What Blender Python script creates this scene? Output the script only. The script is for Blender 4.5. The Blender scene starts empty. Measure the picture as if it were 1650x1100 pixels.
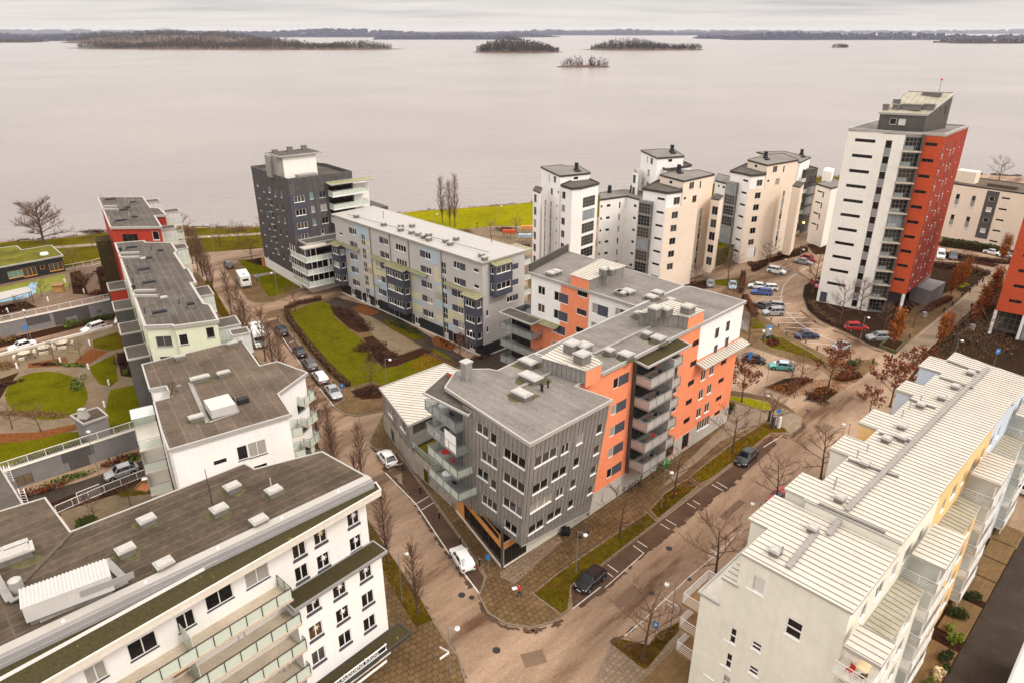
HAZE = True
import bpy, bmesh, math, random
from mathutils import Vector, Matrix
R = random.Random(7)
scene = bpy.context.scene
COL = scene.collection
CAMH = 54.0; FPX = 1120.0; PIT = math.atan(500 / 1120.0); CP, SP = math.cos(PIT), math.sin(PIT)
def ray(x, y):
 u = (x - 825) / FPX; v = (y - 550) / FPX
 return (u, CP - v * SP, -SP - v * CP)
def P(x, y, z=0.0):
 r = ray(x, y); t = (z - CAMH) / r[2]
 return (r[0] * t, r[1] * t)
def P3(x, y, z=0.0):
 a = P(x, y, z); return (a[0], a[1], z)
def PL(z, *pts): return [P3(x, y, z) for x, y in pts]
def lin(c):
 c = c / 255.0
 return c / 12.92 if c <= 0.04045 else ((c + 0.055) / 1.055) ** 2.4
def rgb(h, k=1.0):
 return tuple(min(1, lin(int(h[i:i + 2], 16)) * k) for i in (0, 2, 4)) + (1,)
MATS = {}
def mat(name, col, rough=0.8, var=0.25, scale=0.6, bump=0.0, bscale=20, metal=0.0, spec=0.12, detail=6, stretch=None, streak=0.0, col2=None, mix2=0.5, fleck=0.0):
 streak *= .45
 m = bpy.data.materials.new(name); m.use_nodes = True; nt = m.node_tree; n = nt.nodes; l = nt.links
 b = n['Principled BSDF']; b.inputs['Roughness'].default_value = rough; b.inputs['Metallic'].default_value = metal
 b.inputs['Specular IOR Level'].default_value = spec
 c = rgb(col) if isinstance(col, str) else col
 b.inputs['Base Color'].default_value = c
 geo = n.new('ShaderNodeNewGeometry')
 vec = geo.outputs['Position']
 if stretch:
  mp = n.new('ShaderNodeMapping'); mp.inputs['Scale'].default_value = stretch[:3]
  if len(stretch) > 3: mp.inputs['Rotation'].default_value = (0, 0, stretch[3]); mp.vector_type = 'TEXTURE'
  l.new(vec, mp.inputs['Vector']); vec = mp.outputs['Vector']
 if var > 0 or col2:
  nz = n.new('ShaderNodeTexNoise'); nz.inputs['Scale'].default_value = scale; nz.inputs['Detail'].default_value = detail
  nz.inputs['Roughness'].default_value = 0.65
  l.new(vec, nz.inputs['Vector'])
  rp = n.new('ShaderNodeValToRGB'); rp.color_ramp.elements[0].position = 0.3; rp.color_ramp.elements[1].position = 0.7
  c2 = rgb(col2) if col2 else None
  if c2:
   rp.color_ramp.elements[0].color = c2; rp.color_ramp.elements[1].color = c
   e = rp.color_ramp.elements.new(mix2); e.color = tuple((c[i] + c2[i]) / 2 for i in range(3)) + (1,)
  else:
   rp.color_ramp.elements[0].color = tuple(v * (1 - var) for v in c[:3]) + (1,)
   rp.color_ramp.elements[1].color = tuple(min(1, v * (1 + var)) for v in c[:3]) + (1,)
  l.new(nz.outputs['Fac'], rp.inputs['Fac']); out = rp.outputs['Color']
  if var > 0 and scale < 6:
   n2 = n.new('ShaderNodeTexNoise'); n2.inputs['Scale'].default_value = scale * 9; n2.inputs['Detail'].default_value = 4
   l.new(vec, n2.inputs['Vector'])
   mr = n.new('ShaderNodeMapRange'); mr.inputs['From Min'].default_value = 0.3; mr.inputs['From Max'].default_value = 0.7
   mr.inputs['To Min'].default_value = 1 - var * 0.6; mr.inputs['To Max'].default_value = 1 + var * 0.5
   l.new(n2.outputs['Fac'], mr.inputs['Value'])
   mx = n.new('ShaderNodeVectorMath'); mx.operation = 'SCALE'; l.new(out, mx.inputs[0]); l.new(mr.outputs[0], mx.inputs['Scale'])
   out = mx.outputs[0]
  if fleck > 0:
   n4 = n.new('ShaderNodeTexNoise'); n4.inputs['Scale'].default_value = 3.2; n4.inputs['Detail'].default_value = 8; n4.inputs['Roughness'].default_value = .8; l.new(geo.outputs['Position'], n4.inputs['Vector'])
   mr = n.new('ShaderNodeMapRange'); mr.inputs['From Min'].default_value = .35; mr.inputs['From Max'].default_value = .65; mr.inputs['To Min'].default_value = 1 - fleck; mr.inputs['To Max'].default_value = 1 + fleck; l.new(n4.outputs['Fac'], mr.inputs['Value'])
   mx = n.new('ShaderNodeVectorMath'); mx.operation = 'SCALE'; l.new(out, mx.inputs[0]); l.new(mr.outputs[0], mx.inputs['Scale']); out = mx.outputs[0]
  if streak > 0:
   mp = n.new('ShaderNodeMapping'); mp.inputs['Scale'].default_value = (1.3, 1.3, 0.12); l.new(geo.outputs['Position'], mp.inputs['Vector'])
   n3 = n.new('ShaderNodeTexNoise'); n3.inputs['Scale'].default_value = 1.6; n3.inputs['Detail'].default_value = 5; l.new(mp.outputs[0], n3.inputs['Vector'])
   mr = n.new('ShaderNodeMapRange'); mr.inputs['From Min'].default_value = 0.5; mr.inputs['From Max'].default_value = 0.8
   mr.inputs['To Min'].default_value = 1; mr.inputs['To Max'].default_value = 1 - streak
   l.new(n3.outputs['Fac'], mr.inputs['Value'])
   mx = n.new('ShaderNodeVectorMath'); mx.operation = 'SCALE'; l.new(out, mx.inputs[0]); l.new(mr.outputs[0], mx.inputs['Scale']); out = mx.outputs[0]
  l.new(out, b.inputs['Base Color'])
  m['_out'] = 1
 if bump > 0:
  nb = n.new('ShaderNodeTexNoise'); nb.inputs['Scale'].default_value = bscale; nb.inputs['Detail'].default_value = 4
  l.new(vec, nb.inputs['Vector'])
  bp = n.new('ShaderNodeBump'); bp.inputs['Strength'].default_value = bump; bp.inputs['Distance'].default_value = 0.05
  l.new(nb.outputs['Fac'], bp.inputs['Height']); l.new(bp.outputs[0], b.inputs['Normal'])
 MATS[name] = m
 return m
def overlay_lines(name, mname, ang, sx, sy, mortar, frac=0.04, offset=0.0, bump=0.4, bias=0.0, tint=0.12):
 """copy a material and multiply it with slabs / sheets laid at angle ang (world space, m)"""
 src = MATS[mname]; m = src.copy(); m.name = name; nt = m.node_tree; n = nt.nodes; l = nt.links
 b = n['Principled BSDF']; lk = b.inputs['Base Color'].links
 geo = n.new('ShaderNodeNewGeometry'); mp = n.new('ShaderNodeMapping'); mp.vector_type = 'TEXTURE'
 mp.inputs['Rotation'].default_value = (0, 0, ang)
 l.new(geo.outputs['Position'], mp.inputs['Vector'])
 bk = n.new('ShaderNodeTexBrick'); bk.offset = offset; bk.inputs['Scale'].default_value = 1.0
 bk.inputs['Brick Width'].default_value = sx; bk.inputs['Row Height'].default_value = sy
 bk.inputs['Mortar Size'].default_value = frac; bk.inputs['Mortar Smooth'].default_value = 0.4; bk.inputs['Bias'].default_value = bias
 bk.inputs['Color1'].default_value = (1 + tint, 1 + tint, 1 + tint, 1); bk.inputs['Color2'].default_value = (1 - tint, 1 - tint, 1 - tint, 1)
 bk.inputs['Mortar'].default_value = (mortar, mortar, mortar, 1)
 l.new(mp.outputs[0], bk.inputs['Vector'])
 mx = n.new('ShaderNodeVectorMath'); mx.operation = 'MULTIPLY'
 if lk: l.new(lk[0].from_socket, mx.inputs[0])
 else: mx.inputs[0].default_value = b.inputs['Base Color'].default_value[:3]
 l.new(bk.outputs['Color'], mx.inputs[1]); l.new(mx.outputs[0], b.inputs['Base Color'])
 MATS[name] = m
 return m
def wall_lines(name, mname, dz, strength=0.85, ds=0.0, ang=0.0):
 """horizontal (and vertical) panel joints on a facade"""
 src = MATS[mname]; m = src.copy(); m.name = name; nt = m.node_tree; n = nt.nodes; l = nt.links
 b = n['Principled BSDF']; lk = b.inputs['Base Color'].links
 geo = n.new('ShaderNodeNewGeometry'); sp = n.new('ShaderNodeSeparateXYZ'); l.new(geo.outputs['Position'], sp.inputs[0])
 def joint(sock, d):
  a = n.new('ShaderNodeMath'); a.operation = 'MODULO'; l.new(sock, a.inputs[0]); a.inputs[1].default_value = d
  c = n.new('ShaderNodeMath'); c.operation = 'ABSOLUTE'; l.new(a.outputs[0], c.inputs[0])
  e = n.new('ShaderNodeMath'); e.operation = 'LESS_THAN'; l.new(c.outputs[0], e.inputs[0]); e.inputs[1].default_value = 0.04 if d > 0.5 else 0.03
  return e.outputs[0]
 f = joint(sp.outputs['Z'], dz)
 if ds > 0:
  dt = n.new('ShaderNodeVectorMath'); dt.operation = 'DOT_PRODUCT'; l.new(geo.outputs['Position'], dt.inputs[0]); dt.inputs[1].default_value = (math.cos(ang), math.sin(ang), 0)
  g = joint(dt.outputs['Value'], ds); a = n.new('ShaderNodeMath'); a.operation = 'MAXIMUM'; l.new(f, a.inputs[0]); l.new(g, a.inputs[1]); f = a.outputs[0]
 mr = n.new('ShaderNodeMapRange'); l.new(f, mr.inputs['Value']); mr.inputs['To Min'].default_value = 1; mr.inputs['To Max'].default_value = strength
 mx = n.new('ShaderNodeVectorMath'); mx.operation = 'SCALE'
 if lk: l.new(lk[0].from_socket, mx.inputs[0])
 else: mx.inputs[0].default_value = b.inputs['Base Color'].default_value[:3]
 l.new(mr.outputs[0], mx.inputs['Scale']); l.new(mx.outputs[0], b.inputs['Base Color'])
 MATS[name] = m
 return m
def M(k): return MATS[k]
class MB:
 def __init__(s): s.v = []; s.f = []; s.m = []
 def face(s, pts, mi=0):
  i = len(s.v); s.v += [tuple(p) for p in pts]; s.f.append(tuple(range(i, i + len(pts)))); s.m.append(mi)
 def box8(s, p, mi=0):
  """p: 8 points, bottom 4 ccw then top 4"""
  i = len(s.v); s.v += [tuple(q) for q in p]
  for f in ((3, 2, 1, 0), (4, 5, 6, 7), (0, 1, 5, 4), (1, 2, 6, 5), (2, 3, 7, 6), (3, 0, 4, 7)):
   s.f.append(tuple(i + k for k in f)); s.m.append(mi)
 def box(s, c, size, ang=0.0, mi=0):
  """c = centre of the base"""
  hx, hy = size[0] / 2, size[1] / 2; ca, sa = math.cos(ang), math.sin(ang)
  b = [(c[0] + x * ca - y * sa, c[1] + x * sa + y * ca) for x, y in ((-hx, -hy), (hx, -hy), (hx, hy), (-hx, hy))]
  s.box8([(x, y, c[2]) for x, y in b] + [(x, y, c[2] + size[2]) for x, y in b], mi)
 def bar(s, a, b, w, h, mi=0):
  """a straight bar of width w (sideways) and height h (upwards) from a to b, standing on the line"""
  a = Vector(a); b = Vector(b); d = (b - a)
  if d.length < 1e-5: return
  d.normalize(); up = Vector((0, 0, 1))
  if abs(d.z) > 0.95: up = Vector((1, 0, 0))
  side = d.cross(up).normalized(); u2 = side.cross(d).normalized()
  o = side * w / 2; q = u2 * h
  s.box8([a - o, a + o, b + o, b - o, a - o + q, a + o + q, b + o + q, b - o + q], mi) if False else \
   s.box8([a + o, b + o, b - o, a - o, a + o + q, b + o + q, b - o + q, a - o + q], mi)
 def tube(s, a, b, r0, r1, n=5, mi=0, cap=False):
  a = Vector(a); b = Vector(b); d = b - a
  if d.length < 1e-6: return
  d.normalize(); t = Vector((0, 0, 1)) if abs(d.z) < 0.9 else Vector((1, 0, 0))
  x = d.cross(t).normalized(); y = d.cross(x)
  i = len(s.v)
  for (p, r) in ((a, r0), (b, r1)):
   for k in range(n):
    an = 2 * math.pi * k / n; s.v.append(tuple(p + x * (math.cos(an) * r) + y * (math.sin(an) * r)))
  for k in range(n):
   k2 = (k + 1) % n; s.f.append((i + k, i + n + k, i + n + k2, i + k2)); s.m.append(mi)
  if cap:
   s.f.append(tuple(i + n + n - 1 - k for k in range(n))); s.m.append(mi)
   s.f.append(tuple(i + k for k in range(n))); s.m.append(mi)
 def prism(s, poly, z0, z1, mi=0, mside=None, top=True, bottom=False):
  """poly: list of (x,y) or (x,y,z); z0/z1 absolute (or offsets when poly has z)"""
  if len(poly[0]) == 3: lo = [(p[0], p[1], p[2] + z0) for p in poly]; hi = [(p[0], p[1], p[2] + z1) for p in poly]
  else: lo = [(p[0], p[1], z0) for p in poly]; hi = [(p[0], p[1], z1) for p in poly]
  if area2(poly) < 0: lo.reverse(); hi.reverse()
  n = len(lo); ms = mi if mside is None else mside
  if top: s.face(hi, mi)
  if bottom: s.face(lo[::-1], mi)
  for k in range(n):
   k2 = (k + 1) % n; s.face([lo[k], lo[k2], hi[k2], hi[k]], ms)
 def ball(s, c, r, n=8, mi=0, sz=1.0):
  i = len(s.v); m = n // 2 + 1
  for a in range(m):
   t = math.pi * a / (m - 1)
   for k in range(n):
    p = 2 * math.pi * k / n; s.v.append((c[0] + r * math.sin(t) * math.cos(p), c[1] + r * math.sin(t) * math.sin(p), c[2] + r * sz * math.cos(t)))
  for a in range(m - 1):
   for k in range(n):
    k2 = (k + 1) % n; s.f.append((i + a * n + k, i + (a + 1) * n + k, i + (a + 1) * n + k2, i + a * n + k2)); s.m.append(mi)
 def build(s, name, mats, parent=None, smooth=False, loc=None):
  me = bpy.data.meshes.new(name)
  if loc is None: loc = parent_loc(parent)
  me.from_pydata([(v[0] - loc[0], v[1] - loc[1], v[2] - loc[2]) for v in s.v], [], s.f)
  if not isinstance(mats, (list, tuple)): mats = [mats]
  for m in mats: me.materials.append(M(m) if isinstance(m, str) else m)
  if len(mats) > 1: me.polygons.foreach_set('material_index', s.m)
  if smooth: me.polygons.foreach_set('use_smooth', [True] * len(me.polygons))
  me.update()
  o = bpy.data.objects.new(name, me); COL.objects.link(o)
  if parent is not None: o.parent = parent
  else: o.location = loc
  return o
def parent_loc(p):
 loc = Vector((0, 0, 0))
 while p is not None: loc += Vector(p.location); p = p.parent
 return tuple(loc)
def area2(poly):
 return sum(poly[i][0] * poly[(i + 1) % len(poly)][1] - poly[(i + 1) % len(poly)][0] * poly[i][1] for i in range(len(poly)))
def ccw(poly): return poly if area2(poly) > 0 else poly[::-1]
def tag(o, label, cat, group=None):
 o['label'] = label; o['category'] = cat
 if group: o['group'] = group
 return o
def thing(name, label, cat, loc=(0, 0, 0), group=None, rotz=0.0):
 o = bpy.data.objects.new(name, None); COL.objects.link(o); o.location = loc; o.rotation_euler = (0, 0, rotz); o.empty_display_size = 0.5
 return tag(o, label, cat, group)
def struct(name, mb, mats, kind='structure', smooth=False):
 o = mb.build(name, mats, loc=(0, 0, 0), smooth=smooth); o['kind'] = kind; return o
def copy_tree(o, parent=None):
 c = o.copy(); COL.objects.link(c); c.parent = parent
 for ch in list(o.children): copy_tree(ch, c)
 return c
def inset(poly, d):
 """offset a ccw polygon (3d points) inwards by d in plan"""
 n = len(poly); out = []
 for i in range(n):
  p0 = Vector(poly[i - 1][:2]); p1 = Vector(poly[i][:2]); p2 = Vector(poly[(i + 1) % n][:2])
  e1 = (p1 - p0).normalized(); e2 = (p2 - p1).normalized(); n1 = Vector((-e1.y, e1.x)); n2 = Vector((-e2.y, e2.x))
  b = n1 + n2; k = d / max(0.35, 1 + n1.dot(n2))
  q = p1 + b * k
  out.append((q.x, q.y, poly[i][2]))
 return out
class Wall:
 def __init__(s, A, B, lean=(0, 0), zr=0.0):
  s.A = A; s.B = B; dx, dy = B[0] - A[0], B[1] - A[1]; s.L = math.hypot(dx, dy); s.d = (dx / s.L, dy / s.L); s.n = (s.d[1], -s.d[0]); s.lean = lean; s.zr = zr; s.r = []; s.done = []
 def pt(s, a, z, o=0.0):
  k = z - s.zr
  return (s.A[0] + s.d[0] * a + s.lean[0] * k + s.n[0] * o, s.A[1] + s.d[1] * a + s.lean[1] * k + s.n[1] * o, z)
 def uv(s, x, y, o=0.0):
  r = Vector(ray(x, y)); d = Vector((s.d[0], s.d[1], 0)); T = Vector((s.lean[0], s.lean[1], 1))
  base = Vector((s.A[0] + s.n[0] * o - s.lean[0] * s.zr, s.A[1] + s.n[1] * o - s.lean[1] * s.zr, 0)); cam = Vector((0, 0, CAMH))
  m = Matrix((r, -d, -T)).transposed(); sol = m.inverted() @ (base - cam)
  return sol.y, sol.z
 def win(s, x, y, w, h, n=1, dz=3.0, kind='w2', zs=None):
  a, z = s.uv(x, y)
  for k in range(n): s.add(a - w / 2, z - h / 2 - k * dz, a + w / 2, z + h / 2 - k * dz, kind)
 def at(s, a, z, w, h, n=1, dz=3.0, kind='w2'):
  for k in range(n): s.add(a - w / 2, z - h / 2 - k * dz, a + w / 2, z + h / 2 - k * dz, kind)
 def add(s, a0, z0, a1, z1, kind):
  for q in s.r:
   if a0 < q[2] + .02 and a1 > q[0] - .02 and z0 < q[3] + .02 and z1 > q[1] - .02: return
  s.r.append((a0, z0, a1, z1, kind))
 def mesh(s, mb, z0, z1, depth=0.14, mi=0, s0=0.0, s1=None):
  """z1: number or list of (s,z) points"""
  s1 = s.L if s1 is None else s1
  prof = z1 if isinstance(z1, list) else [(s0, z1), (s1, z1)]
  def top(a):
   for (a0, b0), (a1, b1) in zip(prof, prof[1:]):
    if a <= a1 + 1e-6: return b0 + (b1 - b0) * ((a - a0) / max(1e-6, a1 - a0))
   return prof[-1][1]
  rects = [q for q in s.r if q[0] > s0 + .03 and q[2] < s1 - .03 and q[1] > z0 + .01 and q[3] < min(top(q[0]), top(q[2])) - .03]
  s.done += [q for q in rects if q not in s.done]
  xs = sorted(set([round(s0, 4), round(s1, 4)] + [round(q[0], 4) for q in rects] + [round(q[2], 4) for q in rects] + [round(p[0], 4) for p in prof if s0 < p[0] < s1]))
  for a, b in zip(xs, xs[1:]):
   mid = (a + b) / 2; col = sorted([q for q in rects if q[0] < mid < q[2]], key=lambda q: q[1]); z = z0
   for q in col:
    if q[1] > z + 1e-4: mb.face([s.pt(a, z), s.pt(b, z), s.pt(b, q[1]), s.pt(a, q[1])], mi)
    z = q[3]
   mb.face([s.pt(a, z), s.pt(b, z), s.pt(b, top(b)), s.pt(a, top(a))], mi)
  for (a, zl, b, zh, k) in rects:
   D = -depth
   mb.face([s.pt(a, zl), s.pt(b, zl), s.pt(b, zl, D), s.pt(a, zl, D)][::-1], mi)
   mb.face([s.pt(a, zh), s.pt(b, zh), s.pt(b, zh, D), s.pt(a, zh, D)], mi)
   mb.face([s.pt(a, zl), s.pt(a, zl, D), s.pt(a, zh, D), s.pt(a, zh)], mi)
   mb.face([s.pt(b, zl), s.pt(b, zl, D), s.pt(b, zh, D), s.pt(b, zh)][::-1], mi)
 def box(s, mb, a0, z0, a1, z1, o0, o1, mi=0):
  mb.box8([s.pt(a0, z0, o1), s.pt(a1, z0, o1), s.pt(a1, z0, o0), s.pt(a0, z0, o0), s.pt(a0, z1, o1), s.pt(a1, z1, o1), s.pt(a1, z1, o0), s.pt(a0, z1, o0)], mi)
KINDS = {}
def kind(k, frame='frame_white', cols=2, rows=1, sill='frame_white', fw=0.07, panel=None, panes=None, sillh=.06): KINDS[k] = dict(frame=frame, cols=cols, rows=rows, sill=sill, fw=fw, panel=panel, panes=panes, sillh=sillh)
PANES = ['glass_dark'] * 7 + ['glass_mid', 'glass_mid', 'glass_curtain', 'glass_warm']
def make_windows(W, parent, name='window'):
 for (a0, z0, a1, z1, k) in W.done:
  K = KINDS[k]; fw = K['fw']; mb = MB(); O0, O1 = -0.12, -0.05
  if K['panel']:
   fr, side, pm = K['panel']
   if side == 'l': pa0, pa1, g0, g1 = a0, a0 + (a1 - a0) * fr, a0 + (a1 - a0) * fr, a1
   else: pa0, pa1, g0, g1 = a1 - (a1 - a0) * fr, a1, a0, a1 - (a1 - a0) * fr
  else: g0, g1 = a0, a1
  cols = K['cols']; rows = K['rows']; mats = [K['frame'], K['sill'] or K['frame']]
  W.box(mb, g0, z0, g1, z0 + fw, O0, O1); W.box(mb, g0, z1 - fw, g1, z1, O0, O1)
  for c in range(cols + 1):
   x = g0 + (g1 - g0 - fw) * c / cols
   W.box(mb, x, z0 + fw, x + fw, z1 - fw, O0, O1 + .005)
  for r in range(1, rows):
   z = z0 + (z1 - z0 - fw) * r / rows
   W.box(mb, g0 + fw, z, g1 - fw, z + fw, O0, O1 - .01)
  if K['sill']: W.box(mb, a0 - .04, z0 - K['sillh'], a1 + .04, z0 + .003, -.1, .07, 1)
  wo = mb.build(name, mats, parent)
  if K['panel']:
   pb = MB(); W.box(pb, pa0, z0, pa1, z1, -.14, -.03); pb.build('side_panel', pm, wo)
  pb = MB(); pb.face([W.pt(g0, z0, -.1), W.pt(g1, z0, -.1), W.pt(g1, z1, -.1), W.pt(g0, z1, -.1)])
  ps = K['panes'] or PANES
  pb.build('pane', R.choice(ps), wo)
def panel(parent, W, a0, z0, a1, z1, m, o=0.02, name='panel', o0=-0.02):
 mb = MB(); W.box(mb, a0, z0, a1, z1, o0, o); return mb.build(name, m, parent)
def roof(parent, pts, m='felt', edge='trim_grey', thick=0.3, lip=0.07, lipw=0.16, name='roof'):
 pts = ccw(pts); mb = MB()
 mb.prism(pts, -thick, 0, 0, 1, bottom=True)
 o = mb.build(name, [m, edge], parent)
 if lip > 0:
  e = MB(); q0 = inset(pts, -0.03); q1 = inset(pts, lipw); n = len(pts)
  for i in range(n):
   j = (i + 1) % n
   A, B, C, D = q0[i], q0[j], q1[j], q1[i]
   up = lambda p, h: (p[0], p[1], p[2] + h)
   e.face([up(A, lip), up(B, lip), up(C, lip), up(D, lip)]); e.face([up(A, -.12), up(B, -.12), up(B, lip), up(A, lip)]); e.face([up(D, .0), up(C, .0), up(C, lip), up(D, lip)][::-1])
   e.face([up(A, -.12), up(D, -.12), up(C, -.12), up(B, -.12)])
  e.build('roof_edge', edge, o)
 return o
def plane_z(pts):
 p = [Vector(q) for q in pts]; best = None
 for i in range(1, len(p) - 1):
  nn = (p[i] - p[0]).cross(p[i + 1] - p[0])
  if best is None or nn.length > best.length: best = nn
 nn = best; p0 = p[0]
 return lambda x, y: p0.z - (nn.x * (x - p0.x) + nn.y * (y - p0.y)) / nn.z
def ribs(parent, pts, ang, spacing, w=0.035, h=0.05, m='seam', name='seams', off=0.0):
 """raised seams across a roof polygon, running along angle ang"""
 d = Vector((math.cos(ang), math.sin(ang))); nn = Vector((-d.y, d.x)); pz = plane_z(pts)
 q = [Vector(p[:2]) for p in pts]; t = [v.dot(nn) for v in q]; k = math.ceil(min(t) / spacing); mb = MB()
 while k * spacing < max(t) - .05:
  c = k * spacing + off; hits = []
  for i in range(len(q)):
   a, b = q[i], q[(i + 1) % len(q)]; ta, tb = a.dot(nn) - c, b.dot(nn) - c
   if (ta < 0) != (tb < 0):
    p = a + (b - a) * (ta / (ta - tb)); hits.append(p.dot(d))
  hits.sort()
  for a, b in zip(hits[::2], hits[1::2]):
   if b - a > .3:
    p = d * (a + .05) + nn * c; r = d * (b - .05) + nn * c
    mb.bar((p.x, p.y, pz(p.x, p.y)), (r.x, r.y, pz(r.x, r.y)), w, h)
  k += 1
 if mb.f: return mb.build(name, m, parent)
def wall_ribs(parent, W, z0, z1, spacing, m, w=.03, o=.03, name='cladding_seams', s1=None):
 mb = MB(); a = spacing / 2
 while a < (s1 or W.L):
  z = z0
  for q in sorted([q for q in W.r if q[0] - .08 < a < q[2] + .08], key=lambda q: q[1]):
   if q[1] - .1 > z: W.box(mb, a - w / 2, z, a + w / 2, q[1] - .1, -.01, o)
   z = q[3] + .08
  if z1 > z: W.box(mb, a - w / 2, z, a + w / 2, z1, -.01, o)
  a += spacing
 return mb.build(name, m, parent)
def balcony(parent, W, a0, a1, z, o0, o1, slab='concrete', glass='rail_glass', rail='metal_grey', h=1.05, th=0.2, post=1.1, left=True, right=True, solid=None, gap=0.12, top=0.05, name='balcony', midrail=0):
 mb = MB(); W.box(mb, a0, z - th, a1, z, o0, o1); b = mb.build(name, slab, parent)
 r = MB(); g = MB(); segs = [((a0 + .04, o1 - .04), (a1 - .04, o1 - .04))]
 if left: segs.append(((a0 + .04, o1 - .04), (a0 + .04, o0 + .02)))
 if right: segs.append(((a1 - .04, o1 - .04), (a1 - .04, o0 + .02)))
 for (p, q) in segs:
  L = math.hypot(q[0] - p[0], q[1] - p[1]); n = max(1, round(L / post))
  for k in range(n + 1):
   x = p[0] + (q[0] - p[0]) * k / n; o = p[1] + (q[1] - p[1]) * k / n
   W.box(r, x - .025, z - th * .5, x + .025, z + h - .04, o - .02, o + .03)
  A = W.pt(p[0], z + h - .04, p[1]); B = W.pt(q[0], z + h - .04, q[1]); r.bar(A, B, top, .05)
  for mr in range(midrail):
   zz = z + .12 + (h - .2) * mr / midrail; r.bar(W.pt(p[0], zz, p[1]), W.pt(q[0], zz, q[1]), .03, .03)
  if glass: g.bar(W.pt(p[0], z + gap - .25, p[1] - (.035 if p[1] == q[1] else 0)), W.pt(q[0], z + gap - .25, q[1] - (.035 if p[1] == q[1] else 0)), .012, h - gap + .08)
 r.build('railing', rail, b)
 if glass: g.build('railing_panel', glass, b)
 return b
def unit(parent, x, y, z, w=1.2, l=1.6, h=.6, ang=0.77, m='vent_metal', name='roof_vent', cap=True):
 """a roof ventilation hood: upstand, body and overhanging cap"""
 mb = MB(); px, py = (x, y)
 mb.box((px, py, z - .05), (l * .86, w * .86, h + .05), ang, 0)
 mb.box((px, py, z + h), (l, w, .13), ang, 1)
 mb.box((px, py, z + h + .13), (l * .8, w * .8, .07), ang, 1)
 return mb.build(name, ['vent_side', m], parent)
def pipe(parent, x, y, z, h=.7, r=.08, m='vent_dark', name='vent_pipe'):
 mb = MB(); mb.tube((x, y, z - .05), (x, y, z + h), r, r, 8, 0, True); mb.tube((x, y, z + h * .8), (x, y, z + h), r * 1.5, r * 1.3, 8, 0, True)
 return mb.build(name, m, parent)
def shell(parent, poly, z0, z1, m, walls=None, name='wall', skip=(), base=None):
 """closed footprint (ccw, xy); walls: {edge index: Wall} that already hold their openings"""
 mb = MB(); n = len(poly); ws = {}
 for i in range(n):
  if i in skip: continue
  W = (walls or {}).get(i) or Wall(poly[i], poly[(i + 1) % n]); ws[i] = W
  W.mesh(mb, z0, z1[i] if isinstance(z1, dict) else z1)
 o = mb.build(name, m, parent)
 for i, W in ws.items(): make_windows(W, parent)
 return ws
RAD = math.radians
GRID = RAD(44.0)
GRIDL = RAD(32.0)
mat('stucco_white', 'e6e2dd', .85, .05, .25, .15, 30, streak=.12)
mat('stucco_cream', 'e0cebb', .85, .05, .25, .15, 30, streak=.12)
mat('stucco_offwhite', 'e6e1d7', .85, .05, .2, .15, 30, streak=.14)
mat('stucco_green', 'ccceb4', .85, .05, .25, .15, 30, streak=.1)
mat('stucco_mint', 'd8d5c6', .85, .06, .2, .15, 30, streak=.16)
mat('stucco_yellow', 'e2bb80', .85, .06, .25, .15, 30, streak=.08)
mat('stucco_blue', 'bfc8d2', .85, .05, .25, .15, 30, streak=.1)
mat('stucco_orange', 'e58a64', .85, .06, .3, .15, 30, streak=.08, fleck=.12)
mat('stucco_red', 'a33b2d', .85, .08, .3, .15, 30, streak=.1)
mat('tower_red', 'b54e30', .8, .08, .2, .2, 30, streak=.1, fleck=.12)
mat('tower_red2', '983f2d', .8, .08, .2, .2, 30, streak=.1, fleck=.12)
mat('wall_grey', 'b4aeaa', .85, .05, .25, .1, 30, streak=.1)
mat('plinth', 'b3aca3', .9, .12, .5, .2, 20, streak=.15)
mat('concrete', 'b9ab98', .9, .15, .7, .2, 20)
mat('concrete_pale', 'cbc3b6', .9, .1, .7, .2, 20)
mat('brick_dark', '54504f', .85, .2, 1.2, .3, 20)
overlay_lines('brick_charcoal', 'brick_dark', 0, 1.2, .3, .8, .01)
mat('brick_grey', '7f7b7a', .85, .12, .8, .3, 20, streak=.2)
mat('brick_mid', '55514f', .85, .12, .8, .3, 20, streak=.2)
mat('zinc', '94908b', .45, .12, .5, .05, 5, metal=.25, streak=.15, fleck=.12)
mat('zinc_seam', '6f6b67', .5, .1, .5, metal=.3)
mat('slate_panel', '4c4c55', .6, .1, .5)
mat('slate_blue', '4a4a55', .6, .06, .5)
mat('patch_blue', 'a6b4bd', .85, .06, .6)
mat('patch_yellow', 'c4bb9c', .85, .06, .6)
mat('patch_olive', 'a19a84', .85, .06, .6)
mat('dark_metal', '5b5652', .45, .15, .5, metal=.4)
mat('timber_orange', 'c98a4a', .7, .2, 2.0, stretch=(1, 1, .2))
mat('timber', '8a6a48', .8, .25, 3.0)
mat('timber_dark', '57483a', .85, .25, 3.0)
mat('black_wood', '2c2b2c', .8, .2, 1.5)
mat('mosaic', 'b5aca0', .8, .2, 1.2, col2='6f665e', mix2=.42, stretch=(1, 1, .45))
MATS['mosaic'].node_tree.nodes['Color Ramp'].color_ramp.elements[0].position = .36
mat('felt', '746d66', .9, .18, .35, .2, 25, fleck=.12)
overlay_lines('felt_grey', 'felt', RAD(-46), 60, 1.0, .78, .05, .0, tint=.07)
mat('felt_b', '5a4d40', .92, .28, .28, .25, 25, col2='40362c', fleck=.12)
overlay_lines('felt_brown', 'felt_b', RAD(34), 60, .95, 1.22, .04, .0, tint=.07)
overlay_lines('felt_long', 'felt_b', RAD(-58), 12, 1.0, 1.4, .07, .5, tint=.08)
mat('felt_c', '5c554e', .92, .25, .28, .25, 25, col2='484139', fleck=.12)
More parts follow.
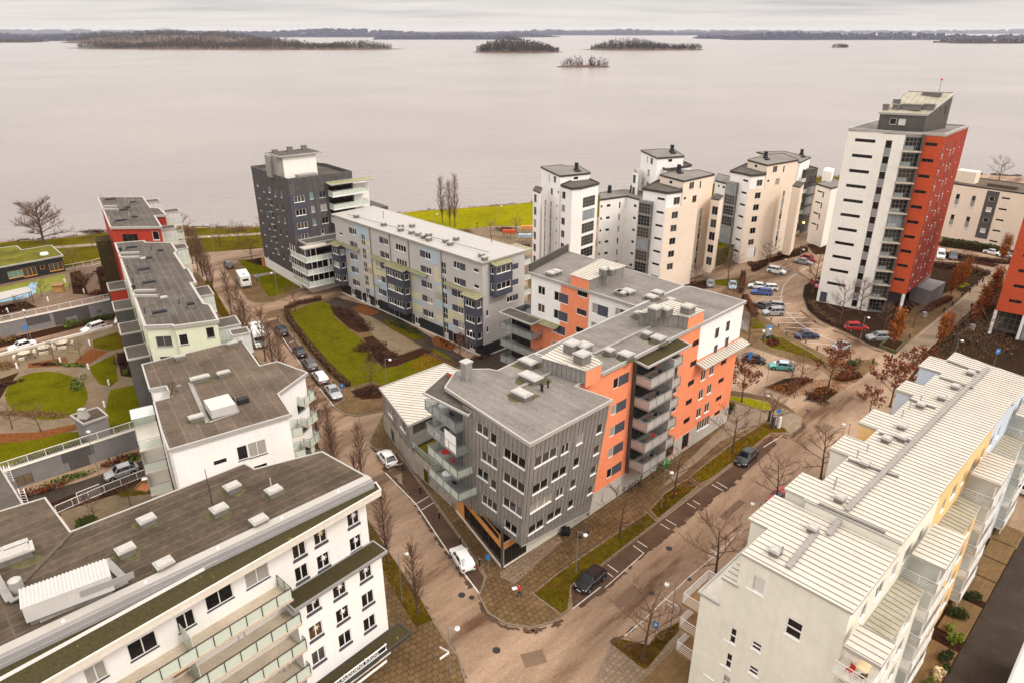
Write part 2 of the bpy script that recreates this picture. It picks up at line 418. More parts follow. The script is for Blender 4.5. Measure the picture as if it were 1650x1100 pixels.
overlay_lines('felt_dark', 'felt_c', RAD(-58), 7, .98, 1.5, .07, .5, tint=.12)
mat('felt_rb', '64564a', .92, .25, .3, .25, 25, col2='4b4035', fleck=.12)
overlay_lines('felt_tan', 'felt_rb', RAD(-56), 8, 1.6, 1.35, .08, .3, tint=.12)
overlay_lines('felt_b_long', 'felt_b', RAD(44), 60, 1.0, 1.35, .09, .0, tint=.16)
mat('moss_roof', '453c2c', .95, .4, .8, .5, 12, col2='3d3d1e', mix2=.35, spec=0.0)
MATS['moss_roof'].node_tree.nodes['Color Ramp'].color_ramp.elements[0].color = rgb('77743c')
mat('sedum', '6d6a2a', .95, .4, .25, .6, 8, col2='4b4420', mix2=.5, spec=0.0)
mat('metal_roof', 'bcb3a6', .5, .1, .35, .03, 4, metal=.15, stretch=(1, 1, 1), streak=0)
mat('metal_roof_moss', 'a59d8e', .6, .2, .6, col2='7f7a5a', mix2=.35)
mat('awning_moss', '94906c', .8, .25, 1.2, col2='6b6a42', mix2=.4)
mat('seam', '8b857b', .5, .1, .5, metal=.2)
mat('seam_dark', '55504b', .6, .1, .5)
mat('trim_grey', 'a9a59f', .5, .08, .5, metal=.2)
mat('trim_white', 'a39d95', .5, .05, .5)
mat('trim_dark', '4a4744', .5, .1, .5, metal=.3)
mat('vent_metal', 'aaa59d', .5, .12, 2.0, metal=.2)
mat('vent_side', '77726c', .6, .15, 2.0, metal=.2)
mat('vent_dark', '2d2c2e', .6, .1, 2.0)
mat('corrugated_white', 'b4b0aa', .5, .05, 1.0)
mat('walkway', '8f8a83', .7, .15, 2.0, metal=.3)
mat('moss_patch', '5f5a3c', .95, .4, 2.0, .6, 14, col2='4a4530')
mat('frame_white', 'dedbd6', .5, .03, 1.0)
mat('frame_grey', '8d8a88', .5, .05, 1.0)
mat('frame_dark', '3d3a3a', .5, .05, 1.0)
mat('frame_wood', 'c98f45', .6, .1, 3.0)
mat('sill_dark', '4e4b52', .5, .05, 1.0)
mat('sill_grey', '8f8c8a', .5, .05, 1.0)
mat('metal_grey', '8f8d8a', .45, .05, 1.0, metal=.4)
mat('metal_white', 'd9d6d0', .5, .05, 1.0)
mat('metal_dark', '3a3838', .5, .05, 1.0, metal=.3)
def glass(name, col, rough=.08, spec=.7):
 m = mat(name, col, rough, .3, .35, spec=spec * .5); return m
glass('glass_dark', '1a1716'); glass('glass_mid', '44403b'); glass('glass_sky', '8f969a', .1); glass('glass_green', '5f7f78', .1)
mat('glass_curtain', '9a948a', .25, .15, 1.5, spec=.6, stretch=(6, 6, .3)); mat('glass_blind', 'c9c5bd', .25, .04, 1, spec=.6)
mat('glass_warm', '4b3a2e', .15, .4, 1.5, spec=.6)
def trans(name, col, a):
 m = bpy.data.materials.new(name); m.use_nodes = True; b = m.node_tree.nodes['Principled BSDF']
 b.inputs['Base Color'].default_value = rgb(col); b.inputs['Roughness'].default_value = .15; b.inputs['Alpha'].default_value = a; MATS[name] = m
mat('steel_front', 'b7b2ac', .5, .1, 1.0, metal=.25)
trans('rail_glass', 'c9d2c4', .78); trans('clear_glass', 'a9b0ac', .35); trans('screen_glass', 'd5d8d2', .5)
mat('asphalt', '9a8069', .7, .16, .16, .25, 60, col2='59412f', mix2=.45, stretch=(5, 1, 1, GRID), fleck=.22); e = MATS['asphalt'].node_tree.nodes['Color Ramp'].color_ramp.elements; e[0].position = .37; e[-1].position = .6
mat('asphalt_dark', '43392f', .9, .2, .3, .3, 60, col2='332a23')
mat('asphalt_bay', '5c4636', .92, .15, .4, .3, 60, col2='46342a')
mat('kerb', '7a6d5e', .9, .15, 1.0, .2, 20)
mat('paint', 'c9c4bb', .85, .25, 3.0)
mat('pave0', '735b3e', .9, .25, .25, .2, 30, col2='55412a')
overlay_lines('paving', 'pave0', RAD(44), .62, .62, .5, .05, .5, tint=.16)
overlay_lines('paving_l', 'pave0', RAD(31), .62, .62, .5, .05, .5, tint=.16)
mat('pave1', '7f6b58', .9, .2, .25, .2, 30)
overlay_lines('paving_light', 'pave1', RAD(44), .5, .5, .6, .05, .5, tint=.12)
mat('pave2', '83725f', .9, .12, .2, .2, 30)
overlay_lines('paving_pale', 'pave2', RAD(44), 1.1, .55, .7, .04, .5, tint=.1)
mat('gravel', '7b6a55', .95, .2, .5, .5, 40, col2='64543f')
mat('tarmac_path', '6f5a49', .92, .12, .3, .2, 50)
mat('grass', '5c5210', .95, .35, .22, .8, 16, col2='423a08', mix2=.5, fleck=.35, spec=0.0)
mat('grass_bright', '807a0c', .95, .3, .08, .6, 10, col2='6a6506', mix2=.45, fleck=.35, spec=0.0)
mat('grass_lawn', '5c580a', .95, .3, .3, .8, 16, col2='434005', mix2=.45, fleck=.35, spec=0.0)
mat('grass_brown', '5c4a10', .95, .3, .35, .8, 16, col2='3a2e0a', mix2=.5, fleck=.35, spec=0.0)
mat('mulch', '3a2a1e', .95, .3, 1.2, .8, 14, col2='251b14', mix2=.5, spec=0.0)
mat('bed_brown', '3e281a', .95, .35, 2.0, .8, 14, col2='271810', mix2=.5, spec=0.0)
mat('leaf_litter', '7d4c2a', .95, .35, 2.5, .8, 10, col2='56351f', mix2=.5, spec=0.0)
mat('soil_bank', '5c4d3d', .95, .3, .6, .6, 12)
mat('rock', '5a534d', .9, .3, .8, .6, 8)
mat('decking', '72593a', .85, .2, 1.0, .3, 20, streak=0); overlay_lines('deck', 'decking', RAD(44), 4.0, .16, .55, .02, .5, tint=.12)
mat('blue_court', '7f97a6', .9, .1, .5); mat('green_court', '6f6f2c', .9, .15, .4)
mat('bark', '54443a', .95, .3, 2.0, .4, 20); mat('bark_pale', '8a7866', .95, .3, 2.0, .4, 20); mat('twig', '6b5142', .95, .2, 2.0); mat('twig_pale', '83705c', .95, .2, 2.0)
mat('bark_white', 'b0a390', .95, .3, 3.0)
mat('leaf_rust', '8f4526', .9, .35, 1.5, col2='5f2f1e'); mat('leaf_orange', 'a8672a', .9, .35, 1.5, col2='8a4a18'); mat('leaf_brown', '6f4026', .9, .35, 1.5, col2='4b2c1d')
mat('leaf_green', '3f4a22', .9, .35, 1.5, col2='2b3518'); mat('leaf_lime', '7d8a30', .9, .35, 1.5, col2='545f22'); mat('hedge_brown', '4c3024', .95, .35, 1.5, col2='33221b')
mat('shrub_tan', '86683f', .95, .35, 1.5, col2='5e472c')
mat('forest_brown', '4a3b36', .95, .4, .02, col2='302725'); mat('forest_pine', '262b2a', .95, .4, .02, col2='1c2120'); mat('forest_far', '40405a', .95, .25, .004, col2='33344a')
mat('reeds', '5a463a', .95, .3, .05)
mat('paint_white', 'dcdad6', .3, .03, 1.0, spec=.5); mat('paint_black', '1b1a1c', .25, .1, 1.0, spec=.6); mat('paint_silver', 'a3a2a2', .3, .05, 1.0, metal=.4); mat('paint_greyc', '5d5c60', .3, .05, 1.0, metal=.3)
mat('paint_navy', '1f2a44', .3, .05, 1.0, spec=.6); mat('paint_blue', '3a5593', .3, .05, 1.0, spec=.6); mat('paint_red', '9c2426', .3, .05, 1.0, spec=.6); mat('paint_teal', '4a9890', .3, .05, 1.0, spec=.6)
mat('paint_cyan', '9fb0bc', .3, .05, 1.0, spec=.6); mat('car_glass', '17191d', .06, .1, 1.0, spec=.8); mat('tyre', '1a1918', .9, .1, 1.0); mat('rim', '9a9894', .35, .05, 1.0, metal=.6)
mat('lamp_clear', 'c9ccd0', .15, 0, spec=.7); mat('lamp_red', '8e1d1c', .25, 0, spec=.6); mat('plastic_black', '242326', .6, .1, 2.0)
mat('globe', 'e4e1da', .35, 0); mat('sign_blue', '3d7ab8', .5, .05, 1.0); mat('sign_white', 'e6e4e0', .5, 0); mat('sign_yellow', 'd9a92b', .5, 0); mat('bin_green', '3f7a3a', .6, .1, 1)
mat('skin', 'c58f72', .7, 0); mat('hair', '3b2a20', .9, .1, 5); mat('jacket_red', 'c4202a', .8, .1, 3); mat('jeans', '2c3650', .9, .15, 4); mat('cloth_black', '1f1e20', .9, .1, 4); mat('paper', 'e8e6e2', .8, 0)
mat('cloth_red', 'b5332c', .8, .1, 3); mat('cloth_teal', '3f8f98', .8, .1, 3); mat('rattan', '5a4636', .8, .2, 4); mat('wood_light', 'a9834f', .7, .15, 4); mat('straw', 'e0c9a0', .8, .1, 3); mat('terracotta', 'a5673f', .8, .15, 3)
m = bpy.data.materials.new('lamp_lit'); m.use_nodes = True; b = m.node_tree.nodes['Principled BSDF']; b.inputs['Emission Color'].default_value = (1, .75, .15, 1); b.inputs['Emission Strength'].default_value = 2.5; MATS['lamp_lit'] = m
m = mat('water', '9c918b', .22, 0, spec=.5); nt = m.node_tree; n = nt.nodes; l = nt.links; b = n['Principled BSDF']
geo = n.new('ShaderNodeNewGeometry'); mp = n.new('ShaderNodeMapping'); mp.inputs['Rotation'].default_value = (0, 0, RAD(18)); mp.inputs['Scale'].default_value = (.022, .09, .1); l.new(geo.outputs['Position'], mp.inputs[0])
w = n.new('ShaderNodeTexNoise'); w.inputs['Scale'].default_value = 2.2; w.inputs['Detail'].default_value = 8; w.inputs['Roughness'].default_value = .68; l.new(mp.outputs[0], w.inputs['Vector'])
bp = n.new('ShaderNodeBump'); bp.inputs['Strength'].default_value = 1.0; bp.inputs['Distance'].default_value = .8; l.new(w.outputs['Fac'], bp.inputs['Height']); l.new(bp.outputs[0], b.inputs['Normal'])
w2 = n.new('ShaderNodeTexNoise'); w2.inputs['Scale'].default_value = .006; w2.inputs['Detail'].default_value = 3; l.new(geo.outputs['Position'], w2.inputs['Vector'])
rp = n.new('ShaderNodeValToRGB'); rp.color_ramp.elements[0].position = .35; rp.color_ramp.elements[1].position = .65
rp.color_ramp.elements[0].color = rgb('7b6f68'); rp.color_ramp.elements[1].color = rgb('887c72'); l.new(w2.outputs['Fac'], rp.inputs[0]); l.new(rp.outputs[0], b.inputs['Base Color'])
cam = bpy.data.cameras.new('camera'); co = bpy.data.objects.new('camera', cam); COL.objects.link(co)
co.location = (0, 0, CAMH); co.rotation_euler = (math.pi / 2 - PIT, 0, 0); cam.sensor_width = 36; cam.lens = 36 * FPX / 1650; cam.clip_end = 40000; cam.clip_start = .5
scene.camera = co
w = bpy.data.worlds.new('World'); scene.world = w; w.use_nodes = True; nt = w.node_tree; n = nt.nodes; l = nt.links
bg = n['Background']
sky = n.new('ShaderNodeTexSky'); sky.sky_type = 'NISHITA'; sky.sun_disc = False; sky.sun_elevation = RAD(38); sky.sun_rotation = RAD(60); sky.air_density = 1.0; sky.dust_density = 3.0
tc = n.new('ShaderNodeTexCoord'); sx = n.new('ShaderNodeSeparateXYZ'); l.new(tc.outputs['Generated'], sx.inputs[0])
zz = n.new('ShaderNodeMath'); zz.operation = 'MAXIMUM'; l.new(sx.outputs['Z'], zz.inputs[0]); zz.inputs[1].default_value = 0.0
za = n.new('ShaderNodeMath'); za.operation = 'ADD'; l.new(zz.outputs[0], za.inputs[0]); za.inputs[1].default_value = .035
dv = n.new('ShaderNodeVectorMath'); dv.operation = 'DIVIDE'; l.new(tc.outputs['Generated'], dv.inputs[0]); cb = n.new('ShaderNodeCombineXYZ'); l.new(za.outputs[0], cb.inputs[0]); l.new(za.outputs[0], cb.inputs[1]); cb.inputs[2].default_value = 1; l.new(cb.outputs[0], dv.inputs[1])
mp = n.new('ShaderNodeMapping'); mp.inputs['Scale'].default_value = (.16, .30, 0); l.new(dv.outputs[0], mp.inputs[0])
nz = n.new('ShaderNodeTexNoise'); nz.inputs['Scale'].default_value = 1.5; nz.inputs['Detail'].default_value = 7; nz.inputs['Roughness'].default_value = .55; nz.inputs['Distortion'].default_value = .3; l.new(mp.outputs[0], nz.inputs['Vector'])
rp = n.new('ShaderNodeValToRGB'); e = rp.color_ramp.elements; e[0].position = .3; e[0].color = (.47, .465, .48, 1); e[1].position = .66; e[1].color = (.86, .82, .775, 1); e2 = e.new(.5); e2.color = (.73, .70, .685, 1)
l.new(nz.outputs['Fac'], rp.inputs[0])
hz = n.new('ShaderNodeMapRange'); l.new(sx.outputs['Z'], hz.inputs['Value']); hz.inputs['From Min'].default_value = 0; hz.inputs['From Max'].default_value = .04; hz.inputs['To Min'].default_value = .8; hz.inputs['To Max'].default_value = 0
m1 = n.new('ShaderNodeMix'); m1.data_type = 'RGBA'; l.new(hz.outputs[0], m1.inputs['Factor']); l.new(rp.outputs[0], m1.inputs[6]); m1.inputs[7].default_value = (.88, .81, .74, 1)
sc = n.new('ShaderNodeVectorMath'); sc.operation = 'SCALE'; l.new(m1.outputs[2], sc.inputs[0]); zr_ = n.new('ShaderNodeMapRange'); l.new(sx.outputs['Z'], zr_.inputs['Value']); zr_.inputs['From Min'].default_value = .05; zr_.inputs['From Max'].default_value = .75; zr_.inputs['To Min'].default_value = 7.9; zr_.inputs['To Max'].default_value = 26; l.new(zr_.outputs[0], sc.inputs['Scale'])
m2 = n.new('ShaderNodeMix'); m2.data_type = 'RGBA'; m2.inputs['Factor'].default_value = .93; l.new(sky.outputs[0], m2.inputs[6]); l.new(sc.outputs[0], m2.inputs[7]); m2.clamp_result = False
l.new(m2.outputs[2], bg.inputs['Color']); bg.inputs['Strength'].default_value = .1
sun = bpy.data.lights.new('sun', 'SUN'); sun.energy = 1.5; sun.angle = RAD(14); sun.color = (1, .93, .84); so = bpy.data.objects.new('sun', sun); COL.objects.link(so)
so.rotation_euler = (RAD(90 - 38), 0, RAD(60 + 60))
so.rotation_euler = Vector((-.62, .35, -.78)).to_track_quat('-Z', 'Y').to_euler()
sky.sun_rotation = math.atan2(.62, -.35)
scene.view_settings.view_transform = 'Standard'; scene.view_settings.look = 'None'; scene.view_settings.gamma = 1; scene.view_settings.exposure = 0.4
def rv(r, a): return Vector((r.uniform(-a, a), r.uniform(-a, a), r.uniform(-a, a)))
def limb(mb, r, p, d, length, rad, segs, wob, n, mi=0, droop=0.0, tips=None, r1=.45):
 pts = [Vector(p)]; d = Vector(d).normalized(); ra = rad
 for k in range(segs):
  d = (d + rv(r, wob) + Vector((0, 0, -droop))).normalized(); q = pts[-1] + d * (length / segs); rb = rad * (1 - (1 - r1) * (k + 1) / segs)
  mb.tube(pts[-1], q, ra, rb, n, mi); ra = rb; pts.append(q)
 return pts, d, ra
def bare_tree(seed, H=9.0, spread=.75, trunk=2.4, fork=9, upright=.35, tr=.13, nsub=6, ntw=5, tw=.011):
 """tapered trunk, limbs, branches and twigs; returns trunk mesh, crown mesh and the twig tips"""
 r = random.Random(seed); T = MB(); Cn = MB(); tips = []
 tp, td, tra = limb(T, r, (0, 0, -.1), (r.uniform(-.04, .04), r.uniform(-.04, .04), 1), H * .8, tr, 7, .06, 7, r1=.22)
 T.tube((0, 0, -.1), (0, 0, .35), tr * 1.7, tr * 1.02, 7)
 def along(pts, f):
  x = f * (len(pts) - 1); i = min(int(x), len(pts) - 2); return pts[i].lerp(pts[i + 1], x - i)
 for i in range(fork):
  f = trunk / (H * .8) + (1 - trunk / (H * .8)) * (i + .3) / fork; p = along(tp, f); an = i * 2.4 + r.uniform(-.4, .4)
  up = upright + .5 * f; d = Vector((math.cos(an), math.sin(an), up)); ln = H * spread * (.55 - .33 * (f - .2)) * r.uniform(.8, 1.15)
  lp, ld, lr = limb(Cn, r, p, d, ln, tr * .42 * (1.15 - f * .5), 4, .13, 5)
  for j in range(nsub):
   g = .25 + .75 * (j + r.random() * .6) / nsub; q = along(lp, min(g, 1)); a2 = r.uniform(0, 6.28); s = Vector((math.cos(a2), math.sin(a2), r.uniform(-.1, .9)))
   d2 = (ld * .8 + s * .8).normalized(); l2 = ln * (.5 - .22 * g) * r.uniform(.7, 1.2)
   bp, bd, br = limb(Cn, r, q, d2, l2, tr * .14, 3, .16, 3)
   for k in range(ntw):
    g2 = .2 + .8 * (k + r.random()) / ntw; q2 = along(bp, min(g2, 1)); d3 = (bd + rv(r, .8) + Vector((0, 0, .25))).normalized()
    tpz, _, _ = limb(Cn, r, q2, d3, l2 * r.uniform(.3, .6), tw, 2, .2, 3); tips.append(tpz[-1]); tips.append(tpz[1])
 return T, Cn, tips
def columnar(seed, H=9.0, w=.8, n=46, tr=.12, ntw=9, tw=.012):
 """narrow upright street tree: branches rise steeply along the trunk"""
 r = random.Random(seed); T = MB(); Cn = MB(); tips = []
 tp, td, _ = limb(T, r, (0, 0, -.1), (0, 0, 1), H * .96, tr, 8, .03, 6, r1=.12)
 T.tube((0, 0, -.1), (0, 0, .3), tr * 1.5, tr, 6)
 for i in range(n):
  f = .12 + .8 * i / n; z = H * .96 * f; an = i * 2.4 + r.uniform(-.3, .3); k = max(0, min(7, int(f * 8))); base = tp[k].lerp(tp[k + 1], f * 8 - k)
  out = w * (math.sin(min(1, f * 1.15) * 2.6) * .75 + .25); ln = H * .22 * (1.15 - f * .6) * r.uniform(.8, 1.15)
  d = Vector((math.cos(an) * out * .42, math.sin(an) * out * .42, 1.0))
  lp, ld, _ = limb(Cn, r, base, d, ln, tr * .3 * (1.1 - f * .6), 3, .1, 4)
  for j in range(ntw):
   q = lp[0].lerp(lp[-1], r.uniform(.2, 1)); d2 = (ld + rv(r, .6)).normalized()
   t, _, _ = limb(Cn, r, q, d2, r.uniform(.35, .9), tw, 2, .15, 3); tips.append(t[-1]); tips.append(t[1])
 return T, Cn, tips
def leaf(mb, r, c, s, mi=0):
 a = rv(r, 1).normalized(); b = a.cross(rv(r, 1)).normalized(); c = Vector(c); k = r.uniform(.5, .9)
 mb.face([c - a * s, c - b * s * k, c + a * s, c + b * s * k], mi)
def leaves(tips, seed, per=3, s=.13, jit=.3, keep=1.0, mats=1):
 r = random.Random(seed); mb = MB()
 for t in tips:
  if r.random() > keep: continue
  for k in range(per): leaf(mb, r, t + rv(r, jit), s * r.uniform(.6, 1.3), r.randrange(mats))
 return mb
def make_tree(name, T, Cn, L, mats, label, cat, loc, group=None, leafm=None):
 """one tree: trunk, crown of branches (with its leaves when it carries any)"""
 o = thing(name, label, cat, (0, 0, 0), group)
 T.build('trunk', mats[0], o); c = Cn.build('crown', mats[1], o)
 if L: L.build('foliage', leafm, c)
 o.location = loc; return o
def put(src, loc, label, rot=0.0, sc=1.0, group=None):
 c = copy_tree(src); c.location = loc; c.rotation_euler = (0, 0, rot); c.scale = (sc, sc, sc) if not isinstance(sc, tuple) else sc; c['label'] = label
 if group: c['group'] = group
 return c
def shrub(name, cx, cy, rx, ry, h, m, label, z=0.0, ang=0.0, n=500, s=.16, cat='shrub', group=None, twig='twig', inner=True, mats=None):
 """dome of leaf-sized faces over a bundle of stems"""
 r = random.Random(int(cx * 31 + cy * 17)); o = thing(name, label, cat, (cx, cy, z), group); S = MB(); F = MB(); ca, sa = math.cos(ang), math.sin(ang)
 lump = [(r.uniform(-.6, .6), r.uniform(-.6, .6), r.uniform(.3, .55), r.uniform(.6, 1.0)) for _ in range(max(4, int(rx * ry * 2.2)))]
 for k in range(max(8, int(n / 14))):
  a = r.uniform(0, 6.28); q = math.sqrt(r.random()); x, y = q * math.cos(a) * rx, q * math.sin(a) * ry; b = (x * .4, y * .4)
  S.tube((cx + b[0] * ca - b[1] * sa, cy + b[0] * sa + b[1] * ca, z - .05), (cx + x * ca - y * sa, cy + x * sa + y * ca, z + h * r.uniform(.6, 1.05) * (1 - q * q * .5)), .02, .007, 3)
 for k in range(n):
  lx, ly, lr, lh = lump[r.randrange(len(lump))]; d = rv(r, 1).normalized() * (r.random() ** .35); x = (lx + d.x * lr) * rx; y = (ly + d.y * lr) * ry; zz = abs(d.z) * h * .62 * lh + h * .35 * lh * r.random()
  leaf(F, r, (cx + x * ca - y * sa, cy + x * sa + y * ca, z + zz), s * r.uniform(.6, 1.3), r.randrange(len(m)) if isinstance(m, (list, tuple)) else 0)
 S.build('stems', twig, o); F.build('foliage', m, o); return o
def hedge(name, pts, w, h, m, label, z=0.0, dens=75, s=.11, cat='hedge', group=None):
 """a clipped hedge following a line of ground points"""
 r = random.Random(len(pts) * 7 + int(pts[0][0])); a0 = pts[0]; o = thing(name, label, cat, (a0[0], a0[1], z), group); F = MB(); S = MB()
 for (a, b) in zip(pts, pts[1:]):
  a = Vector(a[:2]); b = Vector(b[:2]); L = (b - a).length; d = (b - a).normalized(); nn = Vector((-d.y, d.x))
  for k in range(int(L * dens * (w + 2 * h) / 2.2)):
   t = r.random() * L; q = r.random() * (w + 2 * h)
   if q < h: off, zz = -w / 2, q
   elif q < h + w: off, zz = q - h - w / 2, h
   else: off, zz = w / 2, q - h - w
   off += r.uniform(-.1, .1); zz += r.uniform(-.12, .08) + .09 * math.sin(t * 1.7)
   p = a + d * t + nn * off; leaf(F, r, (p.x, p.y, z + max(.05, zz)), s * r.uniform(.6, 1.3), r.randrange(len(m)) if isinstance(m, (list, tuple)) else 0)
  for k in range(int(L * 5)):
   t = r.random() * L; p = a + d * t + nn * r.uniform(-w * .3, w * .3); S.tube((p.x, p.y, z - .02), (p.x + r.uniform(-.2, .2), p.y + r.uniform(-.2, .2), z + h * r.uniform(.8, 1.1)), .015, .006, 3)
  mbb = [a - nn * (w / 2 - .16), b - nn * (w / 2 - .16), b + nn * (w / 2 - .16), a + nn * (w / 2 - .16)]
  S.prism([(p.x, p.y) for p in mbb], z - .02, z + h - .2)
 S.build('stems', 'hedge_brown', o); F.build('foliage', m, o); return o
def car(px0, px1, paint, label, kindc='hatch', z=0.0, group=None, L=None, name='parked_car', roofp=None, box=False):
 """px0 = ground point under the tail, px1 = ground point under the nose (photo coordinates)"""
 a = P(*px0, z); b = P(*px1, z); c = ((a[0] + b[0]) / 2, (a[1] + b[1]) / 2); ang = math.atan2(b[1] - a[1], b[0] - a[0])
 K = dict(hatch=(4.1, 1.74, 1.48), sedan=(4.6, 1.8, 1.44), estate=(4.65, 1.82, 1.48), suv=(4.5, 1.86, 1.66), van=(4.9, 1.9, 1.9), mini=(3.6, 1.64, 1.5))[kindc]
 if L: K = (L,) + K[1:]
 return car_at(c[0], c[1], ang, paint, label, kindc, K, z, group, name, roofp)
def car_at(cx, cy, ang, paint, label, kindc, K, z=0.0, group=None, name='parked_car', roofp=None):
 L, Wd, H = K; o = thing(name, label, 'car' if kindc != 'van' else 'van', (0, 0, 0), group)
 hw = Wd / 2; belt = H * .62; g = .2
 hood = {'hatch': .27, 'mini': .22, 'sedan': .28, 'estate': .27, 'suv': .26, 'van': .14}[kindc]; ws = hood + .13
 rb = {'hatch': .05, 'mini': .04, 'sedan': .17, 'estate': .02, 'suv': .02, 'van': .01}[kindc]; rt = rb + {'hatch': .17, 'mini': .14, 'sedan': .14, 'estate': .1, 'suv': .08, 'van': .03}[kindc]
 X = lambda f: L * (.5 - f)
 st = [(0, g + .12, .60 * belt, hw * .72), (.02, g + .02, .72 * belt, hw * .88), (.07, g, .80 * belt, hw * .97), (hood * .7, g, .93 * belt, hw), (hood, g, belt, hw), (.5, g, belt + .02, hw), (1 - rb - .12, g, belt + .04, hw), (.93, g, (belt + .02 if rb < .1 else belt * .98), hw * .98), (.985, g + .03, (belt * .98 if rb < .1 else belt * .93), hw * .9), (1, g + .15, .78 * belt, hw * .8)]
 mb = MB(); rings = []
 for f, zb, zt, w in st:
  x = X(f); rings.append([(x, -w * .86, zb), (x, -w, zb + .14), (x, -w, zb + (zt - zb) * .55), (x, -w * .965, zt - .05), (x, -w * .86, zt), (x, 0, zt + .025), (x, w * .86, zt), (x, w * .965, zt - .05), (x, w, zb + (zt - zb) * .55), (x, w, zb + .14), (x, w * .86, zb)])
 for A, B in zip(rings, rings[1:]):
  for k in range(len(A)):
   k2 = (k + 1) % len(A); mb.face([A[k], A[k2], B[k2], B[k]])
 mb.face(rings[0][::-1]); mb.face(rings[-1])
 body = mb.build('body', paint, o, smooth=False)
 zt = H - .03; wb = hw * .87; wt = hw * .70; gl = MB(); zb = belt - .02
 A = [(X(hood + .01), -wb, zb), (X(hood + .01), wb, zb), (X(1 - rb - .01), wb, zb), (X(1 - rb - .01), -wb, zb)]; Bq = [(X(ws), -wt, zt), (X(ws), wt, zt), (X(1 - rt), wt, zt), (X(1 - rt), -wt, zt)]
 A = A[::-1]; Bq = Bq[::-1]; gl.box8(A + Bq); gl.build('windows', 'car_glass', o)
 rf = MB(); x0, x1 = X(ws + .01), X(1 - rt - .005); w2 = wt * 1.03
 q = [(x1, -w2), (x0, -w2), (x0, w2), (x1, w2)]; rf.prism([(a[0], a[1]) for a in q], zt - .03, zt + .02); rf.prism([(x1 + .12, -w2 * .85), (x0 - .12, -w2 * .85), (x0 - .12, w2 * .85), (x1 + .12, w2 * .85)], zt + .02, zt + .05)
 def lerp(a, b, t, e=1.012): return (a[0] + (b[0] - a[0]) * t, (a[1] + (b[1] - a[1]) * t) * e, a[2] + (b[2] - a[2]) * t)
 for i in range(4): rf.bar(lerp(A[i], Bq[i], 0), lerp(A[i], Bq[i], 1), .09, .05)
 for sd in (-1, 1):
  for f in ((.52,) if kindc in ('mini',) else (.5, .74)) if rb < .1 else (.5,):
   a = (X(f), sd * wb, zb); b = (X(f + .01), sd * wt, zt); rf.bar((a[0], a[1] * 1.01, a[2]), (b[0], b[1] * 1.02, b[2]), .09, .04)
 if kindc == 'van':
  for sd in (-1, 1): rf.face([(X(.42), sd * wb * 1.012, zb), (X(.99), sd * wb * 1.012, zb), (X(.97), sd * wt * 1.02, zt), (X(.43), sd * wt * 1.02, zt)][::sd])
 rf.build('roof', roofp or paint, o)
 wr = .315 if kindc != 'suv' else .35
 for f in (.19, .81):
  for sd in (-1, 1):
   ar = MB(); x = X(f); ar.tube((x, sd * (hw - .13), wr), (x, sd * (hw + .006), wr), wr + .07, wr + .07, 16, 0, True)
   w_ = MB(); w_.tube((x, sd * (hw - .2), wr), (x, sd * (hw + .015), wr), wr, wr, 16, 0, True); wh = w_.build('wheel', 'tyre', o)
   ar.build('wheel_arch', 'plastic_black', wh)
   rm = MB(); rm.tube((x, sd * (hw - .1), wr), (x, sd * (hw + .022), wr), wr * .66, wr * .6, 10, 0, True); rm.build('rim', 'rim', wh)
 for sd in (-1, 1):
  h = MB(); h.box8([(X(.012), sd * hw * .5, .6 * belt), (X(.06), sd * hw * .93, .6 * belt), (X(.1), sd * hw * .93, .62 * belt), (X(.06), sd * hw * .5, .62 * belt), (X(.015), sd * hw * .5, .74 * belt), (X(.055), sd * hw * .94, .76 * belt), (X(.1), sd * hw * .94, .78 * belt), (X(.08), sd * hw * .5, .77 * belt)]); h.build('headlight', 'lamp_clear', o)
  t = MB(); t.box((X(.99), sd * hw * .74, .66 * belt), (.12, hw * .3, .26 * belt)); t.build('tail_light', 'lamp_red', o)
  mr = MB(); mr.box((X(hood + .05), sd * (hw + .07), belt), (.14, .16, .12)); mr.build('wing_mirror', paint, o)
  dl = MB()
  for f in (hood + .03, .52, .76): dl.box((X(f), sd * (hw + .002), g + .12), (.02, .012, belt - g - .17))
  for f in (.47, .71): dl.box((X(f), sd * (hw + .01), belt - .17), (.16, .02, .035))
  dl.build('door_line', 'plastic_black', o)
 n = MB(); n.box((X(.004), 0, .36 * belt), (.06, hw * .9, .14)); n.box((X(.008), 0, .60 * belt), (.06, hw * .75, .09)); n.box((X(.997), 0, .36 * belt), (.05, hw * 1.2, .12)); n.build('grille', 'plastic_black', o)
 n = MB(); n.box((X(-.004), 0, .40 * belt), (.03, .5, .1)); n.box((X(1.004), 0, .62 * belt), (.03, .5, .1)); n.build('number_plate', 'sign_white', o)
 o.location = (cx, cy, z); o.rotation_euler = (0, 0, ang); return o
def lamp(x, y, h, label, arm=0.9, ang=0.0, z=0.0, globe='globe', group='street lamps with white globes', r=.26, double=False):
 o = thing('street_lamp', label, 'street lamp', (x, y, z), group); m = MB(); m.tube((x, y, z - .05), (x, y, z + h), .055, .04, 8); m.tube((x, y, z - .02), (x, y, z + .5), .085, .08, 8, 0, True); m.build('pole', 'metal_grey', o)
 a = MB()
 for k in ((0, math.pi) if double else (0,)):
  d = (math.cos(ang + k), math.sin(ang + k)); a.tube((x, y, z + h), (x + d[0] * arm, y + d[1] * arm, z + h - .12), .03, .025, 6)
  g = MB(); c = (x + d[0] * arm, y + d[1] * arm, z + h - .12 - r * .6); g.ball(c, r, 12, 0, .8); g.build('lamp_globe', globe, o, smooth=True)
  a.tube((c[0], c[1], c[2] + r * .6), (c[0], c[1], c[2] + r * .95), .1, .05, 8, 0, True)
 a.build('arm', 'metal_grey', o); return o
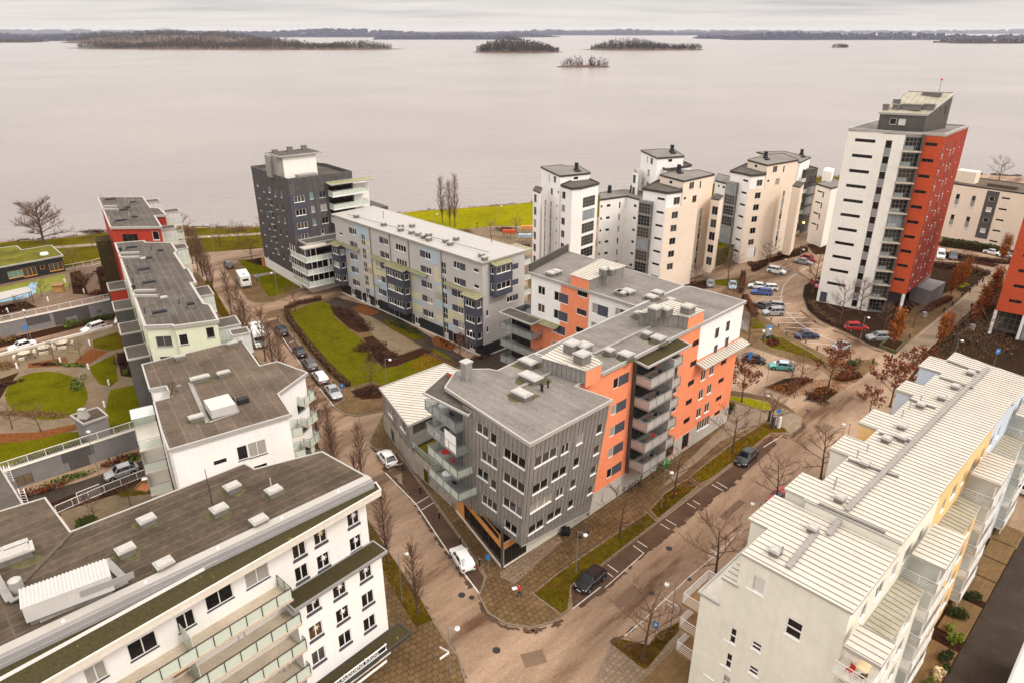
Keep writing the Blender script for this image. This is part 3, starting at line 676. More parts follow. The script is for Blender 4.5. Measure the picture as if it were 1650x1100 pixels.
def bollard(x, y, label, z=0.0, h=.95, m='plastic_black', r=.06, group='bollards', cap='metal_grey', name='bollard'):
 o = thing(name, label, 'bollard', (x, y, z), group); b = MB(); b.tube((x, y, z - .05), (x, y, z + h * .9), r, r, 8); b.build('post', m, o); c = MB(); c.tube((x, y, z + h * .9), (x, y, z + h), r * 1.15, r * .7, 8, 0, True); c.build('cap', cap, o); return o
def sign(x, y, h, label, face=-1.2, w=.55, hh=.75, m='sign_blue', z=0.0, glyph=None, name='road_sign', cat='sign', group=None):
 o = thing(name, label, cat, (x, y, z), group); b = MB(); b.tube((x, y, z - .05), (x, y, z + h), .035, .035, 8, 0, True); b.build('pole', 'metal_grey', o)
 d = Vector((math.cos(face), math.sin(face), 0)); s = Vector((-d.y, d.x, 0)); c = Vector((x, y, z + h - hh / 2)) + d * .05; b = MB(); b.box8([tuple(c + s * (w / 2 * i) + Vector((0, 0, hh / 2 * k)) + d * j) for k in (-1, 1) for i, j in ((-1, .015), (1, .015), (1, -.015), (-1, -.015))]); p = b.build('sign_face', m, o)
 if glyph: text(glyph, c + d * .025, face, hh * .6, 'sign_white', p)
 return o
def text(body, c, face, size, m, parent, name='lettering', rx=math.pi / 2, depth=.012):
 cu = bpy.data.curves.new(name, 'FONT'); cu.body = body; cu.size = size; cu.align_x = 'CENTER'; cu.align_y = 'CENTER'; cu.extrude = depth
 t = bpy.data.objects.new('t', cu); COL.objects.link(t); dg = bpy.context.evaluated_depsgraph_get(); me = bpy.data.meshes.new_from_object(t.evaluated_get(dg)); bpy.data.objects.remove(t)
 me.transform(Matrix.Translation(Vector(c) - Vector(parent_loc(parent))) @ Matrix.Rotation(face + math.pi / 2, 4, 'Z') @ Matrix.Rotation(rx, 4, 'X')); me.materials.clear(); me.materials.append(M(m))
 o = bpy.data.objects.new(name, me); COL.objects.link(o); o.parent = parent; return o
def table(x, y, z, label, ang=0, m='metal_dark', rnd=False, r=.4, h=.72):
 o = thing('table', label, 'table', (x, y, z)); t = MB()
 if rnd: t.tube((x, y, z + h - .03), (x, y, z + h), r, r, 16, 0, True)
 else: t.box((x, y, z + h - .04), (r * 2.6, r * 1.6, .04), ang)
 t.build('table_top', m, o)
 ca, sa = math.cos(ang), math.sin(ang)
 for i, j in ((-1, -1), (1, -1), (1, 1), (-1, 1)):
  l = MB(); fx, fy = (i * r * .6, j * r * .6) if rnd else (i * r * 1.2, j * r * .7); l.tube((x + fx * ca - fy * sa, y + fx * sa + fy * ca, z), (x + fx * ca * .9 - fy * sa * .9, y + fx * sa * .9 + fy * ca * .9, z + h - .03), .018, .018, 5); l.build('leg', m, o)
 return o
def chair(x, y, z, label, ang=0, m='metal_dark', seat='metal_dark'):
 o = thing('chair', label, 'chair', (x, y, z)); s = MB(); s.box((x, y, z + .42), (.42, .42, .05), ang); s.build('seat', seat, o); ca, sa = math.cos(ang), math.sin(ang)
 b = MB(); b.box((x - .2 * ca, y - .2 * sa, z + .47), (.04, .42, .42), ang); b.build('backrest', seat, o)
 for i, j in ((-1, -1), (1, -1), (1, 1), (-1, 1)):
  l = MB(); fx, fy = i * .18, j * .18; l.tube((x + fx * ca - fy * sa, y + fx * sa + fy * ca, z), (x + fx * ca - fy * sa, y + fx * sa + fy * ca, z + .42), .016, .016, 5); l.build('leg', m, o)
 return o
def bench(x, y, z, ang, label, m='timber', group=None):
 o = thing('bench', label, 'bench', (x, y, z), group); s = MB(); ca, sa = math.cos(ang), math.sin(ang)
 for k in (-1, 0, 1): s.box((x - sa * k * .14, y + ca * k * .14, z + .42), (1.7, .11, .05), ang)
 s.build('seat', m, o); b = MB()
 for k in (0, 1): b.box((x - sa * .27, y + ca * .27, z + .6 + k * .17), (1.7, .04, .11), ang)
 b.build('backrest', m, o)
 for k in (-1, 1): l = MB(); l.box((x + ca * .65 * k, y + sa * .65 * k, z), (.07, .45, .42), ang); l.build('leg', 'metal_dark', o)
 return o
def person(x, y, label, ang=0.0, top='cloth_black', legs='cloth_black', z=0.12, stride=.28, hold=False, hair='hair', height=1.75):
 """one skinned figure in mid-stride; colours follow the clothing"""
 k = height / 1.75; V = [(0, 0, .95), (0, 0, 1.18), (.01, 0, 1.42), (.02, 0, 1.53), (.03, 0, 1.66), (.035, 0, 1.73),
  (0, .10, .90), (stride * .5, .11, .50), (stride * .85, .11, .08), (stride * .85 + .17, .12, .04), (0, -.10, .90), (-stride * .2, -.11, .50), (-stride * 1.1, -.11, .1), (-stride * 1.1 + .16, -.12, .04),
  (.01, .19, 1.40), (-.08, .24, 1.13), (.08, .23, .92), (.15, .22, .85), (.01, -.19, 1.40), (.06, -.24, 1.13) if not hold else (.1, -.23, 1.15), (.16, -.23, .93) if not hold else (.36, -.16, 1.12), (.2, -.22, .86) if not hold else (.45, -.14, 1.13)]
 E = [(0, 1), (1, 2), (2, 3), (3, 4), (4, 5), (0, 6), (6, 7), (7, 8), (8, 9), (0, 10), (10, 11), (11, 12), (12, 13), (2, 14), (14, 15), (15, 16), (16, 17), (2, 18), (18, 19), (19, 20), (20, 21)]
 rad = [.15, .145, .15, .06, .10, .085, .095, .065, .045, .04, .095, .065, .045, .04, .075, .05, .035, .03, .075, .05, .035, .03]
 me = bpy.data.meshes.new('body'); me.from_pydata([(a * k, b * k, c * k) for a, b, c in V], E, []); b = bpy.data.objects.new('b', me); COL.objects.link(b)
 sk = b.modifiers.new('s', 'SKIN'); sd = me.skin_vertices[0].data
 for i, r_ in enumerate(rad): sd[i].radius = (r_ * k, r_ * k)
 sd[0].use_root = True; b.modifiers.new('u', 'SUBSURF').levels = 2
 dg = bpy.context.evaluated_depsgraph_get(); m2 = bpy.data.meshes.new_from_object(b.evaluated_get(dg)); bpy.data.objects.remove(b)
 m2.materials.clear()
 for q in (legs, top, 'skin', hair, 'plastic_black'): m2.materials.append(M(q))
 for p in m2.polygons:
  c = p.center / k; i = 0
  if c.z > .93 or (abs(c.y) > .17 and c.z > .86): i = 1
  if c.z > 1.51: i = 2
  if (c.z > 1.6 and (c.x < .05 or c.z > 1.70)): i = 3
  if abs(c.y) > .15 and ((not hold and c.z < .9 and c.z > .7) or (hold and c.y < 0 and c.x > .37)): i = 2
  if c.z < .1: i = 4
  p.material_index = i; p.use_smooth = True
 o = thing('person', label, 'person', (0, 0, 0)); bo = bpy.data.objects.new('body', m2); COL.objects.link(bo); bo.parent = o
 o.location = (x, y, z); o.rotation_euler = (0, 0, ang); return o
def frame(O, deg):
 c, s = math.cos(RAD(deg)), math.sin(RAD(deg))
 def F(a, b, z=None):
  p = (O[0] + a * c - b * s, O[1] + a * s + b * c)
  return p if z is None else (p[0], p[1], z)
 return F
kind('g12', cols=1, rows=2, fw=.12); kind('gbl', cols=1, fw=.12, panes=['glass_blind']); kind('w1', cols=1); kind('w2', cols=2); kind('w3', cols=3); kind('w4', cols=4)
kind('aw', cols=2, sill='sill_dark', sillh=.22, fw=.09); kind('curt', cols=2, sill='sill_dark', panes=['glass_curtain', 'glass_dark'])
kind('bl', cols=1, sill='sill_dark', panes=['glass_blind', 'glass_dark']); kind('big', cols=3, frame='frame_dark', sill='sill_dark', panes=['glass_dark', 'glass_mid'])
kind('slit', cols=2, frame='frame_dark', sill=None, fw=.06, panes=['glass_dark']); kind('g1', cols=1, frame='frame_grey', sill='sill_grey'); kind('g2', cols=2, frame='frame_grey', sill='sill_grey')
kind('kp', cols=1, frame='frame_white', panel=(.66, 'r', 'slate_panel'), panes=['glass_dark', 'glass_curtain'], sill=None); kind('kpl', cols=1, frame='frame_white', panel=(.5, 'l', 'slate_panel'), sill=None)
kind('hp', cols=2, frame='frame_white', panel=(.5, 'l', 'slate_blue'), sill='frame_white'); kind('hpr', cols=2, frame='frame_white', panel=(.5, 'r', 'slate_blue'), sill='frame_white')
kind('d1', cols=1, frame='frame_dark', sill=None, fw=.05); kind('d2', cols=2, frame='frame_dark', sill=None); kind('shop', cols=6, frame='frame_dark', sill=None, rows=1, panes=['glass_dark']); kind('stair', cols=2, rows=2, frame='frame_white', sill=None, panes=['glass_mid', 'glass_dark'])
kind('dw', cols=1, frame='frame_grey', sill='frame_white', panes=['glass_dark', 'glass_dark', 'glass_sky', 'glass_green']); kind('dw2', cols=2, frame='frame_grey', sill='frame_white', panes=['glass_dark', 'glass_dark', 'glass_mid', 'glass_curtain'])
kind('door', cols=1, frame='frame_dark', sill=None, panes=['slate_blue']); kind('ddoor', cols=2, frame='frame_dark', sill=None, panes=['glass_dark']); kind('wood2', cols=3, frame='frame_wood', sill='frame_wood', panes=['glass_mid', 'glass_green']); kind('wood1', cols=1, frame='frame_wood', sill=None)
kind('gar', cols=3, frame='frame_dark', sill=None, panes=['slate_panel']); kind('glz', cols=4, rows=3, frame='metal_grey', sill=None, panes=['glass_mid', 'glass_dark', 'glass_sky'], fw=.06)
def auto(parent, poly, z0, z1, m, specs=(), name='wall', skip=(), depth=.14, lean=(0, 0), zr=0, holes=None):
 """walls round a ccw footprint; each window spec (px,py,w,h,n,dz,kind) lands on the wall it is seen on"""
 area2(poly) > 0 or poly.reverse()
 n = len(poly); ws = [Wall(poly[i], poly[(i + 1) % n], lean, zr) for i in range(n)]
 zt = (lambda i: z1) if not callable(z1) else (lambda i: [(0, z1(*poly[i])), (ws[i].L, z1(*poly[(i + 1) % n]))])
 zmax = z1 if not callable(z1) else max(z1(*p) for p in poly)
 for (x, y, w, h, cnt, dz, k) in specs:
  best = None
  for i, W in enumerate(ws):
   if i in skip: continue
   mid = W.pt(W.L / 2, zmax / 2)
   if W.n[0] * (0 - mid[0]) + W.n[1] * (0 - mid[1]) <= 0: continue
   try: a, z = W.uv(x, y)
   except Exception: continue
   if -.2 < a < W.L + .2 and z0 - .2 < z < zmax + .3:
    p = W.pt(a, z); d = math.hypot(p[0], p[1])
    if best is None or d < best[0]: best = (d, W)
  if best: best[1].win(x, y, w, h, cnt, dz, k)
 mb = MB()
 for i, W in enumerate(ws):
  if i in skip: continue
  W.mesh(mb, z0, zt(i), depth)
 o = mb.build(name, m, parent)
 for i, W in enumerate(ws):
  if i not in skip: make_windows(W, parent)
 return ws
def at_px(x, y, z): return P(x, y, z)
def hood(parent, px, py, z, w=1.1, l=1.4, h=.55, ang=GRID, name='roof_vent', m='vent_metal', moss=True):
 x, y = P(px, py, z + h); unit(parent, x, y, z, w, l, h, ang, m, name)
 if moss:
  mb = MB(); r = random.Random(int(px * py)); n = 11; pts = []
  for k in range(n):
   a = 6.283 * k / n; q = r.uniform(.62, .98); pts.append((x + math.cos(a + ang) * l * q, y + math.sin(a + ang) * w * q))
  mb.prism(pts, z - .05, z + .012); mb.build('moss_patch', 'moss_patch', parent)
def one(parent, name, m, a, b, w, h): mb = MB(); mb.bar(a, b, w, h); return mb.build(name, m, parent)
# ======== A: white balcony block, bottom left
FA = frame((-11.5, 48.2), 48.0)
A = thing('apartment_building', 'white apartment building with stacked glass balconies and moss ledges, nearest on the left', 'building', (-20, 44, 0))
zl, zu = 12.2, 18.7
low = Wall(FA(-8.6, 0), FA(0, 0)); lr = Wall(FA(0, 0), FA(0, 8.0)); li = Wall(FA(-42, 1.6), FA(0, 1.6)); ri = Wall(FA(0, 1.6), FA(-1.2, 8.2))
for (x, y) in ((504.5, 972.7), (547, 949), (589, 922), (509, 1015.5), (552, 989), (592.7, 963.6), (513.6, 1056), (556, 1028), (595.5, 1002.7)): low.win(x, y, 1.35, 1.5, kind='aw')
low.at(2.2, 1.4, 2.6, 1.9, kind='big'); low.at(5.9, 1.4, 2.6, 1.9, kind='big')
for (x, y) in ((569, 834), (573, 874), (516, 863), (521, 903), (482, 885), (486, 922)): li.win(x, y, 1.25, 1.5, kind='aw')
for (x, y, w, k) in ((414, 925, 2.0, 'curt'), (385, 943, 1.3, 'curt'), (353, 959, 2.1, 'curt')): li.win(x, y, w, 1.7, 1, 2.87, k)
for a in range(2, 30, 3):
 for z in (15.4, 12.5, 9.6, 6.8, 3.9): li.at(a + (.0 if z > 10 else .6), z, 1.9 if a % 2 else 1.3, 1.8 if z < 15.3 else 1.5, kind='curt')
for a in (31.0,):
 for z in (12.5, 9.6, 6.8, 3.9): li.at(a, z, 1.9, 1.8, kind='curt')
for z in (14.9, 12.2, 9.3, 6.4): ri.at(3.4, z - .2, 1.6, 1.9, kind='g2')
mb = MB(); low.mesh(mb, 0, zl); lr.mesh(mb, 0, zl, s1=1.6); Wall(FA(-8.6, 1.6), FA(-8.6, 0)).mesh(mb, 0, zl); li.mesh(mb, 0, 19); ri.mesh(mb, 0, 19)
back = [P(519, 727, 19.0), P(411, 755, 19.0), P(394, 746, 19.0), P(114, 856, 19.0), P(73, 801, 19.0), (-58.5, 32.5), (-66, 20)]
q = [ri.B] + [(p[0] * .998, p[1] * .998) for p in back]
for u, v in zip(q, q[1:]): Wall(u, v).mesh(mb, 0, 19)
mb.build('wall', 'stucco_white', A)
for W in (low, lr, li, ri): make_windows(W, A)
pr = [P3(-160, 1125, 19.3), P3(593, 768, 19.3), P3(519, 727, 19.3), P3(411, 755, 19.3), P3(394, 746, 19.3), P3(114, 856, 19.3), P3(73, 801, 19.3), P3(0, 823, 19.3), (-62, 32, 19.3), (-62, 12, 19.3)]
roof(A, pr, 'felt_b_long', 'trim_white', .35, lip=.06, lipw=.12)
mb = MB(); a_, b_ = P3(-160, 1125, 19.3), P3(594, 769, 19.3); d = (Vector(b_) - Vector(a_)).normalized(); s = Vector((d.y, -d.x, 0))
a_, b_ = Vector(a_), Vector(b_)
mb.bar(a_ + s * .15 - Vector((0, 0, .1)), b_ + s * .15 - Vector((0, 0, .1)), .75, .32); mb.build('roof_parapet', 'trim_white', A)
mb = MB(); mb.bar(a_ + s * .62 - Vector((0, 0, .35)), b_ + s * .62 - Vector((0, 0, .35)), .22, .42); mb.bar(a_ + s * .76 - Vector((0, 0, .62)), b_ + s * .76 - Vector((0, 0, .62)), .1, .3); mb.build('roof_gutter', 'sill_grey', A)
for k in range(0, 24, 5): mb = MB(); c = b_ - d * (k + 3.0) + s * .2 + Vector((0, 0, .22)); mb.ball(c, .12, 8); mb.build('gutter_hopper', 'sign_white', A)
lg = [P3(-160, 1232, zu), P3(614, 788, zu), P3(606, 776, zu), (b_.x + .2, b_.y - .1, zu), (a_.x, a_.y, zu)]
roof(A, lg, 'moss_roof', 'concrete_pale', .6, lip=.05, lipw=.1, name='ledge_roof')
roof(A, [FA(-8.9, -.45, zl + .25), FA(.35, -.45, zl + .25), FA(.35, 1.55, zl + .25), FA(-8.9, 1.55, zl + .25)], 'moss_roof', 'sill_grey', .3, lip=.04, lipw=.1, name='ledge_roof')
canW = Wall(FA(-8.6, 0), FA(1.6, 0))
roof(A, [FA(-10, -1.9, 3.15), FA(1.2, -1.9, 3.15), FA(1.2, -.02, 3.15), FA(-10, -.02, 3.15)], 'moss_roof', 'trim_dark', .3, lip=.06, lipw=.12, name='canopy')
mb = MB(); canW.box(mb, .3, 3.25, 7.0, 3.32, 1.72, 1.8); canW.box(mb, .3, 3.85, 7.0, 3.93, 1.72, 1.8)
for a in (.3, 2.5, 4.7, 6.9): canW.box(mb, a, 3.15, a + .07, 3.95, 1.66, 1.72)
sg = mb.build('sign_frame', 'sign_white', A); c = canW.pt(3.65, 3.59, 1.77); text('LILLÅUDDENS KROG', c, math.atan2(canW.n[1], canW.n[0]), .52, 'sign_white', sg, 'sign_lettering')
mb = MB(); canW.box(mb, .4, 3.33, 6.9, 3.84, 1.70, 1.75); mb.build('sign_board', 'plastic_black', sg)
mb = MB(); canW.box(mb, .2, 2.35, 6.6, 2.62, 2.15, 2.2); mb.build('awning_rail', 'sign_white', A)
bal = Wall(FA(-42, 1.6), FA(-8.35, 1.6))
for z in (13.75, 10.9, 8.05, 5.2, 2.35):
 e = {13.75: .5, 10.9: .1, 8.05: 0, 5.2: 0, 2.35: 0}[z]
 balcony(A, bal, .5, bal.L - e, z, 0.0, 2.15, slab='concrete', rail='metal_dark', h=1.05, post=1.25, left=False, th=.25, name='balcony')
 for a in (bal.L - 8.2, bal.L - 16.0, bal.L - 23.5): mb = MB(); bal.box(mb, a, z + .02, a + .05, z + 1.85, .1, 2.0); mb.build('privacy_screen', 'rail_glass', A)
rb = Wall(ri.A, ri.B)
for z in (14.0, 11.2, 8.3, 5.4): balcony(A, rb, 2.2, 5.4, z, 0, 1.25, h=1.0, post=1.0)
def star(W, q, m='sign_white'):
 cx_, cz_ = (q[0] + q[2]) / 2 + .1, (q[1] + q[3]) / 2 + .2; pts = []
 for k in range(14): a = k / 14 * 6.283; rr = .38 if k % 2 == 0 else .13; pts.append(W.pt(cx_ + rr * math.sin(a), cz_ + rr * math.cos(a), -.075))
 mb = MB(); c_ = W.pt(cx_, cz_, -.06)
 for k in range(14): mb.face([c_, pts[k], pts[(k + 1) % 14]])
 mb.build('window_star', m, A)
for i in (0, 1, 2, 3, 4): star(low, low.done[i], 'sign_white' if i != 3 else 'straw')
for i in (0, 1, 2, 3): star(li, li.done[i], 'straw' if i == 2 else 'sign_white')
for (x, y) in ((374, 783), (353, 819), (417, 837), (441, 789), (236, 836), (202, 884), (264, 907)): hood(A, x, y, 19.3, 1.0, 1.25, .45, RAD(46))
x, y = P(106, 938, 20.9); d1 = P(28, 950, 20.9); d2 = P(168, 900, 20.9); an = math.atan2(d2[1] - d1[1], d2[0] - d1[0]); Lg = math.hypot(d2[0] - d1[0], d2[1] - d1[1])
mb = MB(); mb.box((x, y, 19.7), (Lg, 2.05, 1.2), an); c, s_ = math.cos(an), math.sin(an)
k = -Lg / 2
while k < Lg / 2: mb.box((x + c * k, y + s_ * k, 20.9), (.11, 2.1, .05), an); k += .22
o = mb.build('plant_housing', 'corrugated_white', A)
mb = MB(); mb.box((x, y, 19.25), (Lg - .3, 1.8, .45), an); mb.build('housing_base', 'vent_side', o)
mb = MB(); px_, py_ = x + s_ * 1.0 + c * 2.2, y - c * 1.0 + s_ * 2.2; mb.box((px_ + s_ * .03, py_ - c * .03, 20.1), (3.2, .06, .5), an); mb.build('louvre', 'frame_grey', o)
one(A, 'roof_walkway', 'walkway', P3(64, 1000, 19.4), P3(206, 936, 19.4), .5, .1); one(A, 'roof_walkway', 'walkway', P3(205, 937, 19.41), P3(170, 902, 19.41), .5, .1); one(A, 'roof_walkway', 'walkway', P3(-8, 926, 19.5), P3(16, 968, 19.5), .5, .1); one(A, 'roof_walkway', 'walkway', P3(16, 970, 19.51), P3(36, 960, 19.51), .3, .1)
mb = MB(); x, y = P(25, 940, 19.8); mb.tube((x, y, 19.25), (x, y, 20.1), .42, .42, 16); mb.ball((x, y, 20.1), .42, 14, 0, .4); mb.build('roof_drum', 'vent_metal', A)
hood(A, 15, 893, 19.3, 1.3, 3.0, .5, RAD(40)); hood(A, 24, 880, 19.3, .8, 1.7, .5, RAD(40))
x, y = P(343, 816, 19.3); mb = MB(); mb.tube((x, y, 19.2), (x, y, 22.9), .04, .025, 6); mb.tube((x - .3, y, 21.4), (x + .3, y, 21.45), .02, .02, 5); mb.tube((x - .2, y, 21.0), (x + .25, y, 21.05), .02, .02, 5); mb.build('antenna', 'metal_dark', A)
mb = MB(); x, y = P(437, 783, 19.8); mb.tube((x, y, 19.8), (x, y, 20.6), .06, .06, 6, 0, True); mb.build('vent_pipe', 'vent_metal', A)
mb = MB(); mb.bar(P3(114, 858, 19.36), P3(36, 938, 19.36), .35, .03); mb.build('roof_valley', 'felt_tan', A)
# ======== lower dark roof left of A
L0 = thing('low_building', 'low dark roofed building with white ladder hoops at the left edge', 'building', (-52, 62, 0))
lp = [P3(-60, 905, 8), P3(42, 818, 8), P3(-6, 741, 8), P3(-120, 770, 8)]
auto(L0, [p[:2] for p in ccw(lp)], 0, 7.8, 'brick_grey'); roof(L0, lp, 'felt_c', 'trim_white', .3)
for (x, y) in ((14, 763), (38, 800)):
 mb = MB(); p = P(x, y, 8)
 for k in (-.3, .3): mb.tube((p[0] + k, p[1], 7), (p[0] + k, p[1], 9.1), .04, .04, 6); mb.tube((p[0] + k, p[1], 9.1), (p[0] + k + .5, p[1] - .6, 8.9), .04, .04, 6)
 for k in range(6): mb.tube((p[0] - .3, p[1], 7.2 + k * .33), (p[0] + .3, p[1], 7.2 + k * .33), .025, .025, 5)
 mb.build('roof_ladder', 'metal_white', L0)
# ======== B: white building with tan roof
B = thing('apartment_building', 'white apartment building with tan felt roof and a white box on top', 'building', (-34, 70, 0))
zb = 16.0; bp = [(228, 587), (353, 556), (390, 548), (419, 589), (447, 582), (496, 600), (449, 634), (470, 667), (271, 725), (259, 693), (247, 647), (276, 639), (267, 622), (240, 627)]
rp_ = [P3(x, y, zb) for x, y in bp]; rc = ccw(rp_); foot = [p[:2] for p in inset(rc, .3)]
auto(B, foot, 0, zb - .2, 'stucco_white', [(391, 729, 1.1, 1.7, 1, 2.9, 'bl'), (415, 722, 1.9, 1.8, 1, 2.9, 'curt'), (355, 743, 1.3, .5, 1, 2.9, 'slit'), (420, 751, 1.4, .5, 4, 2.9, 'slit'), (485, 655, 1.4, 1.2, 4, 2.9, 'g2'), (466, 676, 1.0, 1.1, 4, 2.9, 'g2')])
roof(B, rp_, 'felt_tan', 'trim_grey', .35)
mb = MB(); cx, cy = P(354, 649, zb + 1.0); an = RAD(36)
mb.box((cx, cy, zb + .15), (2.6, 2.9, 1.0), an); sk = mb.build('skylight_box', 'corrugated_white', B)
mb = MB(); mb.box((cx, cy, zb - .02), (2.4, 2.7, .3), an); mb.build('skylight_base', 'vent_side', sk)
one(B, 'roof_walkway', 'walkway', P3(306, 616, zb + .03), P3(335, 681, zb + .03), .45, .1); one(B, 'roof_walkway', 'walkway', P3(336, 681, zb + .03), P3(384, 664, zb + .03), .35, .1); one(B, 'roof_walkway', 'walkway', P3(378, 650, zb + .03), P3(384, 664, zb + .04), .3, .1)
for (x, y, w, l) in ((322, 608, .9, 2.2), (360, 600, .8, 1.5), (316, 671, .9, 1.5), (290, 574, .6, 1.3), (374, 553, .6, 1.3)): hood(B, x, y, zb, w, l, .45, an)
mb = MB(); cx, cy = P(289, 624, zb + .5); mb.box((cx, cy, zb - .02), (.5, .5, .8), an); mb.build('chimney', 'vent_side', B); cx, cy = P(392, 648, zb); mb = MB(); mb.box((cx, cy, zb - .02), (1.2, .8, .6), an); mb.box((cx - .9, cy - .5, zb - .02), (.25, .25, .9), an); mb.build('extractor_fan', 'vent_dark', B)
mb = MB(); mb.bar(P3(277, 615, zb + .02), P3(276, 640, zb + .02), .12, .5); mb.build('roof_upstand', 'timber_dark', B)
cwW = Wall(foot[0], foot[1])
wb = Wall(P(247, 645, zb), P(268, 716, zb)) if False else None
bw = Wall(P(243, 634, zb - .2), P(258, 690, zb - .2))
for z in (12.6, 9.7, 6.8, 3.9): balcony(B, bw, .6, 6.6, z, .1, 2.4, h=1.05, post=1.5, slab='concrete_pale', th=.25)
roof(B, [bw.pt(.4, 14.6, .1), bw.pt(3.0, 14.6, .1), bw.pt(3.0, 14.6, 2.5), bw.pt(.4, 14.6, 2.5)], 'screen_glass', 'metal_grey', .06, lip=0, name='balcony_roof')
be = Wall(P(470, 668, zb - .3), P(450, 636, zb - .3)); be = Wall(P(468, 664, zb), P(450, 637, zb))
for z in (12.9, 10.0, 7.1, 4.2): balcony(B, be, .1, 2.0, z, -1.2, 1.1, h=1.0, post=1.0, slab='concrete', name='balcony')
bt = Wall(P(449, 634, zb), P(494, 601, zb))
for z in (12.9, 10.0, 7.1, 4.2): balcony(B, bt, bt.L - 2.3, bt.L - .1, z, -.1, .9, h=1.0, post=1.0, slab='concrete')
lowr = [P3(463, 768, 7), P3(495, 700, 7), P3(520, 735, 7), P3(524, 775, 7)]
roof(B, [P3(455, 790, 6.5), P3(452, 730, 6.5), P3(488, 697, 6.5), P3(508, 735, 6.5)], 'felt_dark', 'trim_grey', .3, name='low_roof')
# ======== C: pale green building with long grey roof
Cb = thing('apartment_building', 'pale green apartment building under a long dark felt roof', 'building', (-55, 103, 0))
zc = 19.0; cp = [(184, 392), (232, 388), (236, 391), (277, 391), (286, 405), (282, 408), (299, 433), (304.5, 433), (317, 455.5), (309, 456.6), (329.5, 489.5), (339, 491), (353, 516), (279.5, 526), (275, 524), (232, 526)]
rp_ = [P3(x, y, zc) for x, y in cp]; rc = ccw(rp_); foot = [p[:2] for p in inset(rc, .25)]
auto(Cb, foot, 0, zc - .2, 'stucco_green', [(264.5, 550, 2.0, 1.5, 6, 2.9, 'g2'), (296, 547, 1.1, 1.5, 6, 2.9, 'bl'), (339, 536, 1.0, 1.5, 6, 2.9, 'g1'), (290, 595, 0, 0, 1, 3, 'g1')])
roof(Cb, rp_, 'felt_dark', 'trim_white', .4, lipw=.3)
an = RAD(122)
for (x, y) in ((212, 399), (232, 434), (240, 455), (257, 503)): hood(Cb, x, y, zc, 1.9, .9, .45, an, m='vent_dark', moss=False)
for (x, y) in ((258.5, 404), (240, 416), (307, 490)): hood(Cb, x, y, zc, 1.0, .9, .5, an, m='vent_dark', moss=False)
for (x, y) in ((231, 417), (264, 480)): hood(Cb, x, y, zc, .9, .8, .5, an, moss=False, m='vent_metal')
for (x, y) in ((207, 435), (215, 456), (244, 404), (289, 490), (234, 505)): p = P(x, y, zc); pipe(Cb, p[0], p[1], zc, .7, .06)
mb = MB()
for (x0, y0, x1, y1) in ((191, 410, 224, 409), (193, 417, 225, 416), (216, 471, 251, 470), (218, 479, 254, 479)): one(Cb, 'roof_upstand', 'trim_white', P3(x0, y0, zc + .02), P3(x1, y1, zc + .02), .35, .35)
for (x, y) in ((195, 408), (217, 470)): p = P(x, y, zc); pipe(Cb, p[0], p[1], zc, .9, .22)
def tower_bal(parent, px, z, w, d, nfl, wallm, roofm='felt_c', dz=2.9, ang=RAD(-58), off=(0, 0), glassy=True):
 cx, cy = P(px[0], px[1], z); u = Vector((math.cos(ang), math.sin(ang))); v = Vector((-u.y, u.x)); c = Vector((cx, cy))
 q = [c - u * w / 2 - v * d / 2, c + u * w / 2 - v * d / 2, c + u * w / 2 + v * d / 2, c - u * w / 2 + v * d / 2]
 roof(parent, [(p.x, p.y, z) for p in q], roofm, 'trim_white', .22, name='balcony_roof')
 for k in range(nfl):
  zf = z - 2.75 - k * dz
  if zf < .4: break
  mb = MB(); mb.prism([(p.x, p.y) for p in q], zf - .2, zf, bottom=True); b = mb.build('balcony', 'concrete_pale', parent); g = MB(); rl = MB()
  qi = inset([(p.x, p.y, 0) for p in q], .08)
  for i in range(4):
   a_, b_ = qi[i], qi[(i + 1) % 4]; g.bar((a_[0], a_[1], zf - .15), (b_[0], b_[1], zf - .15), .015, 1.15); rl.bar((a_[0], a_[1], zf + 1.0), (b_[0], b_[1], zf + 1.0), .05, .05)
   L = math.hypot(b_[0] - a_[0], b_[1] - a_[1]); n = max(1, round(L / .9))
   for j in range(n): rl.tube((a_[0] + (b_[0] - a_[0]) * j / n, a_[1] + (b_[1] - a_[1]) * j / n, zf), (a_[0] + (b_[0] - a_[0]) * j / n, a_[1] + (b_[1] - a_[1]) * j / n, zf + (2.5 if glassy else 1.0)), .025, .025, 5)
  rl.build('railing', 'metal_white', b); g.build('railing_panel', 'rail_glass', b)
  if glassy and k % 2 == 0:
   g2 = MB()
   for i in (0, 1): a_, b_ = qi[i], qi[(i + 1) % 4]; g2.bar((a_[0], a_[1], zf + 1.06), (b_[0], b_[1], zf + 1.06), .012, 1.4)
   g2.build('glazing', 'screen_glass', b)
for (x, y, w, d) in ((366, 519, 3.6, 3.0), (325, 470, 4.6, 2.8), (289, 398, 3.4, 2.6), (386, 534, 2.2, 2.4)): tower_bal(Cb, (x, y), 17.0, w, d, 6, 'stucco_green')
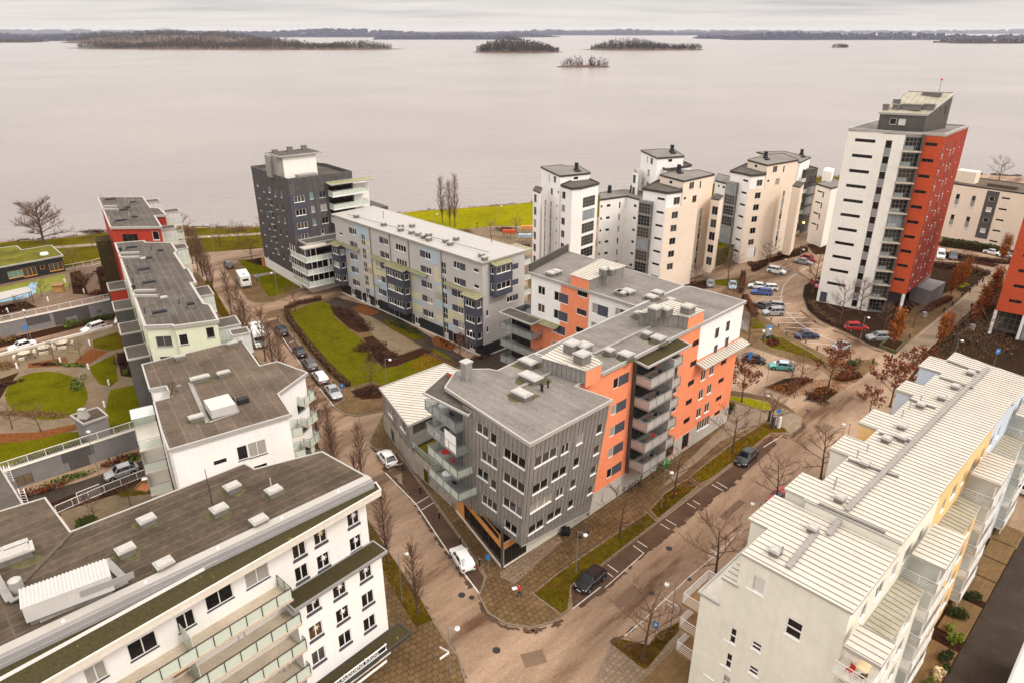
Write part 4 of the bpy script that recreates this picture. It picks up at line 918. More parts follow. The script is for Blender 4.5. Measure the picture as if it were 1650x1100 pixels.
for (t0, t1, m_) in ((.12, .22, 'stucco_red'), (.36, .46, 'brick_mid'), (.6, .7, 'brick_mid'), (.82, .92, 'brick_mid')):
 w0 = P(184, 392, zc); w1 = P(232, 526, zc); d = Vector((w1[0] - w0[0], w1[1] - w0[1])); nn = Vector((d.y, -d.x)).normalized(); d0 = Vector(w0) + d * t0; d1 = Vector(w0) + d * t1
 if nn.x > 0: nn = -nn
 q = [d0, d0 + nn * 2.6, d1 + nn * 2.6, d1]; fp = ccw([(p.x, p.y) for p in q]); mb = MB(); mb.prism(fp, 0, 13.2); mb.build('bay', m_, Cb)
 W = Wall((q[1].x, q[1].y), (q[2].x, q[2].y)); W = W if W.n[0] * nn.x + W.n[1] * nn.y > 0 else Wall((q[2].x, q[2].y), (q[1].x, q[1].y))
 roof(Cb, [(p[0], p[1], 13.45) for p in inset([(a, b, 0) for a, b in fp], -.15)], 'felt_c', 'trim_white', .2, name='bay_roof')
# ======== D: red building at the shore
D = thing('apartment_building', 'red apartment building with grey felt roof standing nearest the lake on the left', 'building', (-75, 138, 0))
zd = 21.0; dp = [(157, 318), (231, 318), (243, 335), (257, 336), (269, 347), (250, 348), (261, 366), (177, 367)]
rp_ = [P3(x, y, zd) for x, y in dp]; rc = ccw(rp_); foot = [p[:2] for p in inset(rc, .25)]
auto(D, foot, 0, zd - .2, 'stucco_red', [(210, 384, 2.8, 1.5, 6, 2.9, 'big'), (251, 380, 1.2, 1.7, 6, 2.9, 'w1')])
roof(D, rp_, 'felt_dark', 'trim_white', .35, lipw=.25)
for (x, y) in ((178, 321.5), (195, 355.5)): hood(D, x, y, zd, 2.2, .9, .45, an, m='vent_dark', moss=False)
for (x, y) in ((214, 326), (217, 350), (206, 334.5), (197, 339), (202, 338)): hood(D, x, y, zd, 1.1, .9, .5, an, m='vent_dark', moss=False)
for (x, y) in ((163, 320), (202, 325), (208, 349), (177, 356)): p = P(x, y, zd); pipe(D, p[0], p[1], zd, .9, .06, 'vent_metal')
mb = MB()
for (x0, y0, x1, y1) in ((167, 334.5, 189, 334), (167, 339, 191, 338.5)): one(D, 'roof_upstand', 'trim_white', P3(x0, y0, zd + .02), P3(x1, y1, zd + .02), .35, .35)
for (x, y, w, d, nf) in ((267, 367, 3.2, 3.4, 6), (276, 340, 3.2, 3.0, 6), (245, 324, 3.2, 3.0, 6)): tower_bal(D, (x, y), 19.0, w, d, nf, 'stucco_red')
for (t0, t1) in ((.55, .7),):
 w0 = P(157, 318, zd); w1 = P(177, 367, zd); d = Vector((w1[0] - w0[0], w1[1] - w0[1])); nn = Vector((d.y, -d.x)).normalized(); nn = nn if nn.x < 0 else -nn; d0 = Vector(w0) + d * t0; d1 = Vector(w0) + d * t1
 mb = MB(); mb.prism(ccw([(p.x, p.y) for p in (d0, d0 + nn * 2.6, d1 + nn * 2.6, d1)]), 0, 16.5); mb.build('bay', 'moss_roof', D)
# ======== H: long grey building with blue and yellow patches
H = thing('apartment_building', 'long pale grey apartment building with light blue and yellow facade patches', 'building', (-15, 130, 0))
HF, HL = (-5.06, 113.8), (-38.4, 147.8); e_ = (math.cos(RAD(44)), math.sin(RAD(44))); HR = (HF[0] + e_[0] * 10.2, HF[1] + e_[1] * 10.2); HB = (HL[0] + e_[0] * 10.2, HL[1] + e_[1] * 10.2)
hf = Wall(HL, HF); he = Wall(HF, HR); zh = 18.0
cols = [(549, 377, 1.3, .6, 2, 'w1'), (568, 373, 2.7, 1.3, 2, 'hp'), (618, 388.5, 3.0, 1.3, 2, 'hp'), (645.5, 400, 3.4, 1.3, 2, 'w4'), (685, 411, 3.2, 1.3, 5, 'hp'), (740, 429, 3.3, 1.3, 2, 'hpr'), (767, 436, 1.4, .7, 2, 'w1')]
for (x, y, w, h, n, k) in cols: hf.win(x, y, w, h, n, 2.95, k)
for (x, y, w, n, k) in ((570, 414, 2.7, 3, 'hp'), (613, 427.5, 2.9, 3, 'hpr'), (737, 474, 3.2, 3, 'hp')): hf.win(x, y, w, 1.3, n, 2.95, k)
for (x, y) in ((586, 398), (715, 437)):
 a, z = hf.uv(x, y)
 for k in range(5): hf.at(a, 14.4 - 2.95 * k, 1.3, 2.3, kind='stair')
hf.at(8.7, 1.3, .9, 1.9, kind='w1'); hf.at(22.5, 1.2, 1.1, 2.1, kind='g1'); hf.at(39.5, 1.2, 1.1, 2.1, kind='g1')
for a in (5, 14, 28, 44.5): hf.at(a, 1.4, 1.5, 1.4, kind='w2')
for (x, y, k) in ((826, 431, 'hpr'),): he.win(x, y, 2.9, 1.1, 5, 2.95, k)
he.at(1.0, 8.3, .6, 1.2, kind='w1'); he.at(1.0, 5.2, .6, 1.2, kind='w1'); he.at(6.5, 1.3, .9, 1.6, kind='w1')
mb = MB(); pb = MB()
for W in (hf, he, Wall(HR, HB), Wall(HB, HL)): W.mesh(mb, 2.45, zh - .25) if False else None
for W in (Wall(HR, HB), Wall(HB, HL)):
 for z in (15.6, 12.6, 9.7, 6.7, 3.8):
  for a in range(2, int(W.L) - 1, 4): W.at(a + .5, z, 1.6, 1.3, kind='w2')
for W in (hf, he, Wall(HR, HB), Wall(HB, HL)):
 W.mesh(mb, 0, zh - .2)
for W in (hf, he): make_windows(W, H)
mb.build('wall', 'wall_grey', H)
for W in (hf, he):
 mb = MB(); cut = sorted([q for q in W.r if q[1] < 2.4], key=lambda q: q[0]); x = 0
 for q in cut:
  W.box(mb, x, .35, q[0] - .05, 2.45, .0, .04); mb.build('plinth_cladding', 'black_wood', H); mb = MB(); x = q[2] + .05
 W.box(mb, x, .35, W.L, 2.45, .0, .04); mb.build('plinth_cladding', 'black_wood', H); mb = MB(); W.box(mb, 0, -.05, W.L, .35, 0, .1); mb.build('plinth', 'concrete_pale', H)
def clad(W, a0, z0, a1, z1, m, parent=H, o=.025):
 """flat facade panel that stops short of every opening"""
 rs = [q for q in W.r if q[0] < a1 and q[2] > a0 and q[1] < z1 and q[3] > z0]; mb = MB()
 xs = sorted(set([a0, a1] + [min(max(v, a0), a1) for q in rs for v in (q[0] - .06, q[2] + .06)]))
 for p, r_ in zip(xs, xs[1:]):
  if r_ - p < .02: continue
  m_ = (p + r_) / 2; z = z0
  for q in sorted([q for q in rs if q[0] - .06 <= m_ <= q[2] + .06], key=lambda q: q[1]):
   if q[1] - .09 > z: W.box(mb, p, z, r_, q[1] - .09, 0, o)
   z = max(z, q[3] + .06)
  if z1 > z: W.box(mb, p, z, r_, z1, 0, o)
 if mb.f: mb.build('facade_panel', m, parent)
for (base) in (7.6, 30.3):
 clad(hf, base, 14.6, base + 5.2, 17.2, 'patch_blue')
r_ = random.Random(5)
for (a0, a1) in ((3.4, 7.6), (10.4, 13.5), (13.6, 19.7), (26.6, 31.2), (34.2, 36.4), (36.4, 43.8)):
 z = 2.6
 top = 14.6 if a0 in (10.4, 34.2) else 11.6
 k = 0
 while z < top - .3:
  hgt = r_.choice((.7, 1.0, 1.4)); aa = a0
  while aa < a1 - .3:
   w = min(a1 - aa, r_.choice((1.2, 2.2, 3.1, 4.3))); c = r_.random(); m_ = 'patch_blue' if c < .3 else ('patch_yellow' if c < .62 else ('patch_olive' if c < .66 else None))
   if m_: clad(hf, aa + .01, z + .01, aa + w - .01, min(z + hgt, top) - .01, m_)
   aa += w
  z += hgt
for a in (13.5, 20.4, 26.5, 36.4): mb = MB(); hf.box(mb, a, .4, a + .14, 17.7, .03, .16); mb.build('downpipe', 'metal_grey', H)
def bay(W, a0, a1, z0, z1, dep, nfl, parent=H, nw=2):
 F = [W.pt(a0, 0, dep), W.pt(a1, 0, dep), W.pt(a1, 0, 0), W.pt(a0, 0, 0)]; f = Wall(F[0][:2], F[1][:2]); r = Wall(F[1][:2], F[2][:2]); l = Wall(F[3][:2], F[0][:2]); n = nfl
 for k in range(n):
  zc_ = z0 + 1.85 + k * 2.95; w = (a1 - a0 - .6) / nw
  for j in range(nw): f.at(.3 + w * (j + .5), zc_, w - .25, 1.25, kind='w3')
  r.at(dep / 2, zc_, dep - .5, 1.25, kind='w1'); l.at(dep / 2, zc_, dep - .5, 1.25, kind='w1')
 mb = MB()
 for w_ in (f, r, l): w_.mesh(mb, z0, z1, .1)
 mb.face([(p[0], p[1], z0) for p in F]); mb.face([(p[0], p[1], z1) for p in F]); b = mb.build('bay', 'slate_blue', parent)
 for w_ in (f, r, l): make_windows(w_, b)
 for k in range(n): mb = MB(); f.box(mb, 0, z0 + .25 + k * 2.95, f.L, z0 + .95 + k * 2.95, -.01, .05); mb.build('panel', 'slate_blue', b)
def canopy(W, a0, a1, z, dep, parent=H, drop=.35):
 q = [W.pt(a0, z - drop, dep), W.pt(a1, z - drop, dep), W.pt(a1, z, .02), W.pt(a0, z, .02)]; roof(parent, q, 'awning_moss', 'trim_grey', .1, lip=0, name='canopy'); ribs(parent, q, math.atan2(W.n[1], W.n[0]), .55, m='seam', name='canopy_seams')
bay(hf, .1, 3.3, 2.6, 11.5, 1.5, 3, nw=1); canopy(hf, -.3, 3.5, 12.2, 2.1); canopy(hf, 3.5, 9.2, 12.2, .9)
bay(hf, 20.6, 26.5, 2.6, 11.5, 1.6, 3); canopy(hf, 14.0, 20.5, 12.1, .9); canopy(hf, 20.5, 26.9, 12.1, 2.1); canopy(hf, 26.9, 32.2, 12.1, .9)
bay(hf, 44.2, 47.4, 2.6, 11.5, 1.5, 3, nw=1); canopy(hf, 37.8, 43.9, 12.2, .9); canopy(hf, 43.9, 48.2, 12.1, 2.1)
bay(he, 1.7, 5.9, 11.4, 17.0, 1.3, 2, nw=1); canopy(he, 1.5, 6.1, 17.6, 1.7)
rh = [hf.pt(-.3, zh, .45), hf.pt(hf.L + .4, zh, .45), he.pt(he.L + .3, zh, .3), (HB[0] - .2, HB[1] + .4, zh)]
roof(H, rh, 'vent_metal', 'trim_grey', .3, lip=.05, lipw=.1); ribs(H, [(p[0], p[1], p[2] + .01) for p in rh], RAD(44), 1.2, m='trim_grey', h=.03)
mb = MB(); rl = [(545, 350), (840 - 200, 378), (700, 392), (760, 408)]
for i, (x, y) in enumerate(((574, 347), (618, 360), (645.5, 368.5), (663, 373), (674, 376), (682.5, 380), (691, 377), (691, 384), (718, 386.5), (725.5, 391), (776, 409.5), (781, 415), (664, 362), (735, 383), (646, 363))): hood(H, x, y, zh, .9, 1.1, .55 + (.5 if i in (6,) else 0), RAD(44), m='vent_metal', moss=False)
one(H, 'snow_rail', 'metal_dark', P3(560, 346, zh + .3), P3(788, 407, zh + .3), .06, .06); pipe(H, *P(792, 391, zh), zh, 1.3, .05); pipe(H, *P(618, 352, zh), zh, 1.5, .05)
bh = Wall(HB, HL)
rbw = Wall(HR, HB)
for k in range(6): balcony(H, rbw, .2, 4.2, 15.0 - 2.95 * k + .2, .05, 2.0, slab='concrete_pale', h=1.0, post=1.3)
roof(H, [rbw.pt(0, 17.8, .05), rbw.pt(4.4, 17.8, .05), rbw.pt(4.4, 17.8, 2.2), rbw.pt(0, 17.8, 2.2)], 'awning_moss', 'trim_grey', .15, name='balcony_roof')
# ======== dark brick tower by the lake
T = thing('apartment_building', 'tall charcoal brick tower with glazed corner balconies beside the lake', 'building', (-45, 160, 0))
FT = frame((-48.2, 150.7), 40.0)
zt = 24.5; w1 = 15.2; dp_ = 21
lf = Wall(FT(0, dp_), FT(0, 0)); fr = Wall(FT(0, 0), FT(w1, 0))
for k in range(3): fr.at(2.0, 20.3 - 2.95 * k, 2.4, 1.4, kind='w3'); fr.at(4.9, 20.6 - 2.95 * k, .9, 1.5, kind='dw'); fr.at(7.5, 20.6 - 2.95 * k, 1.6, 1.5, kind='dw2')
fr.at(2.2, 11.9, 1.6, 1.2, kind='w2'); fr.at(6.6, 12.2, .7, 1.2, kind='w1')
for k in range(7):
 for a in (2.5, 6.2, 9.5, 12.6, 16.2): lf.at(a, 20.8 - 2.95 * k - (.4 if a in (6.2, 12.6) else 0), .9 if a != 9.5 else 1.3, 1.4 if a != 2.5 else .6, kind='dw')
mb = MB()
for W in (lf, fr): W.mesh(mb, 2.6, zt)
bk = [FT(w1, 0), FT(w1, dp_ * .62), FT(w1 - 4, dp_), FT(0, dp_)]
for u, v in zip(bk, bk[1:]): W = Wall(u, v); [W.at(a + .5, z, 1.2, 1.3, kind='dw') for a in range(2, int(W.L), 3) for z in (20, 17, 14, 11, 8)]; W.mesh(mb, 0, zt); make_windows(W, T)
mb.build('wall', 'brick_charcoal', T); mb = MB(); lf.mesh(mb, 0, 2.6); fr.mesh(mb, 0, 2.6); mb.build('ground_storey', 'stucco_white', T)
for W in (lf, fr): make_windows(W, T)
for k in range(3): clad(fr, .3, 18.6 - 2.95 * k - .1, 3.6, 21.4 - 2.95 * k, 'slate_panel', T, .06); clad(lf, dp_ - 2.0, 18.5 - 2.95 * k, dp_ - .2, 21.3 - 2.95 * k, 'slate_panel', T, .06)
for k in range(5): [one(T, 'window_hood', 'glass_sky', lf.pt(a, 18.6 - 2.95 * k, .35), lf.pt(a + 1.5, 18.6 - 2.95 * k, .35), .6, .06) for a in (8.8,)]
rt = [FT(0, 0, zt - .4), FT(w1, 0, zt - .4), FT(w1, dp_ * .62, zt - .4), FT(w1 - 4, dp_, zt - .4), FT(0, dp_, zt - .4)]
roof(T, rt, 'felt_c', 'brick_dark', .2, lip=.75, lipw=.3)
fp = [FT(1.2, 4.5), FT(9.0, 4.5), FT(9.0, 11.0), FT(1.2, 11.0)]
auto(T, fp, zt - .4, zt + 4.3, 'stucco_offwhite', name='roof_house'); mb = MB(); mb.prism([FT(-.0, 5.0), FT(1.15, 4.6), FT(1.15, 11), FT(-.0, 11)], zt - .4, zt + 4.4); mb.prism([FT(-.6, 7.5), FT(-.02, 7.5), FT(-.02, 10), FT(-.6, 10)], zt - .4, zt + 4.4); mb.build('chimney_stack', 'zinc', T)
roof(T, [FT(.2, 3.8, zt + 4.6), FT(10.4, 3.8, zt + 4.6), FT(10.4, 11.4, zt + 4.6), FT(.2, 11.4, zt + 4.6)], 'felt_c', 'trim_grey', .25, name='roof_house_roof')
for (a, b) in ((1.5, 9), (5, 9), (8.4, 9)): x, y = FT(a, b); unit(T, x, y, zt + 4.6, 1.0, 1.2, .9 if a > 2 else .6, RAD(40), 'vent_side')
mb = MB(); mb.box(FT(5.4, 2.6, zt - .4), (4.4, 1.8, .9), RAD(40)); mb.build('roof_light', 'zinc', T)
ub = Wall(FT(8.9, -.0), FT(20, -.0))
for k, z in enumerate((20.6, 17.7, 14.6)):
 balcony(T, ub, 0 if True else 0, 8.8 if k < 2 else 5.2, z - .3, .03, 2.2, slab='metal_white', rail='metal_white', h=1.05, post=1.4, th=.35)
 g = MB(); ub.box(g, .2, z - .25, 5.9, z + 2.1, .02, .08); g.build('glazed_front', 'glass_dark', T)
mb = MB(); ub.box(mb, 5.9, 14.0, 10.2, 21.9, -6, .0); mb.build('balcony_core', 'stucco_white', T)
roof(T, [ub.pt(-.4, 23.1, .03), ub.pt(10.6, 23.1, .03), ub.pt(10.6, 22.9, 2.6), ub.pt(-.4, 22.9, 2.6)], 'awning_moss', 'trim_grey', .2, name='balcony_roof')
lb = [FT(.6, -4.3), FT(14.2, -4.3), FT(14.2, -.03), FT(.6, -.03)]
lw = auto(T, lb, 2.6, 11.0, 'brick_charcoal', [(523, 386, 1.0, 1.4, 2, 2.95, 'dw'), (526, 404, 1.0, 1.4, 1, 2.95, 'dw')], name='lower_block')
auto(T, [(p[0], p[1]) for p in lb], 0, 2.6, 'stucco_white', [(530, 441, 1.8, .7, 1, 3, 'd1')], name='ground_storey')
roof(T, [FT(.5, -4.4, 11.2), FT(14.3, -4.4, 11.2), FT(14.3, -.04, 11.2), FT(.5, -.04, 11.2)], 'brick_dark', 'trim_white', .25, lip=.2, lipw=.2, name='terrace_roof')
gb = Wall(FT(-1.3, -7.0), FT(8.9, -7.0))
for k, z in enumerate((8.1, 5.2, 2.4)):
 mb = MB(); q = [FT(-1.3, -7.0), FT(8.9, -7.0), FT(8.9, -4.32), FT(.55, -4.32), FT(.55, 1.0), FT(-1.3, 1.0)]; mb.prism(q, z - .25, z, bottom=True); b = mb.build('balcony', 'metal_white', T)
 g = MB(); rl = MB(); qi = [FT(-1.2, .9), FT(-1.2, -6.9), FT(8.8, -6.9), FT(8.8, -4.4)]
 for u, v in zip(qi, qi[1:]):
  L = math.hypot(u[0] - v[0], u[1] - v[1]); n = round(L / 1.25); g.bar((u[0], u[1], z - .1), (v[0], v[1], z - .1), .02, 1.1); rl.bar((u[0], u[1], z + 1.02), (v[0], v[1], z + 1.02), .07, .06)
  for j in range(n + 1): t = j / n; rl.bar((u[0] + (v[0] - u[0]) * t, u[1] + (v[1] - u[1]) * t, z), (u[0] + (v[0] - u[0]) * t, u[1] + (v[1] - u[1]) * t, z + (2.6 if k > 0 or j < 3 else 1.0)), .07, .07)
 rl.build('railing', 'metal_white', b); g.build('railing_panel', 'rail_glass' if k != 1 else 'screen_glass', b)
 if k == 1:
  g = MB()
  for t in (4.0, 4.9, 6.1, 6.9, 8.1): u = FT(t, -6.6); v = FT(t + .45, -6.6); g.bar((u[0], u[1], z + .1), (v[0], v[1], z + .1), .08, 2.3)
  g.build('curtains', 'stucco_white', b)
mb = MB(); lw2 = Wall(FT(.6, -4.34), FT(8.8, -4.34)); lw2.box(mb, .1, .0 + 2.5, 8, 10.6, .0, .03); mb.build('glazed_front', 'glass_dark', T)
roof(T, [FT(-1.3, -6.9, 11.0), FT(4.6, -6.9, 11.0), FT(4.6, -4.4, 11.0), FT(-1.3, -4.4, 11.0)], 'metal_roof', 'trim_white', .2, name='balcony_roof')
mb = MB(); mb.prism([FT(15.22, 1.0), FT(24.5, 1.0), FT(24.5, 9), FT(15.22, 9)], 0, 15.2); mb.build('rear_wing', 'brick_charcoal', T)
# ======== J + K: grey leaning block, orange block, white wing
K = thing('apartment_building', 'orange and grey apartment block on the street corner, with leaning zinc clad end', 'building', (5, 68, 0))
FK = frame((10.6, 67.8), 44.5)
c44, s44 = math.cos(RAD(44.5)), math.sin(RAD(44.5)); la, lb_ = -.17, -.235; LEAN = (la * c44 - lb_ * s44, la * s44 + lb_ * c44)
zj = 19.5
pF, pR, pW = FK(-15.7, -3.2), FK(-3.9, -3.3), FK(-15.2, 6.8)
se = Wall(pF, pR, LEAN, zj); sw = Wall(pW, pF, LEAN, zj)
for (x, y, w, k) in ((880, 736, 3.2, 'w3'), (871, 783, 2.3, 'w2'), (872, 810, 3.2, 'w3'), (864, 848, 2.4, 'w2'), (901.5, 762, 2.3, 'w2'), (893.5, 828, 2.4, 'w2'), (911, 722, 1.2, 'w2'), (902, 793, 1.2, 'w2'), (934.5, 707, 1.0, 'w1'), (929, 744, 1.0, 'w1'), (924, 778.5, 1.0, 'w1'), (920, 811, 1.0, 'w1'), (966.5, 690, 1.0, 'w1'), (961.5, 724.5, 1.0, 'w1'), (956.5, 757, 1.0, 'w1'), (951.5, 789, 1.0, 'w1')): se.win(x, y, w, 1.45, kind=k)
for (x, y, w, k) in ((777, 692, 1.9, 'w2'), (788, 740, 2.6, 'w3'), (777.5, 764, 1.9, 'w2'), (788.5, 810, 2.6, 'w3'), (794.5, 706, 1.0, 'w1'), (794.5, 780, 1.0, 'w1'), (828.5, 738, 3.2, 'w3'), (827.5, 777, 3.2, 'w3'), (825.5, 816, 3.0, 'w3'), (822.5, 849, 2.0, 'w2')): sw.win(x, y, w, 1.45, kind=k)
mb = MB(); se.mesh(mb, 3.6, zj - .2); mb.face([se.pt(0, 3.6), se.pt(se.L, 1.5), se.pt(se.L, 3.6)]); sw.mesh(mb, 3.7, zj - .2)
ne = Wall(pR, FK(-4.3, 1.0), LEAN, zj); ne.mesh(mb, .5, zj - .2); Wall(FK(-15.0, 11), pW, LEAN, zj).mesh(mb, 3.7, zj - .2) if False else None
mb.build('leaning_wall', 'zinc', K); make_windows(se, K); make_windows(sw, K)
wall_ribs(K, se, 3.4, zj - .3, .62, 'zinc_seam'); wall_ribs(K, sw, 3.7, zj - .3, .62, 'zinc_seam')
one(K, 'base_flashing', 'trim_white', se.pt(0, 3.5, .03), se.pt(se.L, 1.42, .04), .1, .1)
one(K, 'corner_trim', 'trim_grey', se.pt(0.0, 3.6, .02), se.pt(0.0, zj - .3, .02), .12, .12)
gb0, gb1, gb2 = P(736, 824, 0), P(810, 917, 0), FK(1.0, 1.75)
g1 = Wall(gb0, gb1); g2 = Wall(gb1, gb2)
g1.at(g1.L / 2 + .9, 1.5, g1.L - 2.4, 2.3, kind='shop'); g1.at(g1.L * .62, 3.8, g1.L * .62, .8, kind='shop')
g2.at(1.9, 1.5, 3.4, 2.3, kind='shop'); g2.at(11.2, .75, 1.5, .6, kind='d1'); g2.at(14.0, .75, 1.5, .6, kind='d1')
mb = MB(); g1.mesh(mb, .0, 4.35); g1w = g1; mb.build('ground_storey', 'timber_orange', K); make_windows(g1, K)
mb = MB(); g2.box(mb, 0, 2.75, 3.9, 3.5, .01, .05); mb.build('timber_panel', 'timber_orange', K); mb = MB(); g2.mesh(mb, 0, 3.6); mb.build('plinth_wall', 'concrete_pale', K); make_windows(g2, K)
mb = MB(); g1.box(mb, 0, -.05, g1.L, .35, .0, .12); mb.build('plinth', 'concrete_pale', K)
mb = MB(); g1.box(mb, g1.L - .2, 0, g1.L + .05, 5.2, -.1, .12); mb.build('corner_post', 'dark_metal', K)
zk = 19.5; kf = Wall(FK(-4.5, 1.55), FK(31.9, 1.3))
for (x, y, n) in ((1001, 612.5, 1), (997, 655.5, 4)): kf.win(x, y, 2.9, 1.35, n, 2.95, 'kp')
for i in range(5): kf.win((1087, 1085, 1084, 1083, 1081)[i], (570, 602, 628, 657, 684)[i], 2.1, 1.5, kind='kpl')
kf.win(1121, 553, 1.5, .8, 5, 2.9, 'slit'); kf.win(1166, 583, 1.5, .7, 3, 2.9, 'slit')
for (x, y) in ((1133.5, 604), (1147, 596)): kf.win(x, y, 1.2, 1.5, 3, 2.95, 'w2')
kf.win(1127, 685, 1.2, 1.5, kind='w2'); kf.win(1137, 679, 2.0, 1.6, kind='w3'); kf.win(1155.5, 665, 1.5, .6, kind='slit'); kf.win(1104, 710, 1.6, 2.3, kind='ddoor'); kf.win(978, 783, 2.4, 2.4, kind='ddoor'); kf.win(1079, 722, 1.8, 2.5, kind='ddoor'); kf.win(1035, 757, .9, 1.0, kind='d1')
kr = Wall(kf.B, FK(31.6, 9.5))
for k in range(5): kr.at(3.5, 16.6 - 2.95 * k, 1.2, 1.4, kind='w1')
mb = MB(); kf.mesh(mb, 0, zk - .2); kr.mesh(mb, 0, zk - .2); mb.build('wall', 'stucco_orange', K); make_windows(kf, K); make_windows(kr, K)
clad(kf, 0, 0, kf.L, 3.0, 'plinth', K, .04); clad(kr, 0, 0, kr.L, 3.0, 'plinth', K, .04)
clad(kf, 25.4, 14.0, kf.L + .04, zk - .25, 'stucco_white', K, .05); clad(kr, -.05, 14.0, kr.L, zk - .25, 'stucco_white', K, .05)
for i, (x, y, w) in enumerate(((1154.5, 536, .9), (1172, 525, .9), (1152, 563, .9), (1170, 551, .9))):
 a, z = kf.uv(x, y); mb = MB(); kf.box(mb, a - w / 2 - .06, z - .8, a + w / 2 + .06, z + .8, .05, .09); o = mb.build('window', 'frame_white', K); mb = MB(); kf.box(mb, a - w / 2, z - .72, a + w / 2, z + .72, .09, .1); mb.build('pane', 'glass_mid', o)
cp0 = [kf.pt(25.2, 13.7, .05), kf.pt(kf.L + .7, 13.7, .05), kf.pt(kf.L + .7, 13.3, 1.5), kf.pt(25.2, 13.3, 1.5)]
roof(K, cp0, 'metal_roof', 'trim_grey', .15, lip=0, name='canopy'); ribs(K, cp0, math.atan2(kf.n[1], kf.n[0]), .6, m='seam_dark', name='canopy_seams')
rj = [FK(-15.9, -3.4, zj), FK(-3.8, -3.5, zj), FK(-4.3, 1.1, zj), FK(-2.5, 1.3, zj), FK(-1.5, 10.0, zj), FK(-7.7, 9.7, zj), FK(-8.0, 10.6, zj), FK(-9.8, 12.3, zj), FK(-11.0, 12.9, zj), FK(-14.4, 10.7, zj)]
roof(K, rj, 'felt_grey', 'trim_white', .35, lipw=.14)
rk = [FK(0.0, 1.0, zj), FK(32.1, 1.0, zj), FK(31.8, 9.8, zj), FK(31, 10.6, zj), FK(19.4, 10.6, zj), FK(-1.48, 9.9, zj)]
roof(K, rk, 'felt_grey', 'trim_grey', .35, lipw=.2)
def roof_box(parent, pts, z0, z1, clads='zinc', face=None):
 """standing seam box on a roof: clad sides, metal lid"""
 fp = ccw([p for p in pts]); mb = MB(); mb.prism(fp, z0, z1, 0, 0); b = mb.build('stair_head', clads, parent)
 for u, v in zip(fp, fp[1:] + fp[:1]):
  W = Wall(u, v)
  if W.L > 1: mb = MB(); [W.box(mb, a, z0, a + .04, z1 - .05, 0, .03) for a in [k * .6 + .1 for k in range(int(W.L / .6))]]; mb.build('seams', 'zinc_seam', b)
 q = inset([(p[0], p[1], z1 + .12) for p in fp], -.15); roof(b, q, 'metal_roof', 'trim_grey', .12, lip=.0, name='lid'); ribs(b, q, RAD(-46), .6, h=.06, m='seam', name='lid_seams'); return b
b1 = [P(874, 575, 21.2), P(944, 596, 21.2), P(969, 584.5, 21.2), P(922, 546, 21.2)]; roof_box(K, b1, zj, 21.1)
mb = MB(); w_ = Wall(P(944.5, 597, 21.2), P(969, 585.5, 21.2)); w_.box(mb, 0, zj - .3, w_.L, 21.05, -.05, .03); mb.build('stair_head_front', 'stucco_orange', K)
b2 = [P(1038, 502, 21.1), P(1087, 511, 21.1), P(1094, 521, 21.1) if False else P(1089, 507, 21.1), P(1110, 513, 21.1), P(1136, 505.5, 21.1), P(1074, 489, 21.1)]
b2 = [FK(14.4, 6.6), FK(17.2, 2.6), FK(17.4, 1.2), FK(20.9, 1.2), FK(20.9, 6.2)]; roof_box(K, b2, zj, 21.1)
mb = MB(); w_ = Wall(FK(17.3, 1.18), FK(20.95, 1.18)); w_.box(mb, 0, zj - .3, w_.L, 21.05, -.02, .06); mb.build('stair_head_front', 'stucco_orange', K)
for (x, y, w, l, h) in ((841, 633, 1.3, 2.2, .5), (855, 606, 1.5, 2.6, .5), (851, 582, 1.3, 2.2, .5), (1009, 570, 1.5, 1.6, .5), (982, 564, 1.1, 1.1, .6), (1061, 544, 1.5, 1.6, .5), (1042, 537, 1.1, 1.1, .6), (1030, 505, 1.1, 1.3, .6), (1081, 483, 1.0, 1.2, .6), (1050, 478, 1.4, 1.6, .4)): hood(K, x, y, zj, w, l, h, RAD(-46))
for (x, y, z_) in ((938.5, 570, 1.5), (941, 556, 1.3), (922, 553, 1.6), (1056, 496, 1.6), (1073, 497, 1.2), (1109, 494, 1.3)): hood(K, x, y, 21.2, 1.5, 1.7, z_ * .7, RAD(44), moss=False)
x, y = P(752, 610, zj); mb = MB(); mb.box((x, y, zj - .05), (.9, .9, 2.0), RAD(44)); o = mb.build('chimney', 'zinc', K); mb = MB(); mb.box((x, y, zj + 2.0), (1.1, 1.1, .15), RAD(44)); mb.build('chimney_cap', 'vent_metal', o)
for (x, y) in ((872, 629), (874, 631), (883, 624)): p = P(x, y, zj); pipe(K, p[0], p[1], zj, .8, .09)
one(K, 'roof_walkway', 'walkway', P3(835, 625, zj + .03), P3(893, 598, zj + .03), .4, .12); one(K, 'roof_walkway', 'walkway', P3(955, 571, zj + .03), P3(1048, 527, zj + .03), .4, .12)
k_s = kf.uv(1020, 598)[0]; bk1 = Wall(kf.pt(k_s, 0, 0)[:2], kf.pt(k_s + 8.6, 0, 0)[:2])
for i in range(5):
 z = 16.1 - 2.95 * i
 if z < 3: z = 4.2
 balcony(K, bk1, 0, 5.0, z, .03, 2.6, slab='metal_grey', glass='metal_grey' if False else 'steel_front', rail='trim_white', h=1.1, post=1.6, th=.25)
 balcony(K, bk1, 5.1, 8.6, z + .0, .03, 1.35, slab='metal_grey', glass='steel_front', rail='trim_white', h=1.1, post=1.6, th=.25, left=False)
 mb = MB(); bk1.box(mb, .5, z + .02, 4.6, z + 2.3, -.02, .03); mb.build('balcony_glazing', 'glass_dark', K)
mb = MB(); bk1.box(mb, 5.0, 3.0, 5.15, 18.0, .02, 2.4); mb.build('balcony_divider', 'wall_grey', K)
mb = MB(); bk1.box(mb, -.1, 3.2, .05, 18.9, .02, .5); mb.build('balcony_divider', 'dark_metal', K)
